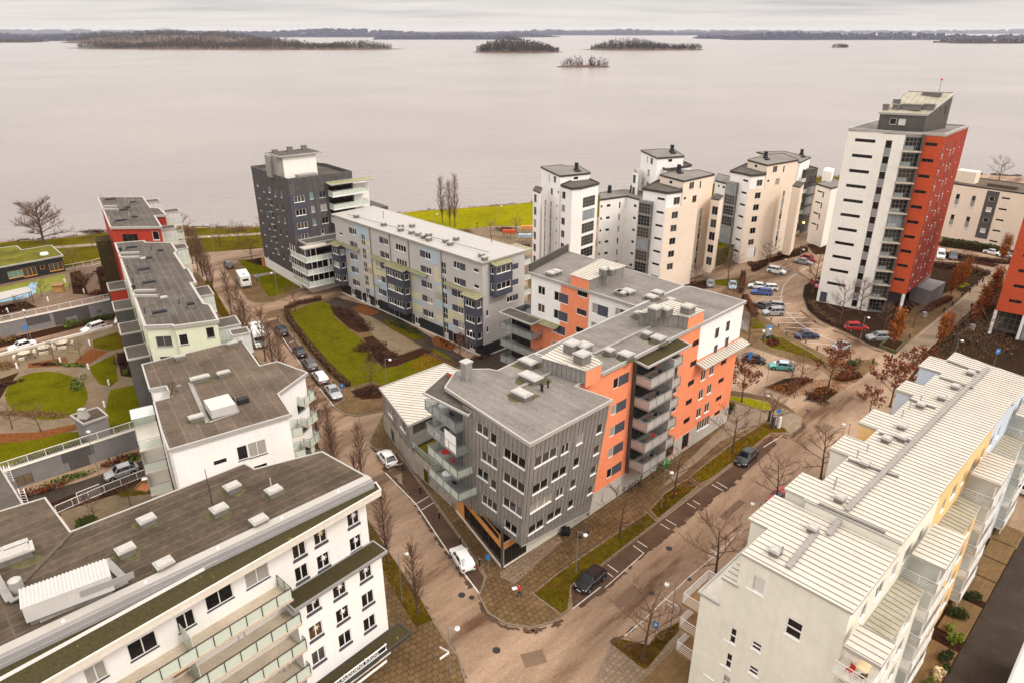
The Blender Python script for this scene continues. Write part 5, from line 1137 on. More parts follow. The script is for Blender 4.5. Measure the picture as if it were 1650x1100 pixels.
roof(K, [bk1.pt(-.2, 18.9, .05), bk1.pt(8.8, 18.9, .05), bk1.pt(8.8, 18.7, 2.2), bk1.pt(-.2, 18.7, 2.2)], 'moss_roof', 'trim_grey', .2, name='balcony_roof')
ow = Wall(FK(-11.6, 13.6), FK(-12.6, 6.4)); mb = MB(); ow.mesh(mb, 3.0, 19.3); mb.build('wall', 'tower_red', K)
mb = MB(); q = [FK(-1.3, 9.6), FK(-7.8, 9.4), FK(-9.7, 12.0), FK(-11.3, 12.6)]; [Wall(u, v).mesh(mb, 0, 19.2) for u, v in zip(q, q[1:])]; mb.build('rear_wall', 'zinc', K)
for k, (x, y) in enumerate(((724.5, 680), (725, 714.5), (725.5, 750), (726, 783))):
 z = 16.0 - 2.95 * k; balcony(K, ow, .2, 6.6, z, .03, 3.2, slab='metal_grey', glass='clear_glass' if k < 2 else 'rail_glass', rail='metal_grey', h=1.05, post=1.5, th=.22)
mb = MB(); ow.box(mb, .6, 3.5, 3.6, 18.6, 0, .05); mb.build('balcony_glazing', 'glass_dark', K)
mb = MB(); ow.box(mb, 4.2, 13.1, 6.4, 15.2, 3.1, 3.15); mb.build('balcony_blind', 'stucco_white', K)
roof(K, [FK(-15.6, 5.5, 18.7), FK(-15.9, 12.6, 18.7), FK(-11.0, 14.4, 18.9), FK(-11.2, 7.0, 18.9)], 'felt_c', 'trim_grey', .2, name='balcony_roof')
K2 = thing('apartment_building', 'white and orange apartment wing with flat grey roof behind the orange block', 'building', FK(25, 20, 0))
k2 = [FK(19.8, 10.7), FK(31.0, 10.7), FK(32.2, 34.2), FK(19.8, 30.9)]
k2w = auto(K2, k2, 0, zj - .2, 'stucco_white', [(872.5, 468.5, 1.5, 1.4, 2, 2.95, 'w2'), (904, 480, 2.9, 1.5, 2, 2.95, 'kp'), (966.5, 500, 3.0, 1.6, 3, 2.95, 'kp'), (1002, 507, 2.4, 1.5, 2, 2.95, 'kp'), (938.5, 473.5, 1.9, .9, 4, 2.95, 'slit'), (900, 531, 2.7, 1.4, 2, 2.95, 'kp')])
k2f = [w for w in k2w if abs((w.n[0] + c44)) < .2 and abs(w.n[1] + s44) < .2][0]
clad(k2f, 8.4, 0, 11.7, zj - .2, 'stucco_orange', K2, .04); clad(k2f, 5.2, 0, 8.4, zj - 1.2 - 2, 'stucco_orange', K2, .04) if False else None
clad(k2f, 6.2, 0, 8.4, zj - .3, 'stucco_orange', K2, .04); clad(k2f, 0, 0, 6.2, 11.6, 'stucco_orange', K2, .04)
canopy(k2f, -.4, 6.2, 12.4, 1.2, K2)
roof(K2, [FK(19.5, 10.65, zj), FK(31.3, 10.65, zj), FK(32.5, 34.5, zj), FK(19.5, 31.3, zj)], 'felt_grey', 'trim_grey', .35)
one(K2, 'parapet_fin', 'dark_metal', FK(19.6, 31.2, zj), FK(32.4, 34.4, zj), .25, 1.3)
roof_box(K2, [FK(19.6, 19.2), FK(28.6, 19.6), FK(28.6, 24.2), FK(19.6, 22.6)], zj, 21.1)
mb = MB(); w_ = Wall(FK(19.58, 22.6), FK(19.58, 19.2)); w_.box(mb, 0, zj - .3, w_.L, 21.05, 0, .06); mb.build('stair_head_front', 'stucco_orange', K2)
for (x, y, w, l) in ((888, 440, 1.2, 1.6), (897, 437, 1.2, 1.6), (1002, 471, 1.4, 1.6), (1012, 469, 1.6, 1.8), (997, 470, 1.1, 1.1), (1060, 471, 1.4, 1.6)): hood(K2, x, y, zj, w, l, .5, RAD(-46), moss=False)
for (x, y) in ((974, 434), (985, 434)): hood(K2, x, y, 21.2, 1.3, 1.3, .9, RAD(44), moss=False)
fbW = Wall(FK(19.75, 35.2), FK(19.75, 31.0))
for i in range(4): balcony(K2, k2f, -4.6, 2.6, 9.6 - 2.95 * i, .06, 2.6, slab='metal_grey', glass='clear_glass', rail='metal_grey', h=1.05, post=1.5)
roof(K2, [k2f.pt(-4.7, 12.3, .06), k2f.pt(2.7, 12.3, .06), k2f.pt(2.7, 12.2, 2.7), k2f.pt(-4.7, 12.2, 2.7)], 'felt_c', 'trim_grey', .2, name='balcony_roof')
mb = MB(); k2f.box(mb, -4.4, 0, .0, 12.1, -4, .02); mb.build('glazed_core', 'glass_dark', K2)
Wg = thing('low_building', 'low wing with pale metal roof, mural wall and small roof garden beside the side street', 'building', FK(-6, 26, 0))
w0, w1_, w2_, w3_ = FK(-9.6, 24.6), FK(-3.2, 24.8), FK(5.0, 30.8), FK(5.2, 35.3)
wf = [w0, w1_, w2_, w3_, FK(-6.3, 35.6)]
auto(Wg, wf, 3.3, 6.8, 'zinc', [(629, 663, 2.2, 1.4, 1, 3, 'w3'), (648.5, 685, 2.4, 1.4, 1, 3, 'w3'), (681.5, 684, 3.4, 1.5, 1, 3, 'd2')])
for u, v in ((FK(-6.3, 35.6), w0),): W = Wall(u, v); mb = MB(); [W.box(mb, a, 3.4, a + .04, 6.7, .0, .03) for a in [.3 + k * .6 for k in range(int(W.L / .6))] if not (1.0 < a < 4 or 6.2 < a < 9.3)]; mb.build('cladding_seams', 'zinc_seam', Wg)
rw = [FK(-9.9, 24.4, 7.0), FK(-3.2, 24.5, 7.0), FK(-1.5, 30.4, 7.0), FK(5.4, 31.0, 7.0), FK(5.4, 35.6, 7.0), FK(-6.5, 35.9, 7.0)]
roof(Wg, rw, 'metal_roof', 'trim_white', .25, lip=.12, lipw=.12); ribs(Wg, [(p[0], p[1], 7.01) for p in rw], RAD(-12), .7, m='seam')
m1, m2 = FK(-6.35, 35.65), FK(-9.65, 24.6); m3 = P(735.5, 823.5, 0)
mb = MB()
for u, v in ((m1, m2), (m2, m3)): W = Wall(u, v); W.at(W.L * .35, 1.2, 1.2, 2.0, kind='door'); W.mesh(mb, 0, 3.3 if u is m1 else 3.6); make_windows(W, Wg)
mb.build('mural_wall', 'mosaic', Wg)
mb = MB(); mb.prism([FK(-9.6, 24.5), m3, FK(-10.2, 8), FK(-3, 10), FK(-3.2, 24.5)], 0, 3.1); mb.build('terrace', 'grass', Wg)
W = Wall(m2, m3); rl = MB(); g = MB(); rl.bar(W.pt(0, 4.5, -.2), W.pt(W.L, 4.5, -.2), .06, .06); g.bar(W.pt(0, 3.5, -.2), W.pt(W.L, 3.5, -.2), .015, .95)
for k in range(9): rl.bar(W.pt(W.L * k / 8, 3.5, -.2), W.pt(W.L * k / 8, 4.5, -.2), .05, .05)
rl.build('railing', 'metal_grey', Wg); g.build('railing_panel', 'clear_glass', Wg)
mb = MB(); mb.prism([FK(-3.1, 10), FK(-1.9, 10), FK(-1.9, 24.7), FK(-3.1, 24.7)], 0, 6.9); mb.build('inner_wall', 'zinc', Wg)
# ======== L: white and cream tower cluster
def ltower(name_label, roofpx, z, tierpx, zt_, wall_m, wins, tierwins=(), tier_m='stucco_white', co=None, name='apartment_building', fan=None):
 pts = [P3(x, y, z) for x, y in roofpx]; rc = ccw(pts); c = [sum(p[0] for p in rc) / len(rc), sum(p[1] for p in rc) / len(rc)]
 o = thing(name, name_label, 'building', (c[0], c[1], 0), 'white tower blocks with flat grey roofs')
 ws = auto(o, [p[:2] for p in inset(rc, .15)], 0, z - .2, wall_m, wins); roof(o, pts, 'felt', 'trim_dark', .3, lip=.1, lipw=.12)
 if co: zt_ = Wall(P(*co[0], z), P(*co[1], z)).uv(*co[2])[1]
 if tierpx:
  tp = [P3(x, y, zt_) for x, y in tierpx]; tc = ccw(tp); TIERS[o.name] = auto(o, [p[:2] for p in inset(tc, .19)], 0, zt_ - .2, tier_m, tierwins, name='lower_wall'); roof(o, tp, 'felt_c', 'trim_dark', .3, lip=.25, lipw=.15, name='lower_roof')
 if fan: x, y = P(fan[0], fan[1], z + .8); mb = MB(); mb.tube((x, y, z), (x, y, z + .7), .75, .5, 10, 0, True); mb.tube((x, y, z + .7), (x, y, z + 1.7), .4, .5, 10, 0, True); mb.build('roof_fan', 'vent_dark', o); x, y = P(fan[0] + 2, fan[1] + 8, z); mb = MB(); mb.box((x, y, z - .02), (1.3, .9, .35), GRID); mb.build('roof_hatch', 'vent_dark', o)
 return o, ws
TIERS = {}
def tier_face(o, px):
 return [W for W in TIERS[o.name] if len(W.r) and W.d[0] > .4 and W.d[1] > .2][0]
def strip(o, ws, x, y, n, w=1.4, dz=2.95, h=1.35, m='frame_grey'):
 """grey spandrel panels between stacked windows"""
 best = None
 for W in ws:
  mid = W.pt(W.L / 2, 10)
  if W.n[0] * mid[0] + W.n[1] * mid[1] >= 0: continue
  a, z = W.uv(x, y)
  if 0 < a < W.L and 0 < z < 40: d = math.hypot(*W.pt(a, z)[:2]); best = (d, W, a, z) if best is None or d < best[0] else best
 if best:
  _, W, a, z = best
  for k in range(n): mb = MB(); W.box(mb, a - w / 2, z - dz * (k + 1) + .8, a + w / 2, z - dz * k - .82, 0, .02); mb.build('spandrel_panel', m, o)
zl_ = 24.0
L1, w1s = ltower('white tower block next to the green lawn, leftmost of the white cluster', [(871, 269), (902, 284), (952, 279), (934, 268), (911, 268), (904, 266)], zl_, [(903, 299), (921.6, 304.5), (938, 303), (966, 296), (946, 287), (925, 290)], 21.0, 'stucco_white',
 [(885, 287, .5, 1.6, 1, 3, 'dw'), (894, 289.4, 1.5, 1.5, 1, 3, 'dw2'), (889, 309, 1.4, 1.5, 1, 3, 'dw2'), (899.6, 310, .7, .6, 1, 3, 'slit'), (897.4, 332.4, .5, .7, 5, 2.95, 'slit'), (878.6, 327, .7, 1.4, 6, 2.95, 'dw'), (887.8, 330, .7, 1.4, 6, 2.95, 'dw'), (928, 287.5, 1.2, .6, 1, 3, 'slit')],
 [(908.4, 315, 1.3, 1.6, 7, 2.95, 'dw2'), (930.4, 315, 1.9, .5, 7, 2.95, 'slit'), (949, 325, 4.6, 2.3, 7, 2.95, 'glz'), (962.5, 334, .5, .7, 6, 2.95, 'slit')], fan=(929, 269), co=((871, 269), (902, 284), (921.6, 304.5)))
strip(L1, w1s, 878.6, 327, 5, .75); strip(L1, w1s, 887.8, 330, 5, .75)
b0 = P(862, 300, 20.0); mb = MB(); q = [P(859, 306, 20.3), P(870.5, 311, 20.3), P(874, 303, 20.3), P(863, 300, 20.3)]; auto(L1, ccw([tuple(p) for p in q]), 0, 20.0, 'stucco_white', [(862.5, 320, 1.3, 1.9, 6, 2.95, 'dw2')], name='bay'); roof(L1, [(p[0], p[1], 20.3) for p in q], 'felt_c', 'trim_dark', .25, name='bay_roof')
lk = [(966.5, 322), (1009.5, 316), (1036, 323), (1040, 310), (1006, 306), (966, 311)]
L2, _ = ltower('white lower link block with downpipes between two white towers', lk, 17.6, None, 0, 'stucco_white', [(980.7, 331.6, 1.1, .6, 6, 2.95, 'slit'), (969.5, 333, .5, .6, 6, 2.95, 'slit'), (998.7, 330.7, .5, 1.5, 6, 2.95, 'dw'), (1023.5, 332, .9, .6, 6, 2.95, 'slit'), (1031.5, 335, .5, .6, 6, 2.95, 'slit')])
for (x, y) in ((982, 311), (1018, 311)): p = P(x, y, 17.6); mb = MB(); mb.tube((p[0], p[1], 17.6), (p[0], p[1], 19.4), .55, .45, 10, 0, True); mb.build('roof_fan', 'vent_dark', L2)
L4, w4s = ltower('cream tower block with grey spandrels in the middle of the white cluster', [(1063, 282), (1102, 292), (1152, 281), (1125, 274), (1115, 275), (1090, 274)], zl_, [(1035, 304.5), (1056, 308), (1075, 311.5), (1100, 308.5), (1092, 294), (1063, 290)], 21.0, 'stucco_cream',
 [(1114.6, 299.4, 1.8, 1.5, 1, 3, 'dw2'), (1128.6, 298, .6, 1.6, 1, 3, 'dw'), (1119, 321, 1.6, 1.6, 1, 3, 'dw2'), (1103.5, 320, .8, .6, 1, 3, 'slit'), (1115.8, 343, .8, 1.5, 5, 2.95, 'dw'), (1129.8, 341.5, .8, 1.5, 5, 2.95, 'dw'), (1133.8, 441, 1.3, 2.4, 1, 3, 'door'), (1101, 343, .6, .6, 5, 2.95, 'slit'), (1081, 294, 1, .6, 1, 3, 'slit')],
 [(1090.5, 324, 1.7, 1.6, 1, 2.95, 'dw2'), (1087.4, 347, 1.7, 1.5, 5, 2.95, 'dw2'), (1065.4, 321, 1.9, .5, 7, 2.95, 'slit')], tier_m='stucco_white', fan=(1094, 272), co=((1102, 292), (1152, 281), (1075, 311.5)))
clad(tier_face(L4, (1088, 330)), 0, 0, 9, 18.8, 'stucco_cream', L4, .02)
strip(L4, w4s, 1115.8, 343, 5, .85); strip(L4, w4s, 1129.8, 341.5, 5, .85)
q = [P(1146, 320, 19.6), P(1159, 322.5, 19.6), P(1166, 316, 19.6), P(1153, 312, 19.6)]; auto(L4, ccw([tuple(p) for p in q]), 2.5, 19.4, 'stucco_cream', [(1151.8, 339.8, 1.5, 1.9, 6, 2.95, 'dw2')], name='bay'); roof(L4, [(p[0], p[1], 19.6) for p in q], 'felt_c', 'trim_dark', .25, name='bay_roof')
L3, _ = ltower('white tower block at the back of the cluster nearest the open lake', [(1032.6, 242.5), (1059, 255), (1103, 252), (1086, 241), (1064, 240.5)], 27.0, [(1057.7, 268), (1075, 274), (1115, 267), (1095, 258)], 24.5, 'stucco_white', [(1043, 258, .5, 1.6, 1, 3, 'dw'), (1050, 260, 1.5, 1.5, 1, 3, 'dw2'), (1045, 279, 1.4, 1.5, 5, 3, 'dw2'), (1080, 259, 1.1, .6, 1, 3, 'slit'), (1036, 292, .7, 1.5, 5, 3, 'dw')], [(1061, 282, 1.2, 1.4, 5, 2.95, 'dw2')], fan=(1083, 240))
q = [P(1020, 276, 23), P(1029, 279, 23), P(1032, 271, 23), P(1023, 269, 23)]; auto(L3, ccw([tuple(p) for p in q]), 0, 22.8, 'stucco_white', [(1022, 289, 1.2, 2.0, 6, 2.95, 'dw2')], name='bay')
L5, _ = ltower('white link block beside the glazed stair right of the cream tower', [(1152, 291), (1176, 297), (1182, 286), (1157, 280)], 18.8, None, 0, 'stucco_white', [(1166, 302, .8, .6, 5, 2.95, 'slit'), (1158, 300, .6, .6, 5, 2.95, 'slit')])
L6, w6s = ltower('cream tower block above the curved car park, right in the cluster', [(1204.5, 258), (1237, 266.4), (1287, 258), (1262, 247.5), (1230, 250)], zl_, [(1176, 276.5), (1196, 280), (1210, 283.5), (1235, 281), (1229, 268), (1203, 264)], 21.0, 'stucco_cream',
 [(1249, 273, 1.8, 1.5, 1, 3, 'dw2'), (1263, 272.7, .6, 1.6, 1, 3, 'dw'), (1252.7, 292.7, 1.8, 1.5, 1, 3, 'dw2'), (1238, 292, .9, .5, 1, 3, 'slit'), (1234.5, 313, .6, .6, 5, 2.95, 'slit'), (1248.7, 314, .9, 1.5, 5, 2.95, 'dw'), (1263, 312.7, .9, 1.5, 5, 2.95, 'dw'), (1218, 268, 1, .6, 1, 3, 'slit')],
 [(1224, 295, 1.8, 1.5, 1, 2.95, 'dw2'), (1221, 315.5, 1.8, 1.5, 5, 2.95, 'dw2'), (1201.5, 291.5, 1.8, .5, 7, 2.95, 'slit'), (1210, 407, 2.6, 2.3, 1, 3, 'ddoor')], tier_m='stucco_white', fan=(1234, 250), co=((1237, 266.4), (1287, 258), (1210, 283.5)))
clad(tier_face(L6, (1222, 300)), 0, 0, 9, 18.8, 'stucco_cream', L6, .02)
strip(L6, w6s, 1248.7, 314, 5, .9); strip(L6, w6s, 1263, 312.7, 5, .9)
q = [P(1277, 299.5, 19.6), P(1290, 302, 19.6), P(1296, 295, 19.6), P(1284, 292, 19.6)]; auto(L6, ccw([tuple(p) for p in q]), 2.5, 19.4, 'stucco_cream', [(1283.6, 316, 1.5, 1.9, 6, 2.95, 'dw2')], name='bay'); roof(L6, [(p[0], p[1], 19.6) for p in q], 'felt_c', 'trim_dark', .25, name='bay_roof')
L7, _ = ltower('white block with dark glazed balconies and lit lamps, right of the cream tower', [(1219, 245.5), (1290, 262), (1307, 254), (1262, 244)], 21.0, None, 0, 'stucco_white', [(1291, 266, 1.5, 2.0, 1, 3, 'dw2')], fan=(1292, 246))
mb = MB(); q = ccw([P(1283, 274, 18), P(1300, 277, 18), P(1318, 273, 18), P(1300, 268, 18)]); auto(L7, q, 0, 17.8, 'brick_charcoal', [(1292, 290, 4.5, 2.2, 7, 2.95, 'glz'), (1309, 290, 4.0, 2.2, 7, 2.95, 'glz')], name='glazed_block'); roof(L7, [(p[0], p[1], 18.1) for p in q], 'felt_c', 'trim_dark', .3, lip=.3)
W = Wall(P(1284, 275, 18), P(1301, 278, 18))
for k in range(6): balcony(L7, W, .2, 3.4 + .8 * (k % 2), 15.6 - 2.95 * k, .05, 1.8, slab='concrete_pale', h=1.0, post=1.2)
mb = MB(); mb.ball(P3(1289, 357, 3.4), .35, 10); mb.build('entrance_light', 'lamp_lit', L7); mb = MB(); mb.ball(P3(1295, 359, 3.4), .35, 10); mb.build('entrance_light', 'lamp_lit', L7)
L8, _ = ltower('low white block with L shaped dark windows beside the tall tower', [(1315, 296), (1340, 304), (1365, 296), (1345, 288)], 16.2, None, 0, 'stucco_offwhite', [(1321, 309, 2.2, .4, 4, 2.95, 'slit'), (1326.5, 314, .5, 1.6, 4, 2.95, 'slit'), (1308, 372, 3, .8, 1, 3, 'slit'), (1324, 389, 3.2, 2.0, 1, 3, 'gar')])
q = ccw([P(1324, 290, 16.4), P(1338, 293, 16.4), P(1342, 287, 16.4), P(1328, 285, 16.4)]); mb = MB(); mb.prism(q, 16, 19.0); mb.build('roof_house', 'stucco_offwhite', L8)
for o_, (x0, x1, yb) in ((L4, (1034, 1053, 437)), (L6, (1176, 1193, 414))):
 w_ = TIERS[o_.name][0]; a_ = Vector(w_.A) ; d_ = Vector(w_.d); n_ = Vector(w_.n)
 q0 = a_ - d_ * .3 + n_ * .05; q1 = a_ + d_ * 2.9 + n_ * .05; q2 = q1 + n_ * .9; q3 = q0 + n_ * .9; G_ = [Wall(tuple(q0), tuple(q3)), Wall(tuple(q3), tuple(q2)), Wall(tuple(q2), tuple(q1))]; mb = MB()
 for W in G_:
  for k in range(7): W.at(W.L / 2, 1.9 + 2.7 * k, W.L - .2, 2.3, kind='glz')
  W.mesh(mb, 0, 19.8)
 mb.face([(p.x, p.y, 19.8) for p in (q0, q1, q2, q3)]); b_g = mb.build('glazed_stair', 'metal_grey', o_)
 for W in G_: make_windows(W, b_g)
Gd = thing('garden_wall', 'grey rendered retaining wall with grass on top between two cream towers', 'wall', P3(1170, 410, 0)); q = [P(1149, 430, 0), P(1172, 424, 0), P(1193, 413, 0), P(1190, 385, 0), P(1150, 395, 0)]
W1 = Wall(q[0], q[1]); W2 = Wall(q[1], q[2]); W2.at(W2.L - 2.5, 1.3, 1.4, 2.2, kind='door'); mb = MB(); W1.mesh(mb, 0, 4.2); W2.mesh(mb, 0, 4.2); mb.build('wall', 'concrete', Gd); make_windows(W2, Gd); mb = MB(); mb.prism([(p[0], p[1]) for p in ccw(q)], 0, 4.1); mb.build('garden', 'grass', Gd)
one(Gd, 'coping', 'trim_dark', W1.pt(0, 4.2), W1.pt(W1.L, 4.2), .3, .08); one(Gd, 'coping', 'trim_dark', W2.pt(0, 4.2), W2.pt(W2.L, 4.2), .3, .08)
# ======== tall white and red tower
TT = thing('apartment_tower', 'tall slender tower, white on one side and orange red on the other', 'tower', (75, 143, 0))
ztt = 36.2; tA, tB, tC, tD, tE = (66.45, 142.3), P(1460, 216, ztt), P(1489, 217, ztt), P(1522.5, 219.5, ztt), P(1561, 204.5, ztt); tF = (80.0, 157.5)
wW = Wall(tA, tB); wG = Wall(tB, tC); wR = Wall(tC, tD); wS = Wall(tD, tE); wN1 = Wall(tE, tF); wN2 = Wall(tF, tA)
wW.win(1394, 227, 3.7, .62, 11, 2.97, 'slit'); a, z = wW.uv(1431.8, 233)
for k in range(12): wW.at(a, z - 2.97 * k, 1.15, 1.5, kind='g1')
wW.at(1.3, 1.3, 1.4, 2.3, kind='door')
for k in range(12): wG.at(wG.L / 2, 34.4 - 2.97 * k, wG.L - .35, 2.45, kind='glz')
wR.win(1500.6, 233, 2.0, .6, 10, 2.97, 'slit')
for k in range(10):
 for (a_, w_, h_) in ((1.6, .8, 2.0), (4.6, .6, .6), (7.4, .8, 1.6), (10.2, .8, 1.6), (14.6, .6, 2.0)): wS.at(a_, 33.6 - 2.97 * k, w_, h_, kind='dw')
for W in (wN1, wN2):
 for k in range(11):
  for a_ in range(3, int(W.L), 4): W.at(a_, 33.6 - 2.97 * k, 1.4, 1.4, kind='dw')
mb = MB(); wW.mesh(mb, 0, ztt - .1); wN2.mesh(mb, 0, ztt - .1); wN1.mesh(mb, 0, ztt - .1); mb.build('white_wall', wall_lines('tower_panels', 'stucco_offwhite', 2.97, .88, 2.6, RAD(-38)), TT)
mb = MB(); wG.mesh(mb, 0, ztt - .1); mb.build('glazed_shaft', 'metal_grey', TT); mb = MB(); wR.mesh(mb, 5.0, ztt - .1); mb.face([(p[0], p[1], 5.0) for p in (tC, tD, tE, (tE[0] - 8, tE[1] + 5))]); mb.build('red_wall', 'tower_red', TT); mb = MB(); wS.mesh(mb, 5.0, ztt - .1); mb.build('red_side_wall', 'tower_red2', TT)
for W in (wW, wG, wR, wS, wN1, wN2): make_windows(W, TT)
a, z = wW.uv(1431.8, 233)
for k in range(11): mb = MB(); wW.box(mb, a - .58, z - 2.97 * (k + 1) + .82, a + .58, z - 2.97 * k - .86, 0, .03); mb.build('spandrel_panel', 'frame_grey', TT)
for a_ in (1.6, 7.4, 10.2):
 for k in range(9): mb = MB(); wS.box(mb, a_ - .4, 33.6 - 2.97 * (k + 1) + 1.08, a_ + .4, 33.6 - 2.97 * k - 1.1, 0, .03); mb.build('spandrel_panel', 'frame_grey', TT)
for k in range(11): q = MB(); wG.box(q, -.1, 32.95 - 2.97 * k, wG.L + .1, 33.15 - 2.97 * k, -.1, .9); b = q.build('balcony', 'concrete', TT); g = MB(); wG.box(g, 0, 33.15 - 2.97 * k, wG.L * .55, 34.1 - 2.97 * k, .8, .83); g.build('railing_panel', 'clear_glass', b)
mb = MB(); wG.box(mb, wG.L - .25, 0, wG.L + .1, ztt, 0, .7); mb.build('corner_fin', 'dark_metal', TT)
bpz = [tC, (tD[0] - 2.0, tD[1] + 3.2), (tE[0] - 3.0, tE[1] + .2), (tE[0] - 8, tE[1] + 3)]; W = Wall(bpz[0], bpz[1]); W.at(W.L / 2, 2.3, W.L - .6, 3.4, kind='glz'); W3 = Wall(bpz[1], bpz[2]); mb = MB(); W.mesh(mb, 0, 5); W3.mesh(mb, 0, 5); mb.build('lobby_wall', 'brick_mid', TT); make_windows(W, TT)
p = (tD[0] - .25, tD[1] + .3); mb = MB(); mb.tube((p[0], p[1], 0), (p[0], p[1], 5), .3, .3, 12); mb.build('column', 'stucco_white', TT); W3 = Wall((tE[0] - 5.5, tE[1] - 4.9), tE); mb = MB(); W3.mesh(mb, 0, 5); mb.build('side_wall', 'brick_grey', TT)
roof(TT, [(p[0], p[1], ztt) for p in (tA, tB, tC, tD, tE, tF)], 'felt', 'trim_grey', .3, lip=.35, lipw=.3)
f0, f1, f2 = P(1410, 210, ztt), P(1488, 214, ztt), P(1526, 207, ztt); f3 = (f0[0] + f2[0] - f1[0], f0[1] + f2[1] - f1[1])
ph = [(*f0, 39.5), (*f1, 39.5), (*f2, 42.9), (*f3, 42.9)]; phz = plane_z([ph[0], ph[1], ph[2]]); ph = [(p[0], p[1], phz(p[0], p[1])) for p in ph]
phw = [p[:2] for p in inset(ccw(ph), .2)]; auto(TT, phw, ztt - .1, lambda x, y: phz(x, y) - .2, 'dark_metal', [(1439, 196, 1.2, 1.2, 1, 3, 'bl'), (1453.5, 197, 1.2, 1.2, 1, 3, 'bl'), (1505, 205, .6, 1.8, 1, 3, 'w1'), (1514, 176, .6, .8, 1, 3, 'd1'), (1522, 178, 1.0, 1.6, 1, 3, 'd1')], name='penthouse')
roof(TT, ph, 'metal_roof_moss', 'trim_grey', .3, lip=.1, name='penthouse_roof'); ribs(TT, [(p[0], p[1], p[2] + .01) for p in ph], RAD(48), 1.0, m='seam')
fe, fs = Vector((f1[0] - f0[0], f1[1] - f0[1])), Vector((f2[0] - f1[0], f2[1] - f1[1]))
for (u, v, l, w, h) in ((.55, .22, 3.8, 1.9, .8), (.88, .25, 2.2, 1.6, .8), (.6, .85, 3.6, 1.4, .5), (.25, .2, 1.6, 1.2, .7), (.05, .15, 1.2, 1.0, .9), (.1, .45, 1.5, .8, .6)): q = Vector(f0) + fe * u + fs * v; unit(TT, q.x, q.y, phz(q.x, q.y) - .1, w, l, h, RAD(-38), 'vent_side')
q = Vector(f0) + fe * .7 + fs * .9; a_ = (q.x, q.y)
mb = MB(); mb.tube((a_[0], a_[1], phz(*a_)), (a_[0], a_[1], phz(*a_) + 2.6), .05, .04, 6); o = mb.build('mast', 'metal_grey', TT); mb = MB(); mb.ball((a_[0], a_[1], phz(*a_) + 2.75), .2, 8); mb.build('warning_light', 'cloth_red', o)
mb = MB(); mb.prism([(tE[0] - 4, tE[1] - 8), (tE[0] + 2.5, tE[1] - 2), (tE[0] - 1, tE[1] + 1.5), (tE[0] - 6, tE[1] - 4)], 0, 3.6); mb.build('side_annex', 'brick_grey', TT)
# ======== red tower at the right edge
TO = thing('apartment_tower', 'orange red tower on pale columns at the right edge, cut by the frame', 'tower', (97, 127, 0))
oA = P(1604, 500, 5.0); dd = (math.cos(RAD(-36)), math.sin(RAD(-36))); oB = (oA[0] + dd[0] * 5.0, oA[1] + dd[1] * 5.0); oC = (oB[0] + dd[0] * 2.6, oB[1] + dd[1] * 2.6); oD = (oC[0] + dd[0] * 10, oC[1] + dd[1] * 10); bb = (.69, .724); oE = (oD[0] + bb[0] * 18, oD[1] + bb[1] * 18); oF = (oA[0] + bb[0] * 18, oA[1] + bb[1] * 18)
v1 = Wall(oA, oB); v2 = Wall(oB, oC); v3 = Wall(oC, oD); v4 = Wall(oD, oE); v5 = Wall(oE, oF); v6 = Wall(oF, oA)
a, z = v1.uv(1629, 485); [v1.at(2.6, z + 2.97 * k, 2.0, .6, kind='slit') for k in range(10)]; [v2.at(1.3, 1.8 + 2.97 * k, 2.2, 2.4, kind='glz') for k in range(12)]
for a_ in (3.5, 9, 14): [v6.at(a_, 7.5 + 2.97 * k, .9, 1.6, kind='dw') for k in range(9)]
mb = MB()
for W in (v1, v6, v5): W.mesh(mb, 5, 36)
mb.face([(p[0], p[1], 5.0) for p in (oA, oB, oE, oF)]); mb.build('red_wall', 'tower_red', TO); mb = MB(); v2.mesh(mb, 0, 36); mb.build('glazed_shaft', 'metal_grey', TO); mb = MB(); v3.mesh(mb, 0, 36); v4.mesh(mb, 0, 36); mb.build('white_wall', 'stucco_offwhite', TO)
for W in (v1, v2, v6): make_windows(W, TO)
lw_ = Wall((oA[0] + 2.2, oA[1] + 2.2), (oB[0] + 1.5, oB[1] + 2.2)); lw_.at(lw_.L / 2, 2.3, lw_.L - .6, 3.6, kind='glz'); mb = MB(); lw_.mesh(mb, 0, 5); Wall((oA[0] + 13, oA[1] + 13), (oA[0] + 2.2, oA[1] + 2.2)).mesh(mb, 0, 5); mb.build('lobby_wall', 'brick_mid', TO); make_windows(lw_, TO)
for p in ((oA[0] + .3, oA[1] + .2), (oB[0] - .2, oB[1] + .3)): mb = MB(); mb.tube((p[0], p[1], 0), (p[0], p[1], 5), .28, .28, 12); mb.build('column', 'stucco_white', TO)
roof(TO, [(p[0], p[1], 36.2) for p in (oA, oC, oD, oE, oF)], 'felt', 'trim_grey', .3)
# ======== N: cream block behind the tower
N = thing('apartment_building', 'cream apartment block with a grey window strip, behind the tall tower', 'building', (128, 186, 0))
nA, nB = P(1512, 380, 0), (141.5, 173.5); dd = Vector((nB[0] - nA[0], nB[1] - nA[1])).normalized(); nn = Vector((-dd.y, dd.x)); nB = (nA[0] + dd.x * 21.5, nA[1] + dd.y * 21.5)
nf = Wall(nA, nB)
for (x, y) in ((1543.4, 317), (1569, 320)):
 a, z = nf.uv(x, y)
 for k in range(4): nf.at(a, z - 2.9 * k, .95, 1.4, kind='g1' if k in (0, 2) else 'gbl')
 for k in (0, 2): mb = MB(); nf.box(mb, a - .48, z - 2.9 * (k + 1) + .75, a + .48, z - 2.9 * k - .78, 0, .03); mb.build('spandrel_panel', 'frame_grey', N)
a, z = nf.uv(1598, 321)
for k in range(4): nf.at(a, z - 2.9 * k, 1.2, 1.2, kind='gbl' if k in (1, 3) else 'g1')
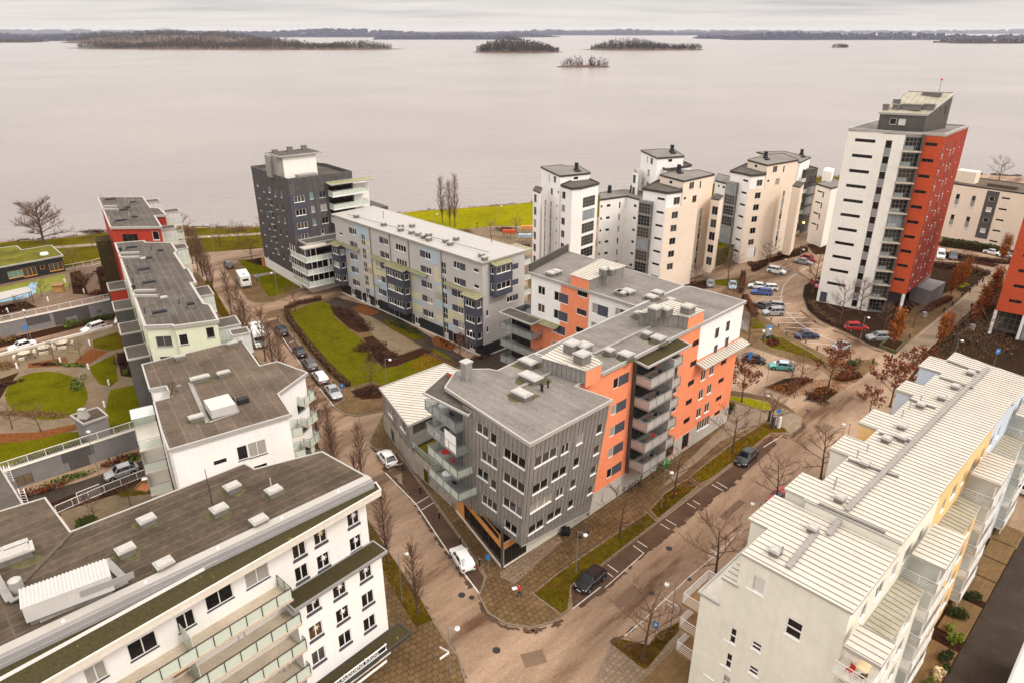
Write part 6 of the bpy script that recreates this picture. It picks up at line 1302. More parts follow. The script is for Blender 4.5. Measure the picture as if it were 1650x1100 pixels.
nf.win(1620.7, 320, 1.9, .45, 5, 2.95, 'slit'); nf.win(1540, 386, 3, .5, 1, 3, 'slit')
mb = MB(); nf.mesh(mb, 0, 14.8); q = [nB, (nB[0] + nn.x * 14, nB[1] + nn.y * 14), (nA[0] + nn.x * 14, nA[1] + nn.y * 14), nA]; [Wall(u, v).mesh(mb, 0, 14.8) for u, v in zip(q, q[1:])]; mb.build('wall', 'stucco_cream', N); make_windows(nf, N)
clad(nf, a - 1.5, 1.5, a + 1.5, 14.5, 'brick_mid', N, .05)
roof(N, [(p[0], p[1], 15.0) for p in (nA, nB, q[1], q[2])], 'felt_tan', 'trim_dark', .25, lip=.2)
c = P(1559, 285, 16.5); mb = MB(); mb.box((c[0], c[1], 15.0), (5, 3.4, 3.2), math.atan2(dd.y, dd.x)); mb.build('roof_house', 'stucco_cream', N); c = P(1615, 303, 15); mb = MB(); mb.box((c[0], c[1], 15.0), (7, 1.5, .8), math.atan2(dd.y, dd.x)); mb.build('roof_planter', 'timber_dark', N)
one(N, 'downpipe', 'metal_grey', nf.pt(nf.L - 2.0, .2, .1), nf.pt(nf.L - 2.0, 14.2, .1), .12, .12)
# ======== M: pale terrace with seamed roofs, bottom right
Mb = thing('apartment_building', 'long pale mint and yellow apartment row under stepped white metal roofs, nearest on the right', 'building', (40, 55, 0))
FM = frame((23.4, 36.2), 44.0)
def mroof(pts, z, nm='roof', m='metal_roof'):
 q = [FM(a, b, z) for a, b in pts]; roof(Mb, q, m, 'trim_grey', .22, lip=.0, name=nm); ribs(Mb, [(p[0], p[1], p[2]) for p in ccw(q)], RAD(134), .62, h=.06, w=.04, m='seam', name=nm + '_seams')
z1_, z2_ = 17.5, 18.3
mroof([(-.1, -.15), (8.7, -.15), (8.7, 3.0), (8.7, 10.0), (4.1, 10.0), (4.1, 8.25), (-.1, 8.25)], z1_)
bays = [(9.0, 12.4), (18.0, 21.5), (24.8, 28.7), (34.8, 38.1)]; bp_ = [(8.72, -.15), (42.0, -.15), (42.0, 7.6)]
for a0, a1 in bays[::-1]: bp_ += [(a1, 7.6), (a1, 9.45), (a0, 9.45), (a0, 7.6)]
bp_ += [(8.72, 7.6)]
mroof(bp_, z2_); mroof([(42.02, -.15), (50.4, -.15), (51.4, 5.0), (52.4, 8.4), (48.9, 8.4), (48.9, 10.2), (44.9, 10.2), (44.9, 7.6), (42.02, 7.6)], z1_)
colr = {'mint': 'stucco_mint', 'yellow': 'stucco_yellow', 'blue': 'stucco_blue'}
gab = Wall(FM(0, 11.1), FM(0, 0))
for (x, y, w, h, k) in ((1218, 940, 1.5, 1.6, 'gbl'), (1279, 1013, 1.3, 1.7, 'g12'), (1219, 1041, .9, .9, 'g12'), (1214, 1080, .9, .9, 'g12'), (1178, 1022, 1.0, 1.7, 'g12'), (1171, 1062, 1.0, 1.7, 'g12'), (1168, 1098, 1.0, 1.7, 'g12')): gab.win(x, y, w, h, kind='gr2' if h > 1.8 else k) if False else gab.win(x, y, w, h, 1, 3, k)
gab.at(1.8, 4.2, 1.0, 1.9, kind='w1')
mb = MB(); gab.mesh(mb, 0, [(0, 11.3), (1.69, 11.3), (1.7, 14.2), (2.84, 14.2), (2.85, 17.3), (11.1, 17.3)]); mb.build('gable_wall', 'stucco_mint', Mb); make_windows(gab, Mb)
Wt = Wall(FM(0, 9.4), FM(0, 9.4)) if False else None
sef = Wall(FM(0, 0), FM(50.3, 0)); nwf = Wall(FM(49, 8.2), FM(4.0, 8.2))
def seg(W, a0, a1, z0, z1, m, nm='wall'):
 mb = MB(); s = Wall(W.pt(a0, 0)[:2], W.pt(a1, 0)[:2]); s.r = [(q[0] - a0, q[1], q[2] - a0, q[3], q[4]) for q in W.r if q[0] > a0 and q[2] < a1]; s.mesh(mb, z0, z1); mb.build(nm, m, Mb); make_windows(s, Mb)
for a_ in range(3, 49, 3):
 for z in (15.2, 12.0, 9.1, 6.2, 3.3): sef.at(a_ + .3, z, 1.1 if a_ % 2 else 1.7, 1.4 if z > 13 else 2.0, kind='w2')
seg(sef, 0, 8.7, 0, 17.3, 'stucco_mint'); seg(sef, 8.7, 18.6, 0, 18.1, 'stucco_mint'); seg(sef, 18.6, 35.2, 0, 18.1, 'stucco_yellow'); seg(sef, 35.2, 42, 0, 18.1, 'stucco_blue'); seg(sef, 42, 50.3, 0, 17.3, 'stucco_blue')
nz = [(0, 8.0, 4.2), (4.2, 9.8, 8.6)]
def blk(a0, a1, b0, b1, z0, z1, m, nm='wall'):
 mb = MB(); ws = [Wall(FM(a1, b0), FM(a1, b1)), Wall(FM(a1, b1), FM(a0, b1)), Wall(FM(a0, b1), FM(a0, b0))]
 for z in (15, 12, 9, 6, 3):
  if z < z1 - 1: ws[1].at((a1 - a0) / 2, z, 1.6, 1.4, kind='w2')
 for W in ws: W.mesh(mb, z0, z1)
 mb.build(nm, m, Mb); make_windows(ws[1], Mb)
blk(0.02, 4.2, 7.0, 8.0, 11.3, 17.3, 'stucco_mint'); blk(4.2, 8.6, 7.0, 9.75, 0, 17.3, 'stucco_mint')
blk(8.75, 41.9, 6.8, 7.4, 0, 18.1, 'stucco_mint'); blk(42.05, 50.2, 6.8, 7.4, 0, 17.3, 'stucco_blue')
for (a0, a1), m_ in zip(bays, ('stucco_mint', 'stucco_mint', 'stucco_yellow', 'stucco_blue')): blk(a0 + .12, a1 - .12, 7.3, 9.3, 0, 18.1, m_)
blk(45.0, 48.8, 7.3, 10.05, 0, 17.3, 'stucco_blue')
mb = MB(); Wall(FM(50.3, 0), FM(50.3, 8.2)).mesh(mb, 0, 17.3); mb.build('wall', 'stucco_blue', Mb)
mb = MB(); Wall(FM(8.72, 7.4), FM(8.72, 0)).mesh(mb, 17.2, 18.1); mb.build('upper_gable', 'stucco_mint', Mb)
mb = MB(); blk(0.02, 8, 8.0, 11.1, 0, 11.3, 'stucco_mint');
roof(Mb, [FM(-.15, 9.4, 11.55), FM(9, 9.4, 11.55), FM(9, 11.3, 11.55), FM(-.15, 11.3, 11.55)], 'metal_roof', 'trim_grey', .2, name='terrace_roof'); mroof([(-.15, 8.1), (4.0, 8.1), (4.0, 9.5), (-.15, 9.5)], 14.35, 'terrace_roof')
blk(0.03, 3.9, 7.9, 9.38, 11.3, 14.15, 'stucco_mint')
Wn = Wall(FM(4.5, 11.12), FM(.4, 11.12))
for z in (8.6, 5.8, 3.0): balcony(Mb, Wn, -.2, 3.9, z, .03, 1.9, slab='decking' if False else 'timber', glass=None, rail='metal_white', h=1.1, post=1.3, midrail=4, th=.2)
one(Mb, 'roof_walkway', 'walkway', FM(.8, 5.0, z1_ + .12), FM(6.4, 5.3, z1_ + .12), .4, .08); one(Mb, 'roof_walkway', 'walkway', FM(6.6, 4.5, z1_ + .12), FM(9.4, 4.5, z1_ + .5), .4, .08); one(Mb, 'roof_walkway', 'walkway', FM(9.6, 4.45, z2_ + .15), FM(42, 4.1, z2_ + .15), .42, .09); one(Mb, 'roof_walkway', 'walkway', FM(42.4, 4.3, z1_ + .15), FM(50, 4.2, z1_ + .15), .42, .09)
for (a_, b_, z) in ((1.6, 6.4, z1_), (6.3, 5.6, z1_), (10.6, 5.4, z2_), (17.3, 6.0, z2_), (23.0, 6.2, z2_), (24.3, 5.2, z2_), (26.5, 6.0, z2_), (32.5, 6.2, z2_), (35.8, 5.2, z2_), (39.6, 5.0, z2_), (46.6, 5.2, z1_)): x, y = FM(a_, b_); unit(Mb, x, y, z, .8, .9, .35, RAD(44), 'vent_metal')
for (a_, b_, z) in ((1.9, 6.0, z1_), (11.8, 6.4, z2_), (12.6, 6.6, z2_), (18.2, 7, z2_), (20, 6.8, z2_), (29, 6.8, z2_), (31.4, 6.9, z2_), (33.6, 6.6, z2_)): x, y = FM(a_, b_); pipe(Mb, x, y, z, .8, .06, 'vent_metal')
for (a0, b0, a1, b1, z) in ((8.9, 6.4, 9.0, 1.2, z2_), (17.2, 7.4, 17.6, 3.2, z2_), (24.0, 7.2, 24.6, 4.4, z2_), (33.4, 7.6, 33.2, 5.0, z2_), (41.2, 7.0, 41.0, 3.6, z2_), (48.6, 8.2, 47.9, 4.6, z1_)): one(Mb, 'valley_gutter', 'vent_side', FM(a0, b0, z + .08), FM(a1, b1, z + .08), .25, .1)
for (a0, a1, z) in ((-1.2, 1.5, 15.5), (12.0, 17.5, 15.5), (27.9, 33.5, 15.5), (44.2, 49.6, 15.5)):
 q = [FM(a0, -2.85, z), FM(a1, -2.85, z), FM(a1, -.35, z), FM(a0, -.35, z)]; roof(Mb, q, 'metal_roof', 'trim_grey', .3, lip=.0, name='balcony_roof'); ribs(Mb, q, RAD(134), .62, h=.06, m='seam', name='balcony_roof_seams')
 W = Wall(FM(a0, 0), FM(a1, 0))
 for k in range(5):
  zf = z - 2.75 - 2.9 * k
  if zf < .3: break
  balcony(Mb, W, .0, W.L, zf, .02, 2.7, slab='concrete_pale', glass=None if k % 2 or a0 < 0 else 'clear_glass', rail='metal_white', h=1.1, post=1.3, midrail=4, th=.22)
 for (x_, o_) in ((.1, 2.6), (W.L - .2, 2.6)): mb = MB(); W.box(mb, x_, .3, x_ + .12, z - .3, o_ - .1, o_ + .02); mb.build('balcony_post', 'metal_white', Mb)
 if a0 > 0: mb = MB(); W.box(mb, W.L * .25, .3, W.L * .25 + .1, z - .5, .1, 2.4); mb.build('balcony_screen', 'screen_glass', Mb)
for (a0, a1, m_) in ((1.7, 11.9, 'stucco_mint'), (17.7, 27.8, 'stucco_yellow'), (33.7, 44.0, 'stucco_blue')):
 q = [FM(a0, -2.0, 12.9), FM(a1, -2.0, 12.9), FM(a1, -.02, 13.1), FM(a0, -.02, 13.1)]; roof(Mb, q, 'metal_roof_moss', 'trim_grey', .2, lip=0, name='low_roof'); ribs(Mb, q, RAD(134), .62, h=.06, m='seam', name='low_roof_seams')
 W = Wall(FM(a0 + .1, -1.85), FM(a1 - .1, -1.85))
 for z in (11.2, 8.3, 5.4, 2.4):
  for a_ in (1.8, 4.6, 7.6): W.at(a_, z, 1.6, 1.5, kind='w2')
 mb = MB(); W.mesh(mb, 0, 12.75); Wall(FM(a0 + .1, 0), FM(a0 + .1, -1.85)).mesh(mb, 0, 12.75); Wall(FM(a1 - .1, -1.85), FM(a1 - .1, 0)).mesh(mb, 0, 12.75); mb.build('low_wall', m_, Mb); make_windows(W, Mb)
NB = thing('low_building', 'pale rendered building corner at the bottom right edge of the frame', 'building', P3(1660, 1050, 0)); q = [P(1621, 1105, 3.6), P(1652, 1030, 3.6), P(1760, 1060, 3.6), P(1760, 1200, 3.6)]
auto(NB, ccw([tuple(p) for p in q]), 0, 3.5, 'concrete_pale'); roof(NB, [(p[0], p[1], 3.7) for p in q], 'concrete_pale', 'trim_grey', .2)
# ======== left side: kindergarten, garages, stair house
zT = 2.8
KG = thing('kindergarten', 'low black timber building with green sedum roof by the shore', 'building', P3(40, 440, zT))
kp = [P3(-90, 420, 6.6), P3(0, 400, 6.6), P3(27, 396.5, 6.6), P3(35, 403, 6.6), P3(83, 395.5, 6.6), P3(102, 412, 6.6), P3(0, 431, 6.6), P3(-100, 452, 6.6)]
auto(KG, [p[:2] for p in inset(ccw(kp), .3)], 0, 6.4, 'black_wood', [(2, 447, 1.4, 1.5, 1, 3, 'wood1'), (25, 442, 2.8, 1.6, 1, 3, 'wood2'), (48, 438, 2.6, 2.0, 1, 3, 'wood2'), (68.5, 431, .9, .9, 1, 3, 'wood1'), (90.6, 430, 2.8, 1.8, 1, 3, 'wood2')]); roof(KG, kp, 'sedum', 'trim_grey', .25, lip=.1); x, y = P(71, 409, 6.8); mb = MB(); mb.tube((x, y, 6.6), (x, y, 7.0), .9, .8, 14, 0, True); mb.build('roof_dome', 'globe', KG)
PV = thing('pavilion', 'open shelter with white roof on dark posts in the kindergarten yard', 'pavilion', P3(20, 480, zT)); q = [P3(-20, 482, 5.4), P3(-14, 487, 5.4), P3(51, 469.5, 5.4), P3(43, 462, 5.4), P3(-20, 474, 5.4)]; q = [P3(-25, 477, 5.4), P3(-16, 488, 5.4), P3(51.5, 469.5, 5.4), P3(43, 462, 5.4)]; roof(PV, q, 'trim_white', 'trim_dark', .12, lip=0)
for (x, y) in ((49, 469), (44, 464), (23, 476), (18, 470), (-10, 484)): p = P(x, y, 5.3); mb = MB(); mb.tube((p[0], p[1], zT), (p[0], p[1], 5.3), .07, .07, 6); mb.build('post', 'metal_dark', PV)
def garage(label, x0, y0, x1, y1, wins, loc):
 o = thing('retaining_wall', label, 'wall', loc); a = P(x0, y0, zT); b = P(x1, y1, zT); W = Wall(a, b)
 for w in wins: W.win(*w)
 mb = MB(); W.mesh(mb, 0, zT + .12); mb.build('wall', 'brick_grey', o); make_windows(W, o); one(o, 'coping', 'concrete_pale', W.pt(0, zT + .12, -.1), W.pt(W.L, zT + .12, -.1), .45, .1)
 return o, W
G1, WG1 = garage('grey block garage wall with fence on top below the kindergarten', -40, 531, 203, 479, [(18.5, 538, 1.0, 1.4, 1, 3, 'd1'), (65.5, 530, 4.6, 2.1, 1, 3, 'gar'), (85, 526, 1.3, 2.2, 1, 3, 'door'), (116, 515, 1.8, 1.2, 1, 3, 'd2'), (182.7, 502, 1.2, 2.1, 1, 3, 'door'), (160, 502, .8, .6, 1, 3, 'd1')], P3(80, 520, 0))
clad(WG1, 8, 0, 12, 2.8, 'brick_mid', G1, .04); clad(WG1, WG1.L - 13.5, 0, WG1.L - 7.2, 2.8, 'brick_mid', G1, .04)
G2, WG2 = garage('grey block retaining wall below the round lawn, with dark windows', -45, 778, 231, 689, [(99.5, 757, 1.8, 1.6, 1, 3, 'd2'), (155.4, 739.5, 1.5, 1.9, 1, 3, 'd2'), (40, 772, 1.8, 1.5, 1, 3, 'd2'), (227, 713.6, .8, 1.6, 1, 3, 'd1')], P3(120, 750, 0))
a_, _z = WG2.uv(124, 740); clad(WG2, a_ - 1.6, 0, a_ + 2.2, 2.8, 'brick_mid', G2, .04)
def fence(label, pts, h, m='metal_white', post=2.0, bars=True, z=zT, panel_m='clear_glass', group=None, name='fence'):
 o = thing(name, label, 'fence', pts[0] + (z,) if len(pts[0]) == 2 else pts[0], group); pb = MB()
 for (u, v) in zip(pts, pts[1:]):
  uz = u[2] if len(u) > 2 else z; vz = v[2] if len(v) > 2 else z; L = math.hypot(u[0] - v[0], u[1] - v[1]); n = max(1, round(L / post)); lr = lambda t, dz: (u[0] + (v[0] - u[0]) * t, u[1] + (v[1] - u[1]) * t, uz + (vz - uz) * t + dz)
  one(o, 'top_rail', m, lr(0, h), lr(1, h), .07, .06); one(o, 'bottom_rail', m, lr(0, .1), lr(1, .1), .05, .05)
  for k in range(n): mb = MB(); mb.tube(lr(k / n, 0), lr(k / n, h), .04, .04, 5); mb.build('post', m, o)
  if bars:
   for k in range(int(L / .16)): t = (k + .5) / int(L / .16); pb.tube(lr(t, .12), lr(t, h), .012, .012, 3)
 if pb.f: pb.build('bars', m, o)
 return o
fence('white railing on the garage wall below the kindergarten yard', [WG1.pt(0, 0, -.3)[:2], WG1.pt(WG1.L, 0, -.3)[:2]], 1.15, z=zT + .2)
fence('white railing along the wall below the round lawn', [WG2.pt(0, 0, -.3)[:2], WG2.pt(WG2.L + .5, 0, -.3)[:2]], 1.15, z=zT + .2)
SH = thing('stair_house', 'small grey brick stair house with metal chimney on the wall by the round lawn', 'building', P3(145, 695, zT)); q = [P3(113, 669, 5.9), P3(158, 655.5, 5.9), P3(174, 669, 5.9), P3(134, 683, 5.9)]
auto(SH, [p[:2] for p in inset(ccw(q), .25)], 1.0, 5.7, 'brick_grey', [(122, 692, 1.2, 1.9, 1, 3, 'door')]); roof(SH, q, 'felt_b', 'trim_grey', .25); x, y = P(135, 672, 5.9); mb = MB(); mb.box8([(x - .7, y - .5, 5.85), (x + .7, y - .5, 5.85), (x + .7, y + .5, 5.85), (x - .7, y + .5, 5.85), (x - .35, y - .25, 7.1), (x + .35, y - .25, 7.1), (x + .35, y + .25, 7.1), (x - .35, y + .25, 7.1)]); o = mb.build('chimney', 'vent_metal', SH); mb = MB(); mb.box((x, y, 7.1), (.9, .7, .12)); mb.build('chimney_cap', 'vent_metal', o)
# ======== ground
def area(name, px, m, z0=0.0, h=0.0, kerb=None, zpx=0.0, kind_='structure'):
 pts = [P(x, y, zpx) for x, y in px]; pts = ccw(pts); mb = MB(); mb.prism(pts, -.05 + z0, z0 + h, 0, 1); o = struct(name, mb, [m, kerb or m], kind_)
 if kerb:
  e = MB(); a = [(p[0], p[1], z0 + h) for p in pts]; b = inset(a, .16)
  for i in range(len(a)): j = (i + 1) % len(a); e.face([(*a[i][:2], z0 + h + .006), (*a[j][:2], z0 + h + .006), (*b[j][:2], z0 + h + .006), (*b[i][:2], z0 + h + .006)])
  struct(name + '_kerb', e, kerb)
 return o
SHORE = [(-700, 470), (-300, 415), (-100, 398), (0, 391), (20, 388), (60, 387), (130, 380), (165, 374), (230, 370), (290, 366), (350, 367), (440, 365), (520, 360), (600, 352), (638, 344), (680, 339), (720, 337), (770, 333), (815, 330), (860, 325), (905, 318), (1000, 312), (1100, 300), (1200, 292), (1290, 286), (1400, 282), (1520, 279), (1650, 285), (1900, 300), (2400, 330)]
mb = MB(); sh = [P(x, y, 0) for x, y in SHORE]
gp = [(-260, -60), (260, -60)] + sh[::-1]; mb.face([(p[0], p[1], 0) for p in ccw(gp)])
for (u, v) in zip(sh, sh[1:]): mb.face([(u[0], u[1], 0), (v[0], v[1], 0), (v[0] + 0, v[1] + 5, -2.2), (u[0], u[1] + 5, -2.2)])
struct('ground', mb, 'asphalt')
mb = MB(); mb.face([(-16000, 60, -1.1), (16000, 60, -1.1), (16000, 26000, -1.1), (-16000, 26000, -1.1)]); struct('lake_water', mb, 'water')
r = random.Random(3); mb = MB()
for (u, v) in zip(sh[1:-3], sh[2:-2]):
 L = math.hypot(v[0] - u[0], v[1] - u[1])
 for k in range(int(L * 2.6)):
  t = r.random(); x = u[0] + (v[0] - u[0]) * t; y = u[1] + (v[1] - u[1]) * t + r.uniform(-.5, 3.2); s = r.uniform(.25, .75); q = [(x + math.cos(a) * s * r.uniform(.6, 1.2), y + math.sin(a) * s * r.uniform(.6, 1.2)) for a in (0, 1.2, 2.4, 3.6, 4.9)]
  mb.prism(q, -1.4, (-.05 if y < u[1] else -.7) + s * .6)
struct('shore_rocks', mb, 'rock', 'stuff')
PARK = [(-400, 432)] + [(x, y + 1.2) for x, y in SHORE[2:-3]] + [(1650, 300), (1400, 300), (1290, 300), (1100, 330), (1000, 345), (880, 362), (870, 366), (800, 364), (760, 368), (700, 371), (690, 366), (600, 375), (560, 392), (441, 399), (330, 407), (300, 412), (270, 421), (160, 425), (0, 440), (-400, 470)]
area('park_grass', PARK, 'grass', 0, .04)
area('park_lawn', [(640, 345.5), (680, 341), (720, 339), (770, 335), (815, 332), (860, 327), (905, 320), (905, 364), (870, 366), (800, 364), (760, 368), (735, 371), (700, 369), (660, 360), (620, 350)], 'grass_bright', .05, .02)
area('lake_path', [(160, 392), (290, 382), (440, 374.5), (470, 374), (470, 377.5), (440, 378), (290, 386), (160, 396), (80, 402), (80, 398)], 'pave2', .05, .02)
area('shore_road', [(303, 416), (333, 408), (441, 400), (560, 392), (560, 400), (441, 408), (380, 417), (330, 426), (300, 430)], 'asphalt', .05, .02)
area('pavement', [(594, 712), (600, 722), (640, 729), (690, 795), (745, 872), (782, 928), (771, 960), (785, 988), (815, 1006), (858, 1012), (893, 1002), (915, 984), (920, 945), (966, 914), (1059, 840), (1150, 771), (1211, 724), (1242, 700), (1273, 701), (1291, 688), (1291, 672), (1270, 655), (1245, 641), (1200, 632), (1170, 628), (1165, 560), (1100, 480), (1030, 430), (990, 410), (850, 450), (850, 540), (860, 575), (760, 588), (700, 640), (620, 660)], 'paving', 0, .12, 'kerb')
area('driveway', [(540, 480), (620, 500), (760, 583), (840, 552), (850, 540), (870, 560), (860, 580), (790, 600), (745, 590), (700, 600), (640, 560), (560, 510), (520, 490)], 'asphalt_dark', .12, .015)
area('light_paving', [(806, 922), (900, 860), (906, 872), (836, 936), (830, 942), (806, 930)], 'paving_light', .12, .012)
area('light_paving', [(1060, 790), (1170, 682), (1185, 650), (1240, 666), (1235, 678), (1160, 712), (1100, 765)], 'paving_pale', .12, .012)
area('plaza_corner', [(1242, 700), (1273, 701), (1291, 688), (1291, 672), (1262, 658), (1244, 664), (1240, 680)], 'paving_pale', .12, .014)
for nm, px, m_ in (('verge', [(857, 957), (904, 992), (917, 984), (921, 945), (966, 914), (1059, 841), (1043, 825), (900, 922)], 'grass'), ('verge', [(1046, 822), (1060, 838), (1126, 784), (1107, 771), (1070, 795)], 'grass_brown'), ('verge', [(1109, 769), (1128, 781), (1150, 770), (1211, 723), (1242, 699), (1272, 698), (1265, 690), (1245, 683), (1232, 680), (1190, 706)], 'grass'), ('verge', [(1172, 638), (1204, 641), (1236, 648), (1244, 653), (1242, 661), (1227, 662), (1194, 651), (1176, 645)], 'grass_bright')): area(nm, px, m_, .12, .02, 'kerb' if nm == 'verge' else None)
area('parking_bay', [(648, 762), (594, 716), (600, 724), (640, 731), (690, 797), (744, 873), (780, 929), (773, 956), (725, 893), (671, 812), (648, 778)], 'asphalt_bay', 0, .012)
area('parking_bay', [(923, 980), (921, 946), (966, 916), (1060, 842), (1150, 773), (1211, 726), (1242, 702), (1252, 715), (1200, 762), (1166, 790), (1097, 842), (1038, 890), (975, 946), (928, 978)], 'asphalt_bay', 0, .012)
area('pavement', [(427, 517), (425, 512), (432, 503), (450, 499), (480, 493), (515, 483), (545, 478), (640, 540), (760, 592), (720, 598), (640, 632), (618, 663), (574, 671), (556, 668), (536, 655), (554, 644), (520, 599), (475, 546), (446, 512), (432, 514)], 'paving_l', 0, .12, 'kerb')
area('garden_lawn', [(464, 505), (515, 487), (533, 491), (538, 512), (560, 530), (580, 545), (592, 560), (608, 588), (640, 592), (700, 562), (742, 588), (690, 602), (640, 612), (625, 625), (600, 614), (566, 623), (533, 595), (495, 554)], 'grass_lawn', .12, .02)
area('flower_bed', [(532, 495), (548, 497), (572, 515), (596, 535), (577, 537), (560, 528), (538, 508)], 'bed_brown', .14, .03); area('flower_bed', [(586, 546), (600, 542), (640, 575), (680, 562), (700, 566), (640, 590), (618, 594), (606, 580)], 'bed_brown', .14, .03)
area('gravel_court', [(577, 505), (600, 512), (680, 560), (640, 574), (600, 540)], 'gravel', .14, .02); area('garden_path', [(545, 480), (560, 488), (650, 545), (745, 590), (735, 592), (640, 552), (540, 492)], 'asphalt_dark', .12, .03)
area('leaf_bed', [(568, 497), (585, 492), (612, 505), (600, 510), (576, 505)], 'leaf_litter', .14, .05); area('leaf_bed', [(695, 548), (705, 542), (735, 556), (728, 566), (700, 558)], 'leaf_litter', .14, .05); area('green_bed', [(617, 515), (640, 520), (685, 545), (668, 550), (628, 530)], 'grass', .14, .05)
area('flower_bed', [(565, 631), (583, 644), (618, 642), (622, 624), (600, 620)], 'bed_brown', .14, .03)
area('parking_bay', [(427, 519), (446, 514), (475, 548), (520, 601), (552, 645), (535, 652), (487, 589)], 'asphalt_bay', 0, .012)
area('pavement', [(361, 432), (380, 424), (441, 412), (470, 470), (540, 456), (560, 462), (484, 470), (441, 487), (413, 489), (398, 483)], 'paving_l', 0, .12, 'kerb')
area('verge', [(383, 420), (440, 416), (484, 464), (441, 479), (433, 479), (410, 448)], 'grass_lawn', .12, .02); area('garden_path', [(407, 444), (458, 436), (462, 439), (411, 448)], 'pave2', .14, .01); area('flower_bed', [(394, 421), (430, 414), (447, 425), (430, 430), (412, 427)], 'bed_brown', .14, .02)
area('pavement', [(681, 969), (690, 985), (715, 1024), (740, 1058), (752, 1100), (750, 1180), (500, 1180), (600, 1060), (610, 960), (560, 880), (500, 800), (440, 730), (380, 600), (330, 500), (300, 440), (320, 440), (351, 482), (372, 510), (430, 600), (480, 668), (560, 785), (628, 890)], 'paving_l', 0, .12, 'kerb')
area('verge', [(628, 892), (679, 968), (697, 1000), (670, 1010), (640, 962), (610, 905), (560, 830), (500, 740), (440, 655), (400, 580), (350, 500), (330, 455), (335, 450), (372, 512), (430, 604), (480, 671), (560, 788)], 'grass_brown', .12, .02)
area('courtyard_lane', [(0, 812), (60, 795), (270, 735), (330, 700), (330, 770), (260, 775), (120, 822), (0, 870)], 'bed_brown', 0, .02)
area('lane', [(40, 802), (120, 778), (270, 728), (275, 742), (120, 795), (70, 815)], 'asphalt_dark', .02, .02); area('play_gravel', [(95, 825), (270, 770), (300, 800), (140, 880), (120, 860)], 'gravel', 0, .03); area('yard_grass', [(185, 797), (270, 760), (285, 790), (200, 800)], 'grass', .03, .02); area('yard_grass', [(120, 838), (145, 830), (170, 840), (130, 856)], 'grass', .03, .02)
area('lane', [(-60, 590), (0, 565), (100, 540), (200, 512), (260, 500), (260, 515), (180, 533), (0, 580), (-60, 600)], 'tarmac_path', 0, .02); area('verge', [(-60, 560), (0, 548), (180, 506), (205, 500), (205, 508), (100, 535), (0, 560), (-60, 575)], 'bed_brown', 0, .03)
def up_(px): return [P(x, y, zT) for x, y in px]
mb = MB(); mb.prism(ccw([WG2.pt(0, 0, -.05)[:2], WG2.pt(WG2.L, 0, -.05)[:2], P(262, 672, zT), P(225, 560, zT), P(190, 524, zT), P(0, 571, zT), P(-120, 600, zT)]), 0, zT, 0); struct('courtyard', mb, 'gravel')
one(G2, 'parapet', 'concrete_pale', P3(-60, 588, zT), P3(182, 527, zT), .35, .45)
def cy(name, px, m, dz=.03): return area(name, px, m, zT, dz, None, zT)
cy('round_lawn', [(75 + 67 * math.cos(a / 20 * 6.283), 637 + 39 * math.sin(a / 20 * 6.283)) for a in range(20)], 'grass_lawn')
cy('lawn', [(145, 590), (185, 570), (190, 612), (178, 622), (160, 618), (147, 600)], 'grass_lawn'); cy('lawn', [(178, 628), (225, 618), (228, 682), (180, 695), (170, 660)], 'grass_lawn'); cy('lawn', [(150, 548), (190, 535), (205, 560), (175, 565), (150, 560)], 'grass'); cy('lawn', [(-60, 715), (60, 700), (125, 695), (130, 712), (0, 752), (-60, 765)], 'grass_lawn')
cy('flower_bed', [(45, 585), (107, 575), (110, 585), (95, 590), (45, 592)], 'leaf_litter'); cy('flower_bed', [(117, 585), (146, 561), (174, 566), (135, 592)], 'leaf_litter'); cy('flower_bed', [(-40, 700), (60, 696), (125, 682), (128, 690), (60, 708), (-40, 718)], 'leaf_litter', .05)
cy('flower_bed', [(0, 610), (30, 600), (10, 625), (-5, 650), (-30, 650)], 'bed_brown', .05); cy('flower_bed', [(188, 570), (230, 560), (232, 610), (195, 605)], 'bed_brown', .05)
mb = MB(); mb.prism(ccw([WG1.pt(0, 0, -.05)[:2], WG1.pt(WG1.L, 0, -.05)[:2], P(190, 418, zT), P(110, 424, zT), P(-150, 470, zT)]), 0, zT, 0); struct('kindergarten_yard', mb, 'tarmac_path')
cy('play_lawn', [(0, 463), (104, 442), (112, 462), (60, 473), (0, 480)], 'green_court'); cy('play_surface', [(50, 456), (60, 455), (58, 472), (40, 482), (-40, 494), (-40, 484), (36, 473)], 'blue_court', .034); cy('lawn', [(100, 424), (172, 410), (172, 418), (105, 432)], 'grass'); cy('flower_bed', [(112, 440), (130, 436), (142, 475), (118, 474)], 'bed_brown', .05); cy('flower_bed', [(155, 432), (175, 425), (195, 470), (165, 480), (158, 450)], 'bed_brown', .05); cy('sand_pit', [(60, 473), (112, 464), (112, 478), (60, 490)], 'gravel')
cy('flower_bed', [(-30, 500), (40, 486), (60, 495), (-30, 514)], 'bed_brown', .05)
area('pavement', [(1160, 470), (1190, 462), (1217, 500), (1246, 522), (1285, 549), (1345, 580), (1407, 579), (1417, 586), (1380, 615), (1350, 618), (1319, 591), (1255, 574), (1194, 553), (1165, 540)], 'pave0', 0, .1, 'kerb')
area('verge', [(1221, 548), (1239, 540), (1262, 545), (1305, 567), (1340, 590), (1323, 586), (1275, 570), (1239, 561)], 'grass', .1, .03, 'kerb'); area('verge', [(1200, 514), (1222, 515), (1234, 530), (1212, 531)], 'grass', .1, .03); area('verge', [(1194, 552), (1206, 551), (1212, 557), (1200, 559)], 'grass', .1, .03)
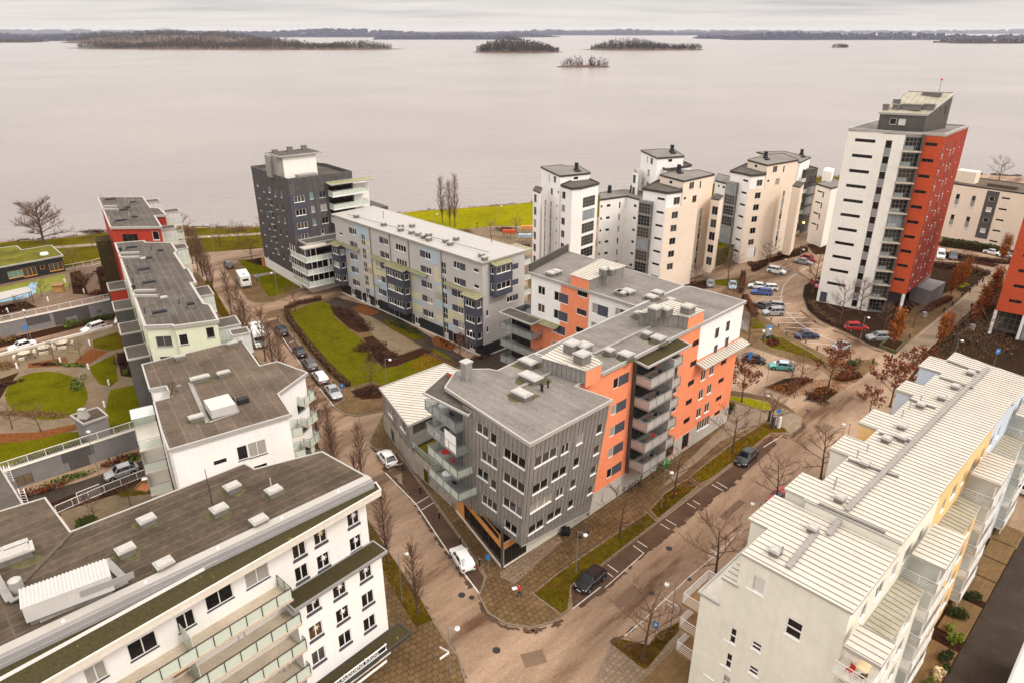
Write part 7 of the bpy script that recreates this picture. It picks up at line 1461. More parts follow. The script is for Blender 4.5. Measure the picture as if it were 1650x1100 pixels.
area('traffic_island', [(1230, 624), (1273, 639), (1306, 614), (1285, 607), (1262, 610)], 'mulch', 0, .12, 'kerb'); area('traffic_island', [(1294, 645), (1332, 648), (1352, 632), (1332, 621), (1314, 624)], 'bed_brown', 0, .12, 'kerb'); area('traffic_island', [(1348, 612), (1366, 615), (1390, 608), (1384, 600), (1355, 598)], 'bed_brown', .1, .1)
area('tower_forecourt', [(1295, 461), (1292, 478), (1300, 500), (1318, 516), (1362, 537), (1401, 557), (1438, 568), (1452, 562), (1483, 536), (1553, 478), (1589, 446), (1560, 425), (1480, 420), (1330, 440)], 'mulch', 0, .12, 'kerb')
area('forecourt_path', [(1470, 498), (1540, 466), (1552, 476), (1483, 534), (1452, 560), (1440, 540)], 'pave0', .12, .012)
area('square', [(1440, 640), (1480, 590), (1490, 565), (1530, 530), (1600, 470), (1640, 440), (1700, 420), (1800, 560), (1700, 640), (1600, 600), (1500, 575)], 'mulch', 0, .1)
area('promenade', [(1452, 566), (1484, 540), (1553, 482), (1600, 446), (1622, 428), (1650, 424), (1560, 505), (1500, 560), (1470, 590), (1440, 600)], 'pave2', .0, .11)
area('rear_square', [(1500, 446), (1540, 430), (1580, 425), (1622, 428), (1596, 446), (1553, 470)], 'pave1', .0, .11); area('lawn_patch', [(1540, 461), (1552, 456), (1563, 460), (1550, 465)], 'grass_bright', .12, .02)
area('verge', [(1510, 414), (1600, 432), (1610, 428), (1530, 408)], 'bed_brown', .0, .12); area('verge', [(1512, 396), (1650, 416), (1680, 420), (1680, 410), (1512, 390)], 'bed_brown', .0, .12)
area('planting', [(950, 440), (1040, 440), (1048, 452), (1090, 458), (1150, 450), (1100, 470), (1060, 466), (985, 440)], 'bed_brown', 0, .1); area('planting', [(1095, 462), (1138, 452), (1142, 466), (1120, 470), (1098, 468)], 'bed_brown', .1, .04, 'kerb'); area('lawn', [(1150, 452), (1195, 448), (1194, 462), (1172, 462), (1152, 460)], 'grass_lawn', .0, .1, 'kerb'); area('planting', [(1195, 410), (1215, 424), (1290, 400), (1300, 396), (1290, 412), (1240, 424), (1214, 436)], 'bed_brown', 0, .1); area('courtyard_lawn', [(1300, 395), (1330, 392), (1345, 410), (1312, 410)], 'bed_brown', 0, .1)
area('playground', [(690, 372), (735, 371), (800, 366), (866, 368), (860, 400), (780, 400), (720, 388)], 'gravel', .05, .02)
def fm(name, pts, m, z0, h, kerb=None): mb = MB(); mb.prism([FM(a, b) for a, b in pts], z0 - .05, z0 + h, 0); return struct(name, mb, m)
fm('garden_walk', [(10, -16), (60, -16), (60, -4.6), (10, -4.6)], 'asphalt_dark', 0, .05)
fm('garden_strip', [(2, -4.6), (43, -4.6), (43, 0), (2, 0)], 'bed_brown', 0, .08)
for a0, a1 in ((15, 22), (24, 30), (31.2, 35), (35.2, 39), (39.2, 43), (43.2, 47)): fm('terrace_deck', [(a0, -4.5), (a1, -4.5), (a1, -2.1), (a0, -2.1)], 'deck', .08, .06)
fm('garden_lawn', [(14, -11.5), (45, -9.2), (45, -16), (14, -16)], 'grass', .05, .04)
area('pavement', [(975, 1060), (985, 1035), (1040, 1068), (1110, 1005), (1135, 960), (1200, 900), (1300, 790), (1400, 700), (1460, 640), (1490, 600), (1520, 600), (1500, 640), (1300, 850), (1150, 1020), (1110, 1100), (1100, 1180), (960, 1180), (965, 1090)], 'paving_light', 0, .12, 'kerb')
area('verge', [(984, 1037), (1000, 1030), (1045, 1040), (1060, 1020), (1098, 1000), (1096, 1012), (1042, 1078), (1036, 1078)], 'grass_brown', .12, .02); fm('patio', [(-3, 11.3), (3.5, 11.3), (3.5, 14.5), (-3, 14.5)], 'deck', .1, .06)
def mark(px, w=.1, nm='road_marking', m='paint', z=.013):
 mb = MB()
 for a, b in zip(px, px[1:]):
  u = P(*a); v = P(*b); mb.bar((u[0], u[1], z), (v[0], v[1], z), w, .008)
 struct(nm, mb, m)
for seg_ in (((627, 755), (648, 746)), ((667, 813), (691, 799)), ((679, 821), (704, 806)), ((725, 889), (745, 876)), ((970, 915), (988, 929)), ((979, 909), (996, 921)), ((1020, 878), (1038, 891)), ((1027, 871), (1043, 881)), ((1064, 843), (1079, 852)), ((1073, 836), (1090, 846)), ((1107, 810), (1121, 818)), ((1147, 780), (1165, 790)), ((1117, 806), (1128, 812)), ((1155, 776), (1172, 786)), ((923, 980), (968, 945)), ((1230, 720), (1262, 700)), ((445, 529), (487, 590)), ((515, 625), (538, 654)), ((466, 552), (474, 549)), ((1145, 885), (1160, 893)), ((1140, 893), (1152, 899)), ((1069, 962), (1092, 976)), ((1075, 972), (1084, 978)), ((1234, 530), (1280, 535)), ((1330, 475), (1332, 476))): mark(seg_)
for (a, b) in (((1245, 440), (1262, 446)), ((1228, 478), (1262, 478)), ((1230, 487), (1275, 490)), ((1240, 505), (1290, 505)), ((1248, 512), (1300, 512)), ((1256, 520), (1312, 521)), ((1268, 528), (1325, 531)), ((1280, 538), (1335, 541)), ((1300, 552), (1352, 556)), ((1238, 454), (1268, 452)), ((1255, 428), (1272, 436)), ((787, 568), (796, 577)), ((800, 562), (808, 570)), ((812, 556), (820, 564)), ((824, 551), (832, 558)), ((393, 494), (402, 500))): mark((a, b), .12)
mark([(1332, 424), (1300, 432), (1275, 446), (1262, 462), (1258, 480), (1264, 500), (1285, 520), (1320, 540), (1370, 560)], .1)
for (x, y, rr) in ((1078, 883, .38), (744, 958, .38), (760, 962, .3), (800, 1047, .4), (1110, 932, .3), (1050, 955, .3), (1302, 661, .35), (1298, 645, .2), (497, 570, .3)): p = P(x, y); mb = MB(); mb.tube((p[0], p[1], .0), (p[0], p[1], .016), rr, rr, 16, 0, True); o = mb.build('manhole_cover', 'metal_dark'); tag(o, 'round dark iron manhole cover set in the road surface', 'manhole cover', 'manhole covers in the road')
mark([(1007, 1024), (1035, 1000), (1111, 928), (1145, 900), (1197, 852)], .09)
mark([(975, 946), (1038, 890)], .08); mark([(621, 761), (671, 812), (725, 893), (773, 956)], .14)
def island(name, cx, cy, L, D, hmax, n, seed, tall=(9, 16), pine=.2, dens=12, w0=3.2, axis=0.0, gaps=(), leafs=1.0, m0='forest_brown', shore=True):
 r = random.Random(seed); mb = MB(); ca, sa = math.cos(axis), math.sin(axis)
 ring = [(math.cos(a / 40 * 6.283) * L / 2 * r.uniform(.86, 1.06), math.sin(a / 40 * 6.283) * D / 2 * r.uniform(.8, 1.1)) for a in range(40)]
 tr = lambda x, y: (cx + x * ca - y * sa, cy + x * sa + y * ca)
 N = len(ring); lv = [(1.0, -1.3), (.97, -.2), (.8, hmax * .45), (.4, hmax), ]
 for (k0, h0), (k1, h1) in zip(lv, lv[1:]):
  for i in range(N): a, b = ring[i], ring[(i + 1) % N]; mb.face([(*tr(a[0] * k0, a[1] * k0), h0), (*tr(b[0] * k0, b[1] * k0), h0), (*tr(b[0] * k1, b[1] * k1), h1), (*tr(a[0] * k1, a[1] * k1), h1)])
 mb.face([(*tr(a[0] * .4, a[1] * .4), hmax) for a in ring]); struct(name, mb, 'reeds')
 T = MB()
 for k in range(n):
  a = r.uniform(0, 6.283); q = r.random() ** .5 * .93; x, y = math.cos(a) * q * L / 2, math.sin(a) * q * D / 2
  if any(g0 < x / L < g1 for g0, g1 in gaps) and r.random() < .9: continue
  h = r.uniform(*tall) * (1 - .55 * q ** 4) * (.8 + .3 * math.sin(x * .02 + seed)); z = hmax * max(0, 1 - q) ** .6; X, Y = tr(x, y); pn = r.random() < pine; mi = 1 if pn else 0; w = w0 * r.uniform(.6, 1.2) * (.75 if pn else 1)
  T.tube((X, Y, z - .3), (X, Y, z + h * .5), .22 * w0 / 3, .12 * w0 / 3, 3, mi)
  for j in range(dens):
   t = r.uniform(.12, 1); rad = w * (1 - t) ** .7 * 1.0 if pn else w * math.sin(min(1, t * 1.05) * 3.0) ** .6; an = r.uniform(0, 6.283); c = Vector((X + math.cos(an) * rad * .55, Y + math.sin(an) * rad * .55, z + h * t)); s = w * r.uniform(.2, .45) * leafs
   d1 = Vector((math.cos(an) * .5 + r.uniform(-.4, .4), math.sin(an) * .5 + r.uniform(-.4, .4), r.uniform(.3, 1.1))).normalized(); d2 = d1.cross(rv(r, 1)).normalized(); T.face([c - d1 * s, c + d2 * s * .5, c + d1 * s * 1.3, c - d2 * s * .5], mi)
 struct(name + '_trees', T, [m0, 'forest_pine'], 'stuff')
def ipos(x0, x1, y): a = P(x0, y, -1); b = P(x1, y, -1); return (a[0] + b[0]) / 2, a[1], abs(b[0] - a[0])
cx, cy_, L = ipos(899, 985, 109); island('rocky_islet', cx, cy_ + 12, L, 32, 2.0, 130, 1, (8, 17), .12, 12, 3.0, 0, ((-.02, .08),), .9)
cx, cy_, L = ipos(760, 908, 85.5); island('wooded_island', cx, cy_ + 60, L, 150, 5, 800, 2, (20, 33), .2, 12, 5.5)
cx, cy_, L = ipos(946, 1146, 81.5); island('wooded_island', cx, cy_ + 70, L, 160, 4, 950, 3, (19, 32), .6, 12, 5.2)
cx, cy_, L = ipos(1343, 1370, 77); island('small_islet', cx, cy_ + 15, L, 40, 2, 60, 4, (14, 20), .1, 10, 5)
cx, cy_, L = ipos(40, 648, 81); island('long_wooded_island', cx, cy_ + 160, L, 300, 7, 2600, 5, (17, 29), .25, 10, 6.0, RAD(-7)); cx, cy_, L = ipos(40, 440, 71); island('long_wooded_island', cx, cy_ + 260, L, 420, 34, 1700, 15, (24, 36), .5, 9, 8, RAD(-3))
def farshore(name, x0, x1, y, hgt, seed, depth=500, m_='forest_far', tree=18, step=26):
 r = random.Random(seed); a = P(x0, y, -1); b = P(x1, y, -1); L = b[0] - a[0]; n = int(L / step); mb = MB(); f = lambda t: hgt * (.45 + .3 * math.sin(t * 9 + seed) + .25 * math.sin(t * 23 + seed * 2)) * min(1, t * 14, (1 - t) * 14)
 rows = [(0, 0), (.12, .35), (.5, .8), (1, 1)]
 for (r0, k0), (r1, k1) in zip(rows, rows[1:]):
  for i in range(n):
   t0, t1 = i / n, (i + 1) / n; y0 = a[1] + (b[1] - a[1]) * t0; y1 = a[1] + (b[1] - a[1]) * t1; mb.face([(a[0] + L * t0, y0 + depth * r0, -1.2 + f(t0) * k0), (a[0] + L * t1, y1 + depth * r0, -1.2 + f(t1) * k0), (a[0] + L * t1, y1 + depth * r1, -1.2 + f(t1) * k1), (a[0] + L * t0, y0 + depth * r1, -1.2 + f(t0) * k1)])
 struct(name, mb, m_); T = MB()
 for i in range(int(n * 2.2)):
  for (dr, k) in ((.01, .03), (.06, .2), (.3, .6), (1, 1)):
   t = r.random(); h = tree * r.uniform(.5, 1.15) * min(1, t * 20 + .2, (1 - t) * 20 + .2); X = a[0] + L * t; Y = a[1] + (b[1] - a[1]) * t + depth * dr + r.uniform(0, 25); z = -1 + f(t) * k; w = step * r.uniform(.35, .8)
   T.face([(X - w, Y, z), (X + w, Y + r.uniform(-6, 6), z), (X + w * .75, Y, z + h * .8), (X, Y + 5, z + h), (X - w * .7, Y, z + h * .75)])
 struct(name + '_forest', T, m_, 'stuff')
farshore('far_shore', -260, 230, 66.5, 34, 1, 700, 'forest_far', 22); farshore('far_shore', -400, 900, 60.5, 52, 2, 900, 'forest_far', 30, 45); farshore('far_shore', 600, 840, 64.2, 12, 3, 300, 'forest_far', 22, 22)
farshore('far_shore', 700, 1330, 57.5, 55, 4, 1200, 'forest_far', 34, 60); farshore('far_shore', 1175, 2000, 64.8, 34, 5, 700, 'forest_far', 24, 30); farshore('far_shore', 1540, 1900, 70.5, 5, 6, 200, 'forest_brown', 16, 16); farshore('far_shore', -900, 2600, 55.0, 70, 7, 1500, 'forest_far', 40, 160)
farshore('far_shore', 1130, 1400, 63, 12, 9, 300, 'forest_far', 22, 24); farshore('far_shore', -100, 45, 69, 6, 10, 150, 'forest_brown', 14, 12)
r = random.Random(9)
for k in range(16):
 x, y = P(r.uniform(1560, 1660), 70, -1); o = thing('waterside_house', 'small pale house among the trees on the far shore', 'house', (x, y + 20 + r.uniform(0, 60), 0), 'houses on the far shore at the right'); c = o.location; mb = MB(); mb.box((c[0], c[1], 0), (12, 8, 6 + 3 * r.random())); mb.build('wall', 'stucco_white', o); mb = MB(); mb.prism([(c[0] - 7, c[1] - 5), (c[0] + 7, c[1] - 5), (c[0] + 7, c[1] + 5), (c[0] - 7, c[1] + 5)], 8.6, 10); mb.build('roof', 'felt', o)
def scatter(px, n, m, s0=.05, s1=.13, z=.16, seed=1):
 r = random.Random(seed); pts = ccw([P(x, y) for x, y in px]); xs = [p[0] for p in pts]; ys = [p[1] for p in pts]; mb = MB(); k = 0
 def inside(x, y):
  c = False
  for i in range(len(pts)):
   a, b = pts[i - 1], pts[i]
   if (a[1] > y) != (b[1] > y) and x < (b[0] - a[0]) * (y - a[1]) / (b[1] - a[1]) + a[0]: c = not c
  return c
 while k < n:
  x, y = r.uniform(min(xs), max(xs)), r.uniform(min(ys), max(ys))
  if not inside(x, y): continue
  leaf(mb, r, (x, y, z + r.uniform(0, .03)), r.uniform(s0, s1)); k += 1
 struct('fallen_leaves', mb, m, 'stuff')
LITTER = ['leaf_litter', 'leaf_orange', 'leaf_brown', 'shrub_tan']
for i, (px, n, z) in enumerate((([(857, 957), (904, 992), (966, 914), (1059, 841), (1043, 825), (900, 922)], 900, .15), ([(1046, 822), (1126, 784), (1211, 723), (1272, 698), (1232, 680), (1107, 771)], 1200, .15), ([(984, 1037), (1045, 1040), (1098, 1000), (1042, 1078)], 700, .15), ([(628, 892), (697, 1000), (640, 962), (560, 830), (480, 700), (500, 705), (560, 788)], 1500, .15), ([(464, 505), (515, 487), (560, 530), (608, 588), (742, 588), (690, 602), (566, 623), (495, 554)], 1500, .15), ([(690, 565), (742, 588), (690, 602), (660, 590)], 900, .16), ([(1300, 490), (1362, 537), (1438, 568), (1553, 478), (1480, 440), (1400, 500)], 2500, .13), ([(1480, 600), (1500, 560), (1600, 500), (1640, 560), (1560, 590)], 2500, .11), ([(1221, 548), (1262, 545), (1340, 590), (1275, 570)], 600, .14), ([(1230, 624), (1273, 639), (1352, 632), (1390, 608), (1306, 612)], 1500, .13), ([(303, 413), (441, 399), (560, 385), (560, 370), (300, 385)], 1800, .08), ([(640, 346), (860, 328), (870, 364), (700, 368)], 900, .09), ([(600, 700), (900, 1000), (1100, 800), (1000, 780), (800, 940), (640, 720)], 1200, .135))): scatter(px, n, LITTER[i % 4], z=z, seed=i, s0=.06, s1=.14)
r = random.Random(12)
for px in ([(771, 962), (785, 992), (815, 1010), (858, 1017), (895, 1007), (918, 988)], [(928, 980), (975, 948), (1038, 892), (1097, 844), (1166, 791), (1202, 763)], [(678, 970), (697, 1002), (713, 1028), (738, 1062), (750, 1100)], [(1242, 703), (1276, 704), (1294, 690), (1294, 671)], [(618, 752), (668, 810), (722, 893), (768, 958)], [(1290, 500), (1316, 520), (1362, 541), (1401, 560), (1440, 572)], [(984, 1033), (1010, 1020), (1045, 990)]):
 q = []
 for a, b in zip(px, px[1:]):
  n = max(2, int(math.hypot(b[0] - a[0], b[1] - a[1]) / 7))
  for k in range(n): t = k / n; q.append((a[0] + (b[0] - a[0]) * t + r.uniform(-1, 1), a[1] + (b[1] - a[1]) * t + r.uniform(-1, 1)))
 L_ = [P(*p) for p in q]; mb = MB()
 for i in range(len(L_) - 1):
  u, v = Vector(L_[i]), Vector(L_[i + 1]); d = (v - u).normalized(); nn = Vector((-d.y, d.x)); w0, w1 = r.uniform(.05, .42), r.uniform(.05, .42)
  if r.random() < .85: mb.face([(u.x - nn.x * w0, u.y - nn.y * w0, .009), (v.x - nn.x * w1, v.y - nn.y * w1, .009), (v.x + nn.x * w0, v.y + nn.y * w0, .009), (u.x + nn.x * w1, u.y + nn.y * w1, .009)])
 struct('gutter_dirt', mb, 'asphalt_bay')
for i, (x, y, w, l, an, m_) in enumerate(((1010, 960, 1.2, 3.5, .77, 'tarmac_path'), (690, 840, 1.0, 2.4, 2.1, 'tarmac_path'), (1180, 820, .9, 5, .77, 'tarmac_path'), (860, 1060, 1.6, 2.2, .3, 'tarmac_path'), (1330, 690, 1.4, 3, .77, 'tarmac_path'), (560, 700, 1.0, 3, 2.1, 'tarmac_path'), (400, 500, 1.2, 3, 2.1, 'tarmac_path'), (1390, 640, 1.2, 4, .9, 'tarmac_path'))):
 p = P(x, y); mb = MB(); mb.box((p[0], p[1], -.02), (l, w, .028), an); struct('road_patch', mb, m_)
ORD = ['first', 'second', 'third', 'fourth', 'fifth', 'sixth', 'seventh', 'eighth', 'ninth', 'tenth', 'eleventh', 'twelfth', 'thirteenth', 'fourteenth', 'fifteenth', 'sixteenth']
car((634, 755), (615, 731), 'paint_white', 'white hatchback parked beside the mural wall, tail towards the viewer')
car((757, 925), (733, 886), 'paint_white', 'white hatchback with dark rear window parked at the near end of the bay')
car((967, 925), (935, 953), 'paint_black', 'black hatchback parked by the triangular lawn on the main road')
car((1214, 729), (1190, 752), 'paint_black', 'black car parked alone farther up the main road beside the verge', 'sedan')
car((1266, 798), (1246, 813), 'paint_red', 'dark red car half hidden behind the pale metal roofs', z=0)
SG = 'cars parked along the hedge garden'
car((461, 546), (447, 529), 'paint_black', 'black estate car, farthest of the row along the hedge garden', 'suv', group=SG); car((491, 581), (475, 561), 'paint_black', 'black hatchback second from the far end of the row by the hedge', group=SG)
car((508, 601), (492, 580), 'paint_greyc', 'dark grey car in the middle of the row by the hedge', 'estate', group=SG); car((525, 622), (508, 601), 'paint_silver', 'silver white estate with roof rails parked by the hedge', 'estate', group=SG, roofp='paint_white'); car((529, 624), (547, 647), 'paint_silver', 'silver grey saloon nearest in the row, nose towards the viewer', 'sedan', group=SG)
car((374, 438), (364, 424), 'paint_greyc', 'dark car parked at the far corner near the shore road', 'suv'); car((556, 462), (528, 452), 'paint_white', 'white car parked between the dark tower and the patched building'); car((430, 403), (447, 402), 'paint_cyan', 'pale blue car at the foot of the dark brick tower')
car((58, 555), (15, 567), 'paint_white', 'white saloon parked on the lane above the stone picnic tables', 'sedan'); car((170, 526), (133, 538), 'paint_white', 'white estate car on the lane below the kindergarten wall', 'estate'); car((203, 510), (190, 525), 'paint_white', 'white car parked against the bays of the pale green building', 'hatch'); car((220, 757), (173, 773), 'paint_silver', 'silver hatchback on the sunken lane by the lower garage wall')
CP_ = 'cars in the curved car park'
for (t, n, p, lb, k) in (((1244, 476), (1210, 473), 'paint_blue', 'bright blue car in the curved car park', 'estate'), ((1247, 468), (1226, 467), 'paint_white', 'white estate directly behind the bright blue car', 'estate'), ((1228, 466), (1211, 464), 'paint_white', 'white hatchback left of the white estate behind the blue car', 'hatch'), ((1258, 497), (1234, 495), 'paint_silver', 'silver car behind the grey crossover', 'estate'), ((1236, 500), (1220, 494), 'paint_greyc', 'dark car squeezed beside the grey crossover', 'hatch'), ((1262, 507), (1228, 508), 'paint_silver', 'grey crossover at the near end of the double row', 'suv'),
 ((1238, 438), (1264, 443), 'paint_white', 'white crossover parked under the bare tree', 'suv'), ((1281, 423), (1308, 428), 'paint_silver', 'silver saloon at the top of the curved car park', 'sedan'), ((1292, 418), (1314, 423), 'paint_red', 'red car just behind the silver saloon', 'hatch'), ((1144, 467), (1144, 454), 'paint_silver', 'silver car parked facing the cream tower', 'hatch'), ((1180, 455), (1180, 472), 'paint_cyan', 'pale silver blue saloon beside the small lawn', 'sedan'),
 ((1280, 545), (1319, 544), 'paint_navy', 'dark navy saloon parked alone by the bollards', 'sedan'), ((1369, 558), (1338, 568), 'paint_silver', 'pale beige hatchback half hidden by the rust coloured tree', 'hatch'), ((1364, 532), (1394, 532), 'paint_red', 'red crossover on the tower forecourt', 'suv'), ((1430, 548), (1400, 548), 'paint_silver', 'silver crossover beside the planter with the orange tree', 'suv'), ((1310, 458), (1318, 466), 'paint_red', 'red car showing behind the tree at the white tower foot', 'hatch')):
 car(t, n, p, lb, k, group=CP_)
car((1198, 581), (1230, 585), 'paint_black', 'black open car passing behind the blue sign', 'mini', L=4.2); car((1278, 596), (1238, 592), 'paint_teal', 'teal green hatchback on the cross street', 'hatch', L=4.2, roofp='paint_cyan')
for (t, n, p, lb, k) in (((1515, 411), (1515, 420), 'paint_white', 'white van parked behind the tall tower', 'van'), ((1535, 413), (1535, 421), 'paint_greyc', 'dark car next to the white van behind the tower', 'suv'), ((1589, 408), (1610, 413), 'paint_white', 'white saloon in front of the cream block', 'sedan'), ((1612, 413), (1632, 418), 'paint_silver', 'silver car beside the red tower edge', 'hatch')): car(t, n, p, lb, k)
car((1664, 800), (1624, 783), 'paint_white', 'white car behind the balconies at the right edge', 'sedan')
def camper(t, n, label, L=6.6, box_front=False):
 a = P(*t); b = P(*n); an = math.atan2(b[1] - a[1], b[0] - a[0]); cx, cy = (a[0] + b[0]) / 2, (a[1] + b[1]) / 2; o = thing('motorhome', label, 'motorhome'); h = L / 2
 m = MB(); pr = [(-h, .45), (h * .55, .45), (h * .55, 1.0), (h * .62, 2.0), (h * .9, 2.3), (h * .85, 2.95), (h * .6, 3.05), (-h, 3.0)]
 for s in (1, -1): m.face([(x, s * 1.13, z) for x, z in pr][::-s])
 for (x0, z0), (x1, z1) in zip(pr, pr[1:] + pr[:1]): m.face([(x0, -1.13, z0), (x0, 1.13, z0), (x1, 1.13, z1), (x1, -1.13, z1)])
 m.build('body', 'paint_white', o); m = MB(); cb = [(h * .55, .4), (h, .4), (h * 1.0, 1.0), (h * .86, 1.15), (h * .62, 1.95), (h * .55, 1.95)]
 for s in (1, -1): m.face([(x, s * 1.0, z) for x, z in cb][::-s])
 for (x0, z0), (x1, z1) in zip(cb, cb[1:] + cb[:1]): m.face([(x0, -1.0, z0), (x0, 1.0, z0), (x1, 1.0, z1), (x1, -1.0, z1)])
 m.build('cab', 'paint_white', o); m = MB(); m.face([(h * .86 + .02, -.9, 1.2), (h * .86 + .02, .9, 1.2), (h * .64 + .02, .85, 1.92), (h * .64 + .02, -.85, 1.92)]); m.build('windscreen', 'car_glass', o)
 for (x, w) in ((-h * .6, 1.0), (0, 1.1)):
  for s in (-1, 1): m = MB(); m.box((x, s * 1.14, 1.6), (w, .03, .6)); m.build('window', 'car_glass', o)
 m = MB(); m.box((-h - .01, 0, 1.9), (.03, 1.3, .5)); m.build('window', 'car_glass', o); m = MB(); m.box((-h - .01, 0, .5), (.06, 2.1, .22)); m.build('bumper', 'plastic_black', o); m = MB(); m.box((-h - .03, 0, .95), (.03, .5, .12)); m.build('number_plate', 'sign_yellow', o)
 for x, y in ((-h * .5, 0), (.3, .3), (h * .4, -.2)): m = MB(); m.box((x, y, 3.0), (.55, .55, .12)); m.build('roof_hatch', 'vent_side' if x < -1 else 'frame_white', o)
 for x in (-h * .45, h * .78):
  for s in (-1, 1): m = MB(); m.tube((x, s * .85, .36), (x, s * 1.15, .36), .36, .36, 14, 0, True); w_ = m.build('wheel', 'tyre', o); m = MB(); m.tube((x, s * .9, .36), (x, s * 1.17, .36), .2, .18, 10, 0, True); m.build('rim', 'rim', w_)
 for s in (-1, 1): m = MB(); m.box((-h - .01, s * .95, .8), (.05, .12, .45)); m.build('tail_light', 'lamp_red', o); m = MB(); m.box((h * .98, s * .75, .65), (.08, .3, .2)); m.build('headlight', 'lamp_clear', o)
 o.location = (cx, cy, 0); o.rotation_euler = (0, 0, an)
camper((403, 474), (386, 445), 'white motorhome parked at the corner of the shore road, tail towards the viewer'); camper((411, 534), (425, 570), 'white motorhome parked under the tall bare street trees, nose towards the viewer')
LMP = [((928, 923), 5.6, 'lamp post on the triangular lawn by the black hatchback', -.3), ((1065, 818), 5.6, 'lamp post on the brown verge in front of the orange balconies', -.3), ((648, 968), 6.2, 'lamp post on the verge between the two near slender trees', .3), ((726, 1086), 5.6, 'lamp post with direction arms on the near left pavement corner', .3), ((1080, 1012), 5.6, 'lamp post beside the pale mint gable and the blue parking sign', 2.8), ((1216, 862), 4.5, 'lamp post whose globe shows over the first pale roof', 2.8), ((1360, 728), 4.5, 'lamp post behind the yellow bay of the pale row', 2.8),
 ((448, 478), 5.6, 'lamp post at the lawn corner below the dark tower', 2.9), ((624, 626), 5.4, 'lamp post at the near end of the hedge garden', .2), ((753, 592), 7.0, 'tall lamp post at the corner of the patched building', .3), ((834, 560), 7.0, 'lamp post on the driveway between patched and white buildings', .3), ((343, 386), 4.2, 'lamp post beside the lake path, farther one', 2.8), ((345, 406), 4.2, 'lamp post beside the shore road behind the green building', 2.8),
 ((1228, 580), 6.0, 'double lamp post on the cross street by the small lawn', .5), ((1386, 547), 4.6, 'lamp post by the red crossover', .2), ((1232, 636), 6.0, 'lamp post leaning arm over the cross street island', .2), ((1222, 690), 5.6, 'lamp post on the pale paving at the orange corner', .3), ((52, 552), 6.5, 'lamp post on the lane beside the grey garage wall', 2.0), ((161, 768), 6.8, 'lamp post on the sunken lane below the round lawn', 2.0), ((1533, 590), 5.0, 'lamp post behind the farthest pale roof', .3), ((1286, 430), 4.5, 'lamp post at the hedge of the curved car park', .3), ((1257, 447), 4.5, 'lamp post beside the white crossover', .3), ((804, 352), 4, 'lamp post on the bright lake lawn', .2), ((701, 366), 4, 'lamp post at the poplars by the lake lawn', .2)]
for (b, h, lb, an) in LMP: x, y = P(*b); lamp(x, y, h, 'grey ' + lb + ' with white globe' if len(lb.split()) < 12 else lb, .8, an, z=.1 if b[0] not in (52, 161) else 0, double='double' in lb)
o = thing('direction_sign', 'two white fingerpost arms on the near left lamp corner', 'sign', P3(722, 1068, .12)); x, y = P(726, 1086);
for an in (2.6, 3.9): mb = MB(); mb.bar((x, y, 2.7), (x + math.cos(an) * 1.1, y + math.sin(an) * 1.1, 2.7), .04, .22); mb.build('sign_arm', 'sign_white', o)
for i, b in enumerate(((649, 757), (677, 794), (708, 835), (742, 876), (773, 912))): x, y = P(*b); bollard(x, y, 'grey bollard beside the mural wall bays, %s from the far end' % ORD[i], .12, 1.0, 'plastic_black', .09)
for i, b in enumerate(((448, 517), (462, 532), (475, 548), (489, 564), (504, 582), (520, 602), (538, 622))): x, y = P(*b); bollard(x, y, 'black post by the hedge garden bays, %s from the far end' % ORD[i], .12, 1.1, 'plastic_black', .06, 'posts along the hedge garden bays')
for i, b in enumerate(((372, 428), (381, 438), (390, 448), (414, 455))): x, y = P(*b); bollard(x, y, 'black post near the motorhome corner, %s from the shore road' % ORD[i], .12, 1.0, group='posts near the motorhome')
for i, b in enumerate(((1234, 503), (1242, 518), (1254, 528), (1267, 540), (1289, 550), (1298, 553), (1316, 564), (1280, 545))): x, y = P(*b); bollard(x, y, 'low brown bollard along the curved car park edge, %s counted from the top' % ORD[i], .1, .9, 'timber_dark', .12, 'brown bollards at the car park')
for i, b in enumerate(((1594, 444), (1583, 455), (1574, 461), (1562, 472), (1549, 480), (1534, 494), (1520, 504), (1406, 586), (1436, 580))): x, y = P(*b); bollard(x, y, 'dark bollard beside the promenade, %s from the far end' % ORD[i], .12, 1.2, 'plastic_black', .14, 'dark bollards on the promenade')
for i, b in enumerate(((1560, 555), (1573, 558), (1621, 570), (1627, 578), (1535, 547), (1465, 545))): x, y = P(*b); bollard(x, y, 'dark bollard on the brown square before the red tower, number %s from left' % ORD[i], .12, 1.0, 'plastic_black', .12, 'dark bollards on the brown square')
for i, b in enumerate(((28, 593), (98, 584), (143, 594), (176, 620), (169, 655), (145, 556))): x, y = P(*b, zT); bollard(x, y, 'white cylinder light by the round lawn, %s clockwise from the left' % ORD[i], zT, 1.0, 'sign_white', .14, 'white cylinder lights by the round lawn', 'globe', 'bollard_light')
for i, b in enumerate(((136, 473), (78, 486), (13, 504), (105, 456))): x, y = P(*b, zT); bollard(x, y, 'white cylinder light in the kindergarten yard, %s from the right' % ORD[i], zT, 1.0, 'sign_white', .14, 'white cylinder lights in the kindergarten yard', 'globe', 'bollard_light')
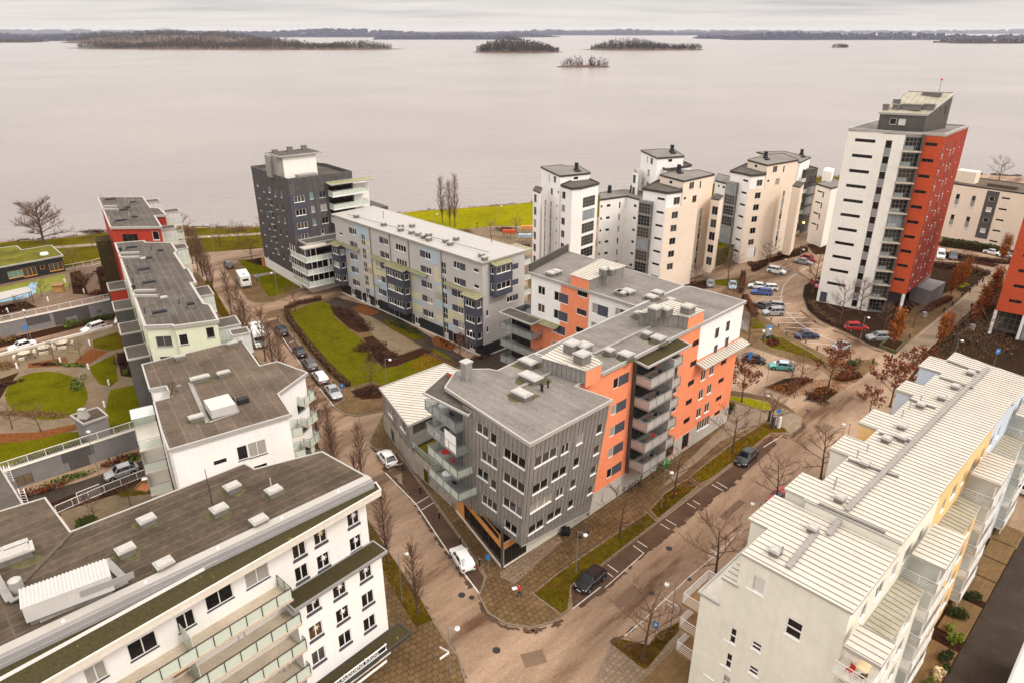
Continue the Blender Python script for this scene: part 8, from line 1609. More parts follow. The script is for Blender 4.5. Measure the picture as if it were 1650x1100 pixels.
for (b, h, w, hh, f, lb, g) in (((554, 645), 3.0, .7, .8, -1.9, 'blue parking sign at the near end of the hedge garden bays', 'P'), ((1054, 1034), 2.6, .55, .9, -2.3, 'blue parking sign by the bare tree at the mint gable', 'P'), ((787, 922), 2.4, .5, .7, -2.0, 'small blue and white sign on the pavement at the zinc corner', None), ((1600, 592), 3.6, .7, 1.0, -1.8, 'blue sign on a pole behind the farthest pale roof', 'P'), ((1206, 592), 3.0, .6, 1.6, -1.8, 'blue banner sign beside the passing black car', None), ((48, 552), 3.4, .7, .9, -1.2, 'blue sign on the lane by the grey garage wall', None), ((419, 463), 3.0, .5, .7, -1.5, 'blue sign beside the motorhome tail', 'P')):
 x, y = P(*b); sign(x, y, h, lb, f, w, hh, 'sign_blue', .1, g)
x, y = P(1250, 690); o = thing('parking_meter', 'grey charging and parking totems with blue sign on the round corner lawn', 'parking meter', (x, y, .14))
for dx in (-.5, .4): mb = MB(); mb.box((x + dx, y, .1), (.45, .3, 1.9), .7); mb.build('cabinet', 'slate_panel' if dx < 0 else 'sign_white', o)
mb = MB(); mb.tube((x + .2, y + .4, .1), (x + .2, y + .4, 3.0), .04, .04, 6); mb.build('pole', 'metal_grey', o); mb = MB(); mb.box((x + .2, y + .36, 2.5), (.75, .05, .55), .2); mb.build('sign_face', 'sign_blue', o)
o = thing('info_board', 'blue and white information board standing at the car park lawn', 'board', P3(1236, 548, .1)); x, y = P(1236, 548); mb = MB(); mb.box((x, y, .9), (1.2, .12, 1.7), .5); mb.build('board', 'glass_sky', o); mb = MB(); mb.box((x, y - .02, 2.62), (1.5, .2, .3), .5); mb.build('header', 'sign_blue', o)
for dx in (-.5, .5): mb = MB(); mb.box((x + dx, y, 0), (.1, .1, 1.0), .5); mb.build('leg', 'metal_grey', o)
o = thing('sign_panel', 'narrow dark notice column near the charging totems', 'sign', P3(1238, 676, .12)); x, y = P(1238, 680); mb = MB(); mb.box((x, y, .1), (.5, .15, 1.9), .7); mb.build('board', 'plastic_black', o)
x, y = P(837, 962); o = person(x, y, 'person in red jacket and dark blue jeans holding a white sheet', RAD(170), 'jacket_red', 'jeans', .12, .2, True)
x, y = P(826, 946, 1.1); mb = MB(); mb.box((P(831, 952)[0] - .1, P(836, 960)[1] - .1, 1.2), (.55, .42, .01), .4); pp = mb.build('paper_sheet', 'paper', loc=(0, 0, 0)); tag(pp, 'large white paper sheet held by the person in red', 'paper'); pp.location = (0, 0, 0)
x, y = P(1564, 501); person(x, y, 'person in black walking along the promenade between the two red towers', RAD(-150))
x, y = P(769, 367); person(x, y, 'person in dark clothes walking on the bright lawn by the lake', RAD(200), z=.07)
x, y = P(8, 514, zT); person(x, y, 'person in black standing left in the kindergarten yard', RAD(20), z=zT, stride=.08); x, y = P(13, 512, zT); person(x, y, 'person in black standing right of the other by the shelter', RAD(160), z=zT, stride=.08)
def bike(x, y, an, label, z=.12):
 o = thing('bicycle', label, 'bicycle', (0, 0, 0), 'bicycles by the orange facade');
 for s in (-.5, .5):
  m = MB(); n = 14
  for k in range(n): a, b = k / n * 6.283, (k + 1) / n * 6.283; m.tube((s + .33 * math.cos(a), 0, .34 + .33 * math.sin(a)), (s + .33 * math.cos(b), 0, .34 + .33 * math.sin(b)), .018, .018, 4)
  for k in range(5): a = k / 5 * 3.14; m.tube((s + .32 * math.cos(a), 0, .34 + .32 * math.sin(a)), (s - .32 * math.cos(a), 0, .34 - .32 * math.sin(a)), .004, .004, 3)
  m.build('wheel', 'tyre', o)
 m = MB(); p = dict(r=(-.5, 0, .34), b=(-.05, 0, .3), s=(-.2, 0, .85), h=(.36, 0, .85), f=(.5, 0, .34)); [m.tube(p[a], p[b], .018, .018, 5) for a, b in ('rb', 'rs', 'bs', 'bh', 'sh', 'hf')]; m.build('frame', 'metal_dark', o); m = MB(); m.box((-.22, 0, .87), (.24, .12, .05)); m.build('saddle', 'plastic_black', o); m = MB(); m.tube((.34, 0, .86), (.32, 0, 1.02), .014, .014, 5); m.tube((.32, -.27, 1.02), (.32, .27, 1.02), .014, .014, 5); m.build('handlebar', 'metal_grey', o)
 o.location = (x, y, z); o.rotation_euler = (0, 0, an)
for i, (b, an) in enumerate((((1008, 795), .2), ((1014, 791), 1.9), ((1020, 787), .7), ((1026, 783), 2.2), ((1033, 776), 1.1), ((1048, 768), 1.9), ((1055, 763), 2.1), ((1062, 758), 2.3))): x, y = P(*b); bike(x, y, an, 'dark bicycle leaning near the orange facade entrance, %s from left' % ORD[i])
def bin_(px, label, m, w=.6, h=1.0, z=.12, an=.77):
 x, y = P(px[0], px[1], z); o = thing('waste_bin', label, 'bin', (x, y, z)); mb = MB(); mb.box8([(x + a * w * .42, y + b * w * .42, z) for a, b in ((-1, -1), (1, -1), (1, 1), (-1, 1))] + [(x + a * w * .5, y + b * w * .5, z + h * .85) for a, b in ((-1, -1), (1, -1), (1, 1), (-1, 1))]); mb.build('body', m, o); mb = MB(); mb.box((x, y, z + h * .85), (w * 1.1, w * 1.1, h * .12)); mb.build('lid', m, o)
bin_((1068, 752), 'green waste container under the lowest orange side balcony', 'bin_green', 1.3, 1.1); bin_((912, 860), 'black round planter bin at the zinc wall', 'plastic_black', .9, .8); bin_((1441, 553), 'grey litter bin', 'frame_grey') if False else None
bin_((1566, 531), 'pale litter bin at the rust hedge on the promenade', 'vent_metal', .7, 1.1); bin_((1489, 511), 'pale litter bin beside the tower hedge', 'vent_metal', .7, 1.1)
for (b, an, lb) in (((940, 862), .77, 'dark bench on the pavement by the zinc wall'), ((1553, 463), 2.4, 'dark bench on the small square behind the tower'), ((610, 628), 2.6, 'wooden bench beside the round flower bed'), ((50, 578), .6, 'wooden bench by the leaf beds near the picnic tables')):
 z = zT if b[0] == 50 else .12; x, y = P(b[0], b[1], z); bench(x, y, z, an, lb, 'timber_dark')
for i, b in enumerate(((72, 565), (101, 557), (40, 574))):
 x, y = P(*b, zT); o = thing('picnic_table', 'round stone picnic table with benches, %s along the parapet' % ('middle one', 'right one', 'left one')[i], 'table', (x, y, zT), 'stone picnic tables'); mb = MB(); mb.tube((x, y, zT + .7), (x, y, zT + .78), .95, .95, 10, 0, True); mb.build('table_top', 'concrete', o); mb = MB(); mb.tube((x, y, zT), (x, y, zT + .7), .3, .25, 8); mb.build('leg', 'concrete', o)
 for k in range(4): a = k * 1.57 + .5; mb = MB(); mb.box((x + 1.5 * math.cos(a), y + 1.5 * math.sin(a), zT), (.4, 1.4, .42), a); mb.build('bench_seat', 'concrete', o)
x, y = P(236, 786); o = thing('sandpit', 'brown framed sandpit with small orange seat in the left yard', 'sandpit', (x, y, 0)); mb = MB(); q = [P(216, 790), P(228, 778), P(250, 780), P(238, 794)]; mb.prism(ccw(q), 0, .12); mb.build('sand', 'terracotta', o)
for u, v in zip(q, q[1:] + q[:1]): one(o, 'edge_board', 'timber', (*u, .0), (*v, .0), .12, .32)
x, y = P(242, 775); o = thing('play_bench', 'white bench top table behind the sandpit', 'bench', (x, y, 0)); mb = MB(); mb.box((x, y, .5), (1.8, .6, .1), .4); mb.build('seat', 'sign_white', o); mb = MB(); mb.box((x, y, 0), (1.2, .3, .5), .4); mb.build('leg', 'timber', o)
fence('white slatted railing along the left yard above the sunken lane', [P(92, 828)[:2], P(170, 794)[:2], P(272, 754)[:2]], 1.1, z=.1); fence('white stair railing inside the left yard railing', [P(128, 812), P(165, 797)], 1.6, z=.1)
for (x0, y0, x1, y1, lb) in ((104, 436, 150, 428, 'pale garden fence right of the black kindergarten'), (150, 428, 176, 420, 'white garden fence by the red bay')): fence(lb, [P(x0, y0, zT), P(x1, y1, zT)], 1.2, z=zT, bars=False)
x, y = P(96, 470, zT); o = thing('playhouse', 'small wooden playhouse on the kindergarten sand', 'playhouse', (x, y, zT)); mb = MB(); mb.box((x, y, zT), (1.8, 1.6, 1.5), .2); mb.build('wall', 'wood_light', o); mb = MB(); mb.box((x, y, zT + 1.5), (2.2, 2.0, .15), .2); mb.build('roof', 'timber', o)
for i, (b, c) in enumerate((((820, 385), 'tower_red'), ((850, 378), 'timber_orange'), ((846, 392), 'paint_cyan'))): x, y = P(*b); o = thing('climbing_tower', ('red', 'orange', 'pale blue')[i] + ' climbing frame on the playground beside the white towers', 'climbing frame', (x, y, 0)); [(lambda mb: (mb.tube((x + k, y, 0), (x + k * .3, y + .5, 2.6), .1, .1, 5), mb.build('leg', 'timber', o)))(MB()) for k in (-2, -.7, .7, 2)]; mb = MB(); mb.box((x, y + .4, 1.6), (3.6, 1.2, .9)); mb.build('platform', c, o)
x, y = P(1437, 570); o = thing('planter', 'square stone planter of leaves around the orange conical tree', 'planter', (x, y, 0)); q = [P(1417, 560), P(1442, 570), P(1456, 556), P(1432, 548)]; mb = MB(); mb.prism(ccw(q), 0, .5); mb.build('soil', 'bed_brown', o)
for u, v in zip(q, q[1:] + q[:1]): one(o, 'edge', 'moss_patch', (*u, 0), (*v, 0), .35, .65)
Sh = thing('bike_shelter', 'low grey mesh bicycle shelter behind the white corner', 'shelter', P3(1190, 535, 0)); sp = [FK(35.5, 9), FK(37.5, 9), FK(37.5, 17), FK(35.5, 17)]; sp = ccw([P(1178, 525), P(1205, 535), P(1205, 520), P(1180, 512)]); mb = MB(); mb.prism(sp, 0, 2.0); mb.build('mesh_wall', 'wall_grey', Sh); roof(Sh, [(p[0], p[1], 2.2) for p in sp], 'felt_tan', 'trim_grey', .12, lip=0)
wb_ = thing('shed', 'small timber shed in the bed beside the dark tower', 'shed', P3(436, 415, 0)); q = ccw([P(423, 430), P(446, 428), P(447, 416), P(426, 417)]); mb = MB(); mb.prism(q, 0, 2.0); mb.build('wall', 'timber_orange', wb_); roof(wb_, [(p[0], p[1], 2.2) for p in q], 'timber', 'timber', .15, lip=0)
for (px, z, lb, rr, m_) in (((385, 1014), 10.9, 'dark round bistro table on the second balcony row', True, 'metal_dark'), ((459, 1066), 5.2, 'dark round table on the fourth balcony row', True, 'metal_dark'), ((300, 1052), 10.9, 'brown rattan table on the second balcony row', False, 'rattan'), ((290, 1080), 10.9, 'pale wooden table at the far left of the balcony row', False, 'wood_light')):
 x, y = P(px[0], px[1], z + .7); table(x, y, z, lb, RAD(48), m_, rr, .42)
for (px, z, lb, m_) in (((374, 1021), 10.9, 'white cushioned chair left of the bistro table', 'sign_white'), ((396, 1008), 10.9, 'dark chair right of the bistro table', 'metal_dark'), ((450, 1072), 5.2, 'dark chair left of the fourth row table', 'metal_dark'), ((312, 1046), 10.9, 'brown chair by the rattan table', 'rattan'), ((290, 1058), 10.9, 'black chair behind the rattan table', 'plastic_black')):
 x, y = P(px[0], px[1], z + .5); chair(x, y, z, lb, RAD(48), m_, m_)
x, y = FM(.3, -1.6); table(x, y, 12.75, 'pale table on the top balcony under the nearest small metal roof', RAD(44), 'straw', False, .5); x, y = FM(-.6, -1.0); chair(x, y, 12.75, 'bright red chair on the top balcony under the nearest small roof', RAD(200), 'cloth_red', 'cloth_red'); x, y = FM(-.5, -1.8); chair(x, y, 12.75, 'dark chair beside the bright red one on the top balcony', RAD(100), 'rattan', 'rattan')
for k, z in enumerate((16.1, 13.15, 10.2, 7.25, 4.3)):
 p = bk1.pt(2.2, z, 1.5); table(p[0], p[1], z, 'dark table on the wide orange side balcony, %s from the top' % ORD[k], RAD(44), 'rattan', False, .35); p = bk1.pt(3.4, z, 1.4); chair(p[0], p[1], z, 'dark chair on the wide orange side balcony, %s from the top' % ORD[k], RAD(100), 'plastic_black', 'plastic_black' if k != 3 else 'cloth_red')
for k in range(4): p = ow.pt(2.2, 0, 1.9); z = 16.0 - 2.95 * k; table(p[0], p[1], z, 'round table on the zinc corner balcony, %s from the top' % ORD[k], 0, ('sign_white', 'metal_dark', 'cloth_red', 'sign_white')[k], True, .6); p = ow.pt(4.0, 0, 2.0); chair(p[0], p[1], z, 'chair on the zinc corner balcony, %s from the top' % ORD[k], 1.0, 'metal_dark', ('metal_dark', 'rattan', 'cloth_red', 'plastic_black')[k])
def make_set(fn, seeds, **kw): return [fn(s, **kw) for s in seeds]
def first(T, mats, label, px, z=.1, rot=0, sc=1, name='bare_tree', cat='tree', group=None, leafm=None, per=3, ls=.13, keep=1, jit=.3, per_tips=None):
 Tm, Cn, tips = T; L = leaves(tips, 5, per, ls, jit, keep, len(leafm)) if leafm else None; o = make_tree(name, Tm, Cn, L, mats, label, cat, (0, 0, 0), group, leafm); x, y = P(px[0], px[1], 0); o.location = (x, y, z); o.rotation_euler = (0, 0, rot); o.scale = (sc, sc, sc) if not isinstance(sc, tuple) else sc; return o
GB = 'bare round crowned trees'
bt = make_set(bare_tree, (11, 12, 13), H=8.5, spread=.95, trunk=1.9, fork=11, nsub=7, ntw=6, tw=.017, tr=.15)
srcs = [first(bt[0], ('bark', 'twig'), 'bare tree on the dark corner of the triangular lawn by the zinc wall', (997, 868), group=GB, sc=.9), first(bt[1], ('bark', 'twig'), 'bare tree on the brown verge before the orange balconies', (1085, 803), group=GB, sc=.95), first(bt[2], ('bark', 'twig'), 'bare tree on the verge near the lone black car', (1180, 731), group=GB, sc=.95)]
r = random.Random(2)
for (px, lb, s) in (((1240, 690), 'bare tree beside the charging totems', .8), ((1152, 930), 'bare tree at the kerb left of the first pale roof', 1.05), ((1036, 1062), 'bare tree in the small triangular verge at the mint gable', 1.05), ((1250, 812), 'bare tree behind the second pale roof bay', .9), ((1322, 772), 'bare tree in front of the yellow bay wall', 1.0), ((1178, 500), 'bare tree by the small lawn right of the white corner', .8), ((1206, 553), 'bare tree in the tiny grass oval on the cross street', .8), ((1173, 453), 'bare tree on the lawn at the cream tower', .85), ((1120, 458), 'small bare tree in the bed at the cream tower', .6), ((1066, 456), 'pale bare birch at the white stair tower', .95), ((1237, 432), 'dense bare tree at the car park hedge', .9), ((1310, 472), 'bare tree at the left foot of the tall tower', 1.15), ((1353, 520), 'pale bare tree before the white tower wall, left', 1.0), ((1385, 505), 'pale bare tree before the white tower wall, right', .95), ((1425, 530), 'small bare tree left of the tower columns', .7), ((1471, 528), 'bare tree beside the promenade start', .8), ((1535, 560), 'bare tree on the brown square behind the pale row', 1.0), ((1585, 560), 'small twiggy tree before the red tower lobby', .8), ((1552, 458), 'bare tree on the tiny bright lawn', .8), ((1280, 640), 'thin bare sapling on the traffic island', .45), ((1274, 617), 'bare sapling by the teal car, left', .6), ((1290, 612), 'bare sapling by the teal car, right', .6),
 ((406, 420), 'bare tree in the bed left of the dark tower', .7), ((476, 503), 'thin tree at the top of the hedge garden', .75), ((598, 622), 'small tree in the round flower bed', .6), ((355, 398), 'bare tree on the park lawn behind the slender row, left', .8), ((386, 394), 'bare tree on the park lawn behind the slender row, right', .8), ((430, 392), 'spiky bare tree beside the dark tower by the water', .95), ((300, 390), 'bare tree right of the red building', 1.0), ((121, 432), 'small bare tree right of the black kindergarten', .7), ((137, 470), 'bare tree in the kindergarten shrub bed', .7), ((150, 402), 'little bare tree on the park lawn', .6), ((68, 478), 'low bare tree in the kindergarten yard', .5), ((40, 505), 'twiggy tree by the kindergarten railing', .5), ((131, 580), 'bare tree between the leaf beds', .5), ((88, 582), 'bare tree right of the picnic tables', .5), ((20, 690), 'spreading bare tree at the near edge of the courtyard, left', .55), ((66, 694), 'spreading bare tree at the near edge of the courtyard, right', .55), ((152, 835), 'bare round shrub tree in the left yard', .45), ((210, 812), 'bare tree beside the sandpit', .45), ((1608, 296), 'pale bare tree behind the cream block roof', 1.3), ((832, 376), 'bare tree at the playground edge', .7), ((790, 382), 'bare tree left of the playground', .7), ((742, 590), 'thin birch with rusty leaves by the patched building', .7)):
 z = zT if (px[0] < 180 and px[1] < 720) and px[1] > 425 else .1; k = r.randrange(3); c = put(srcs[k], (*P(px[0], px[1], z), z), lb, r.uniform(0, 6), s * r.uniform(.94, 1.06), GB)
big = bare_tree(21, H=13, spread=1.0, trunk=1.8, fork=22, upright=.2, tr=.36, nsub=13, ntw=9, tw=.03); o = first(big, ('bark', 'twig'), 'large spreading bare tree standing alone at the lake shore on the left', (71, 392), -.1, name='bare_tree')
GC = 'slender upright street trees'
cs = make_set(columnar, (31, 32), H=9.5, w=1.5, n=60, ntw=11, tw=.018); csrc = [first(cs[0], ('bark', 'twig'), 'slender dark street tree nearest on the verge of the side street', (673, 988), .12, name='columnar_tree', group=GC), first(cs[1], ('bark', 'twig'), 'slender dark street tree behind the near white corner', (624, 908), .12, 1, 1.1, name='columnar_tree', group=GC)]
for i, (px, s) in enumerate((((583, 838), 1.05), ((540, 780), 1.0), ((512, 722), 1.05), ((583, 770), .9), ((538, 738), .95), ((498, 690), 1.0), ((455, 615), 1.0), ((428, 582), 1.1), ((393, 546), 1.15), ((374, 510), 1.1), ((404, 560), 1.05), ((441, 596), 1.0), ((319, 437), 1.1), ((327, 446), 1.15), ((335, 456), 1.15), ((344, 470), 1.0), ((311, 426), 1.05))):
 put(csrc[i % 2], (*P(*px), .12), 'slender bare street tree west of the side street, %s from the near end' % (ORD[i + 2] if i + 2 < 16 else 'farthest but %d' % (18 - i)), i * 1.3, s, GC)
for i, (px, h) in enumerate((((713, 360), 14), ((725, 363), 13.3), ((733, 366), 15.5))): put(csrc[i % 2], (*P(*px), .05), '%s of the three tall poplars by the lake lawn' % ('leftmost', 'middle one', 'rightmost')[i], i, (1.25, 1.25, h / 9.2), 'tall poplars by the lake lawn')
lt = bare_tree(41, H=7.5, spread=.85, trunk=2.0, fork=10, upright=.3, tr=.13, nsub=6, ntw=4); GR = 'rust leaved trees'
rs = first(lt, ('bark', 'twig'), 'rust leaved tree on the bright lawn at the orange corner', (1195, 648), .12, name='leafy_tree', leafm=['leaf_rust', 'leaf_brown'], per=3, ls=.17, keep=.6, group=GR)
for (px, lb, s) in (((1333, 630), 'rust leaved tree on the dark traffic island', 1.15), ((1434, 655), 'rust leaved tree behind the farthest blue bay, near one', 1.2), ((1466, 625), 'rust leaved tree behind the farthest blue bay, far one', 1.1), ((1400, 668), 'rust leaved tree at the bay between yellow and blue walls', .7), ((746, 560), 'small rust leaved tree at the patched building corner', .45)): put(rs, (*P(*px), .1), lb, r.uniform(0, 6), s, GR)
ct = columnar(51, H=7.5, w=2.0, n=46, ntw=8); GO = 'orange brown leaved columnar trees'
cs2 = first(ct, ('bark', 'twig'), 'orange leaved conical tree in the square stone planter', (1437, 562), .3, name='leafy_tree', leafm=['leaf_orange', 'leaf_orange', 'leaf_rust'], per=3, ls=.19, keep=.62, jit=.35, group=GO)
for (px, lb, s) in (((1530, 480), 'brown columnar tree at the tower side, nearest', .9), ((1541, 470), 'brown columnar tree at the tower side, middle', 1.0), ((1552, 462), 'brown columnar tree at the tower side, farthest', .85), ((1568, 523), 'rust columnar tree beside the red tower, nearest', .8), ((1580, 508), 'rust columnar tree beside the red tower, second', .9), ((1592, 492), 'rust columnar tree beside the red tower, third', 1.0), ((1603, 476), 'rust columnar tree beside the red tower, farthest', .9), ((1512, 560), 'brown columnar tree on the square edge, near one', .85), ((1522, 548), 'brown columnar tree on the square edge, far one', .85), ((1613, 424), 'orange brown conical tree before the cream block', .95)): put(cs2, (*P(*px), .1), lb, r.uniform(0, 6), (s * r.uniform(.7, 1.1), s * r.uniform(.7, 1.1), s * r.uniform(.85, 1.1)), GO)
def hp(px, z=0): return [P(x, y, z) for x, y in px]
hedge('hedge', hp([(518, 484), (480, 492), (462, 500), (466, 516), (498, 558), (533, 598), (562, 624)]), .9, .9, ['hedge_brown', 'hedge_brown', 'shrub_tan'], 'brown leafless hedge bordering the bright garden lawn', .12)
hedge('hedge', hp([(1305, 491), (1318, 509), (1345, 527)]), 1.2, 1.1, ['hedge_brown', 'shrub_tan'], 'brown hedge curving below the white tower', .12, 55); hedge('hedge', hp([(1197, 446), (1194, 474)]), 1.0, 1.5, ['hedge_brown', 'leaf_rust'], 'rusty hedge beside the small lawn and silver cars', .1, 50); hedge('hedge', hp([(1199, 482), (1207, 496), (1216, 512)]), 1.3, 1.2, ['hedge_brown', 'leaf_rust'], 'rusty hedge along the car park footpath', .1, 50); hedge('hedge', hp([(1213, 438), (1233, 428)]), 1.2, 1.2, ['hedge_brown'], 'dark brown hedge left of the white crossover', .1, 50); hedge('hedge', hp([(1254, 415), (1275, 412), (1298, 405)]), 1.6, 1.3, ['hedge_brown', 'leaf_green'], 'dark hedge at the foot of the right cream tower', .1, 50)
hedge('hedge', hp([(1516, 396), (1560, 402), (1608, 410)]), 2.2, 2.0, ['leaf_green'], 'dark green evergreen hedge along the cream block', .1, 30, .22); hedge('hedge', hp([(1508, 410), (1600, 424), (1640, 426)]), 1.4, 1.0, ['hedge_brown', 'shrub_tan'], 'brown hedge behind the tower parking places', .1, 35, .15); hedge('hedge', hp([(1505, 430), (1560, 438), (1590, 446)]), 1.6, 1.4, ['shrub_tan', 'hedge_brown'], 'tan hedge round the small rear square', .1, 35, .15); hedge('hedge', hp([(1487, 506), (1512, 492), (1530, 484)]), 1.3, 1.0, ['hedge_brown', 'leaf_rust'], 'rusty hedge from the tower columns to the promenade trees', .12, 45); hedge('hedge', hp([(1566, 524), (1585, 505), (1598, 490)]), 1.2, 1.1, ['leaf_brown', 'leaf_rust'], 'brown hedge under the rust columnar trees', .12, 45)
SHR = [((560, 508), 2.0, 5.5, .9, 'hedge_brown', 'dark brown shrub bed inside the lawn, far one', .7), ((583, 525), 2.0, 5, .9, 'hedge_brown', 'dark brown shrub bed at the gravel court edge', .6), ((597, 560), 3.5, 3.0, 1.1, 'hedge_brown', 'round dark brown shrub mass beside the lawn', 0), ((618, 578), 3.8, 3.0, 1.2, 'hedge_brown', 'large brown shrub mass near the lawn tongue', 0), ((592, 633), 2.6, 1.8, .8, 'hedge_brown', 'dark low shrubs in the round bed', .3), ((655, 530), 6, 1.2, .8, 'leaf_green', 'long low green shrub bed before the patched building', -.75), ((720, 556), 3.0, 1.2, .9, 'leaf_orange', 'orange leaved shrubs before the patched building', -.7), ((425, 425), 1.8, 1.4, 1.4, 'hedge_brown', 'dark shrub by the timber shed', 0), ((560, 470), 2.4, 1.2, 1.4, 'hedge_brown', 'dark shrub at the left end of the patched building', -.7), ((778, 575), 3.5, 1.0, .8, 'leaf_brown', 'brown hedge shrub at the patched building end wall', .75),
 ((130, 455), 2.2, 5, 1.6, 'hedge_brown', 'brown shrub column in the kindergarten bed', .3), ((168, 440), 2.5, 3, 1.5, 'hedge_brown', 'brown shrub by the red bay, far one', 0), ((175, 455), 2.0, 2.2, 1.6, 'leaf_green', 'green shrub by the red bay', 0), ((155, 474), 1.5, 1.5, 1.2, 'leaf_rust', 'round rusty shrub at the kindergarten path', 0), ((185, 562), 1.8, 2.5, 1.4, 'hedge_brown', 'dark shrub beside the green building bays', 0), ((205, 580), 2.5, 3.5, 1.5, 'hedge_brown', 'large rusty shrub under the green building', 0), ((212, 600), 1.2, 1.2, 1.4, 'leaf_lime', 'yellow green shrub under the green building', 0), ((222, 650), 1.2, 4.5, 1.0, 'leaf_rust', 'rusty hedge at the white building balconies', .4), ((95, 582 - 60), 3.5, 1.0, 1.0, 'leaf_lime', 'green shrubs before the grey garage doors', .5), ((120, 525), 2.4, 1.4, 1.2, 'leaf_lime', 'lime shrub at the garage wall', .3), ((150, 518), 2.6, 1.4, 1.3, 'leaf_green', 'dark green shrub at the garage wall', .3), ((175, 514), 2.0, 1.2, 1.4, 'leaf_green', 'green shrub near the right garage door', 0), ((10, 548), 2.4, 1.4, 1.2, 'shrub_tan', 'tan shrub at the left edge of the lane', 0), ((2, 590), 3.0, 2.0, 1.1, 'shrub_tan', 'tan shrub mound left of the stone tables', 0),
 ((5, 620), 3.2, 1.2, .7, 'hedge_brown', 'low brown heather left of the round lawn', .8), ((60, 668), 7, 1.2, .5, 'shrub_tan', 'tan grasses on the near rim of the round lawn', -.05), ((125, 618), 1.3, 3.2, .7, 'leaf_lime', 'lime heather on the right rim of the round lawn', .4), ((110, 588), 4, 1.0, .5, 'leaf_lime', 'low green heather on the far rim of the round lawn', -.3), ((70, 588), 2.6, .8, .5, 'hedge_brown', 'low brown heather on the far rim of the round lawn', 0), ((110, 720), 8, .9, .6, 'leaf_green', 'low ivy along the fence below the round lawn', .75), ((60, 792), 4.0, 1.2, 1.0, 'leaf_rust', 'rusty shrubs at the foot of the lower garage wall', .6), ((120, 770), 4.0, 1.0, .8, 'leaf_lime', 'lime shrubs at the foot of the lower garage wall', .6), ((190, 745), 3.0, 1.2, 1.3, 'leaf_rust', 'rusty shrub behind the silver hatchback', .6), ((225, 735), 3.0, 1.2, 1.0, 'leaf_lime', 'green shrub behind the silver hatchback', .6), ((246, 705), 2.2, 1.2, 1.2, 'leaf_green', 'dark green shrub under the white building corner', 0), ((138, 845), 1.8, 1.4, .9, 'leaf_green', 'small green mound in the left yard', 0),
 ((1250, 553), 2.2, 1.4, 1.0, 'leaf_rust', 'rusty shrub on the car park lawn', .4), ((1242, 546), 1.8, 1.2, 1.0, 'leaf_green', 'green shrub on the car park lawn', 0), ((1292, 615), 2.4, 1.2, .7, 'leaf_rust', 'rusty shrub at the corner of the traffic island', .5), ((1312, 640), 1.6, 2.6, .6, 'leaf_brown', 'brown ground shrubs under the island tree', .5), ((1366, 608), 3.2, 1.4, .9, 'leaf_rust', 'rusty shrub on the third island', .3), ((1374, 590), 1.8, 1.4, 2.2, 'leaf_green', 'green bush beside the pale beige hatchback', 0), ((1178, 660), 1.4, 1.4, 1.2, 'leaf_green', 'green shrub at the orange corner railing', 0), ((1000, 448), 2.0, 1.6, 2.6, 'leaf_lime', 'tall green shrub between the white towers', 0), ((1040, 455), 2.4, 1.4, 1.6, 'shrub_tan', 'tan shrub at the glazed stair foot', 0), ((1112, 466), 3.0, 1.4, .6, 'leaf_rust', 'rusty low shrub in the curved bed', .2), ((1215, 428), 2, 1.2, 1.2, 'shrub_tan', 'tan shrub by the retaining garden wall', 0), ((1560, 440), 2, 1.4, 1.3, 'leaf_lime', 'lime shrub on the small rear square', 0),
 ((700, 374), 3.5, 2, 1.8, 'shrub_tan', 'tan thicket behind the patched building roof, left', 0), ((745, 376), 4, 2, 1.8, 'shrub_tan', 'tan thicket behind the patched building roof, right', 0), ((815, 372), 3.5, 2, 1.6, 'hedge_brown', 'dark brown thicket at the playground', 0), ((840, 400), 3, 2, 1.6, 'hedge_brown', 'dark brown thicket behind the white building', 0), ((300, 372), 4, 2, 2.0, 'shrub_tan', 'tan shore thicket left', 0), ((385, 372), 4, 1.5, 1.8, 'shrub_tan', 'tan shore thicket middle', 0), ((150, 376), 5, 1.5, 1.6, 'hedge_brown', 'brown shore thicket near the red building', .1)]
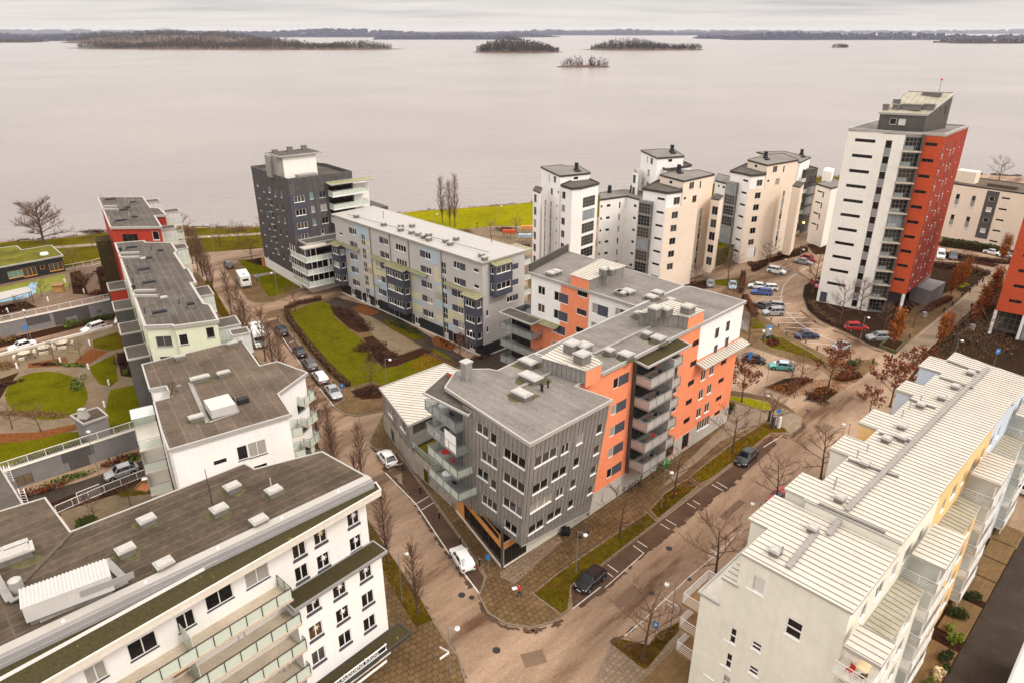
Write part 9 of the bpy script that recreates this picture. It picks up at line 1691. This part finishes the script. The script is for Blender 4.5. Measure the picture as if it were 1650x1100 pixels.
for (px, rx, ry, h, m_, lb, an) in SHR: z = zT if (px[0] < 230 and px[1] < 512 and px[1] > 425) or (px[0] < 235 and 565 < px[1] < 735 and px[1] < 735 and not px == (222, 650)) else .1; x, y = P(px[0], px[1], z); shrub('shrub', x, y, rx, ry, h, ['leaf_lime', 'leaf_green'] if m_ == 'leaf_lime' else (['leaf_green'] if m_ == 'leaf_green' else [m_, 'hedge_brown' if m_ != 'shrub_tan' else 'shrub_tan']), lb + ' bush' if 'shrub' not in lb and 'bush' not in lb and len(lb.split()) < 4 else lb, z, an, int(260 + rx * ry * 60), .15, group='shrubs in the planting beds')
for (a_, b_, rx, ry, h, m_, lb) in ((27, -2.6, 1.3, 1.6, 1.5, 'leaf_green', 'green garden bush under the middle balconies'), (23.4, -3.6, 1.8, 1.0, 1.4, 'leaf_lime', 'lime garden hedge bush at the dark path, far'), (19.8, -3.9, 1.6, .9, 1.4, 'leaf_green', 'green garden hedge bush at the dark path, middle'), (17.8, -4.2, .8, .8, 1.1, 'straw', 'pale orange bush at the dark path edge'), (15.5, -4, 1.6, .9, 1.4, 'leaf_lime', 'lime garden hedge bush at the dark path, near'), (30.6, -3.4, .8, .9, 1.2, 'leaf_green', 'dark bush between the garden decks'), (36, -12, 2, 2, 1.0, 'leaf_rust', 'rusty shrub on the strip lawn at the right edge')): x, y = FM(a_, b_); shrub('shrub', x, y, rx, ry, h, [m_], lb, .1, RAD(44), 500, .14, group='garden bushes behind the pale row')
for i in range(60):
 pass
r = random.Random(77); F = MB()
for (u, v) in zip(sh[3:12], sh[4:13]):
 for k in range(int(abs(v[0] - u[0]) * 9)): t = r.random(); x = u[0] + (v[0] - u[0]) * t; y = u[1] + (v[1] - u[1]) * t - r.uniform(-.5, 2.5); h = r.uniform(.4, 1.6) * (1 if math.sin(x * .35) > -.2 else .3); F.face([(x - .05, y, -.2), (x + .05, y, -.2), (x + r.uniform(-.3, .3), y + r.uniform(-.3, .3), h)])
struct('shore_reeds', F, 'shrub_tan', 'stuff')
hz = MB(); hz.box((0, 9000, -3.2), (36000, 19500, 130)); m = bpy.data.materials.new('haze_air'); m.use_nodes = True; nt = m.node_tree; nt.nodes.remove(nt.nodes['Principled BSDF']); v = nt.nodes.new('ShaderNodeVolumePrincipled'); v.inputs['Color'].default_value = (.9, .9, .95, 1); v.inputs['Density'].default_value = .000035; nt.links.new(v.outputs[0], nt.nodes['Material Output'].inputs['Volume']); MATS['haze_air'] = m
if HAZE: struct('haze', hz, 'haze_air', 'stuff')
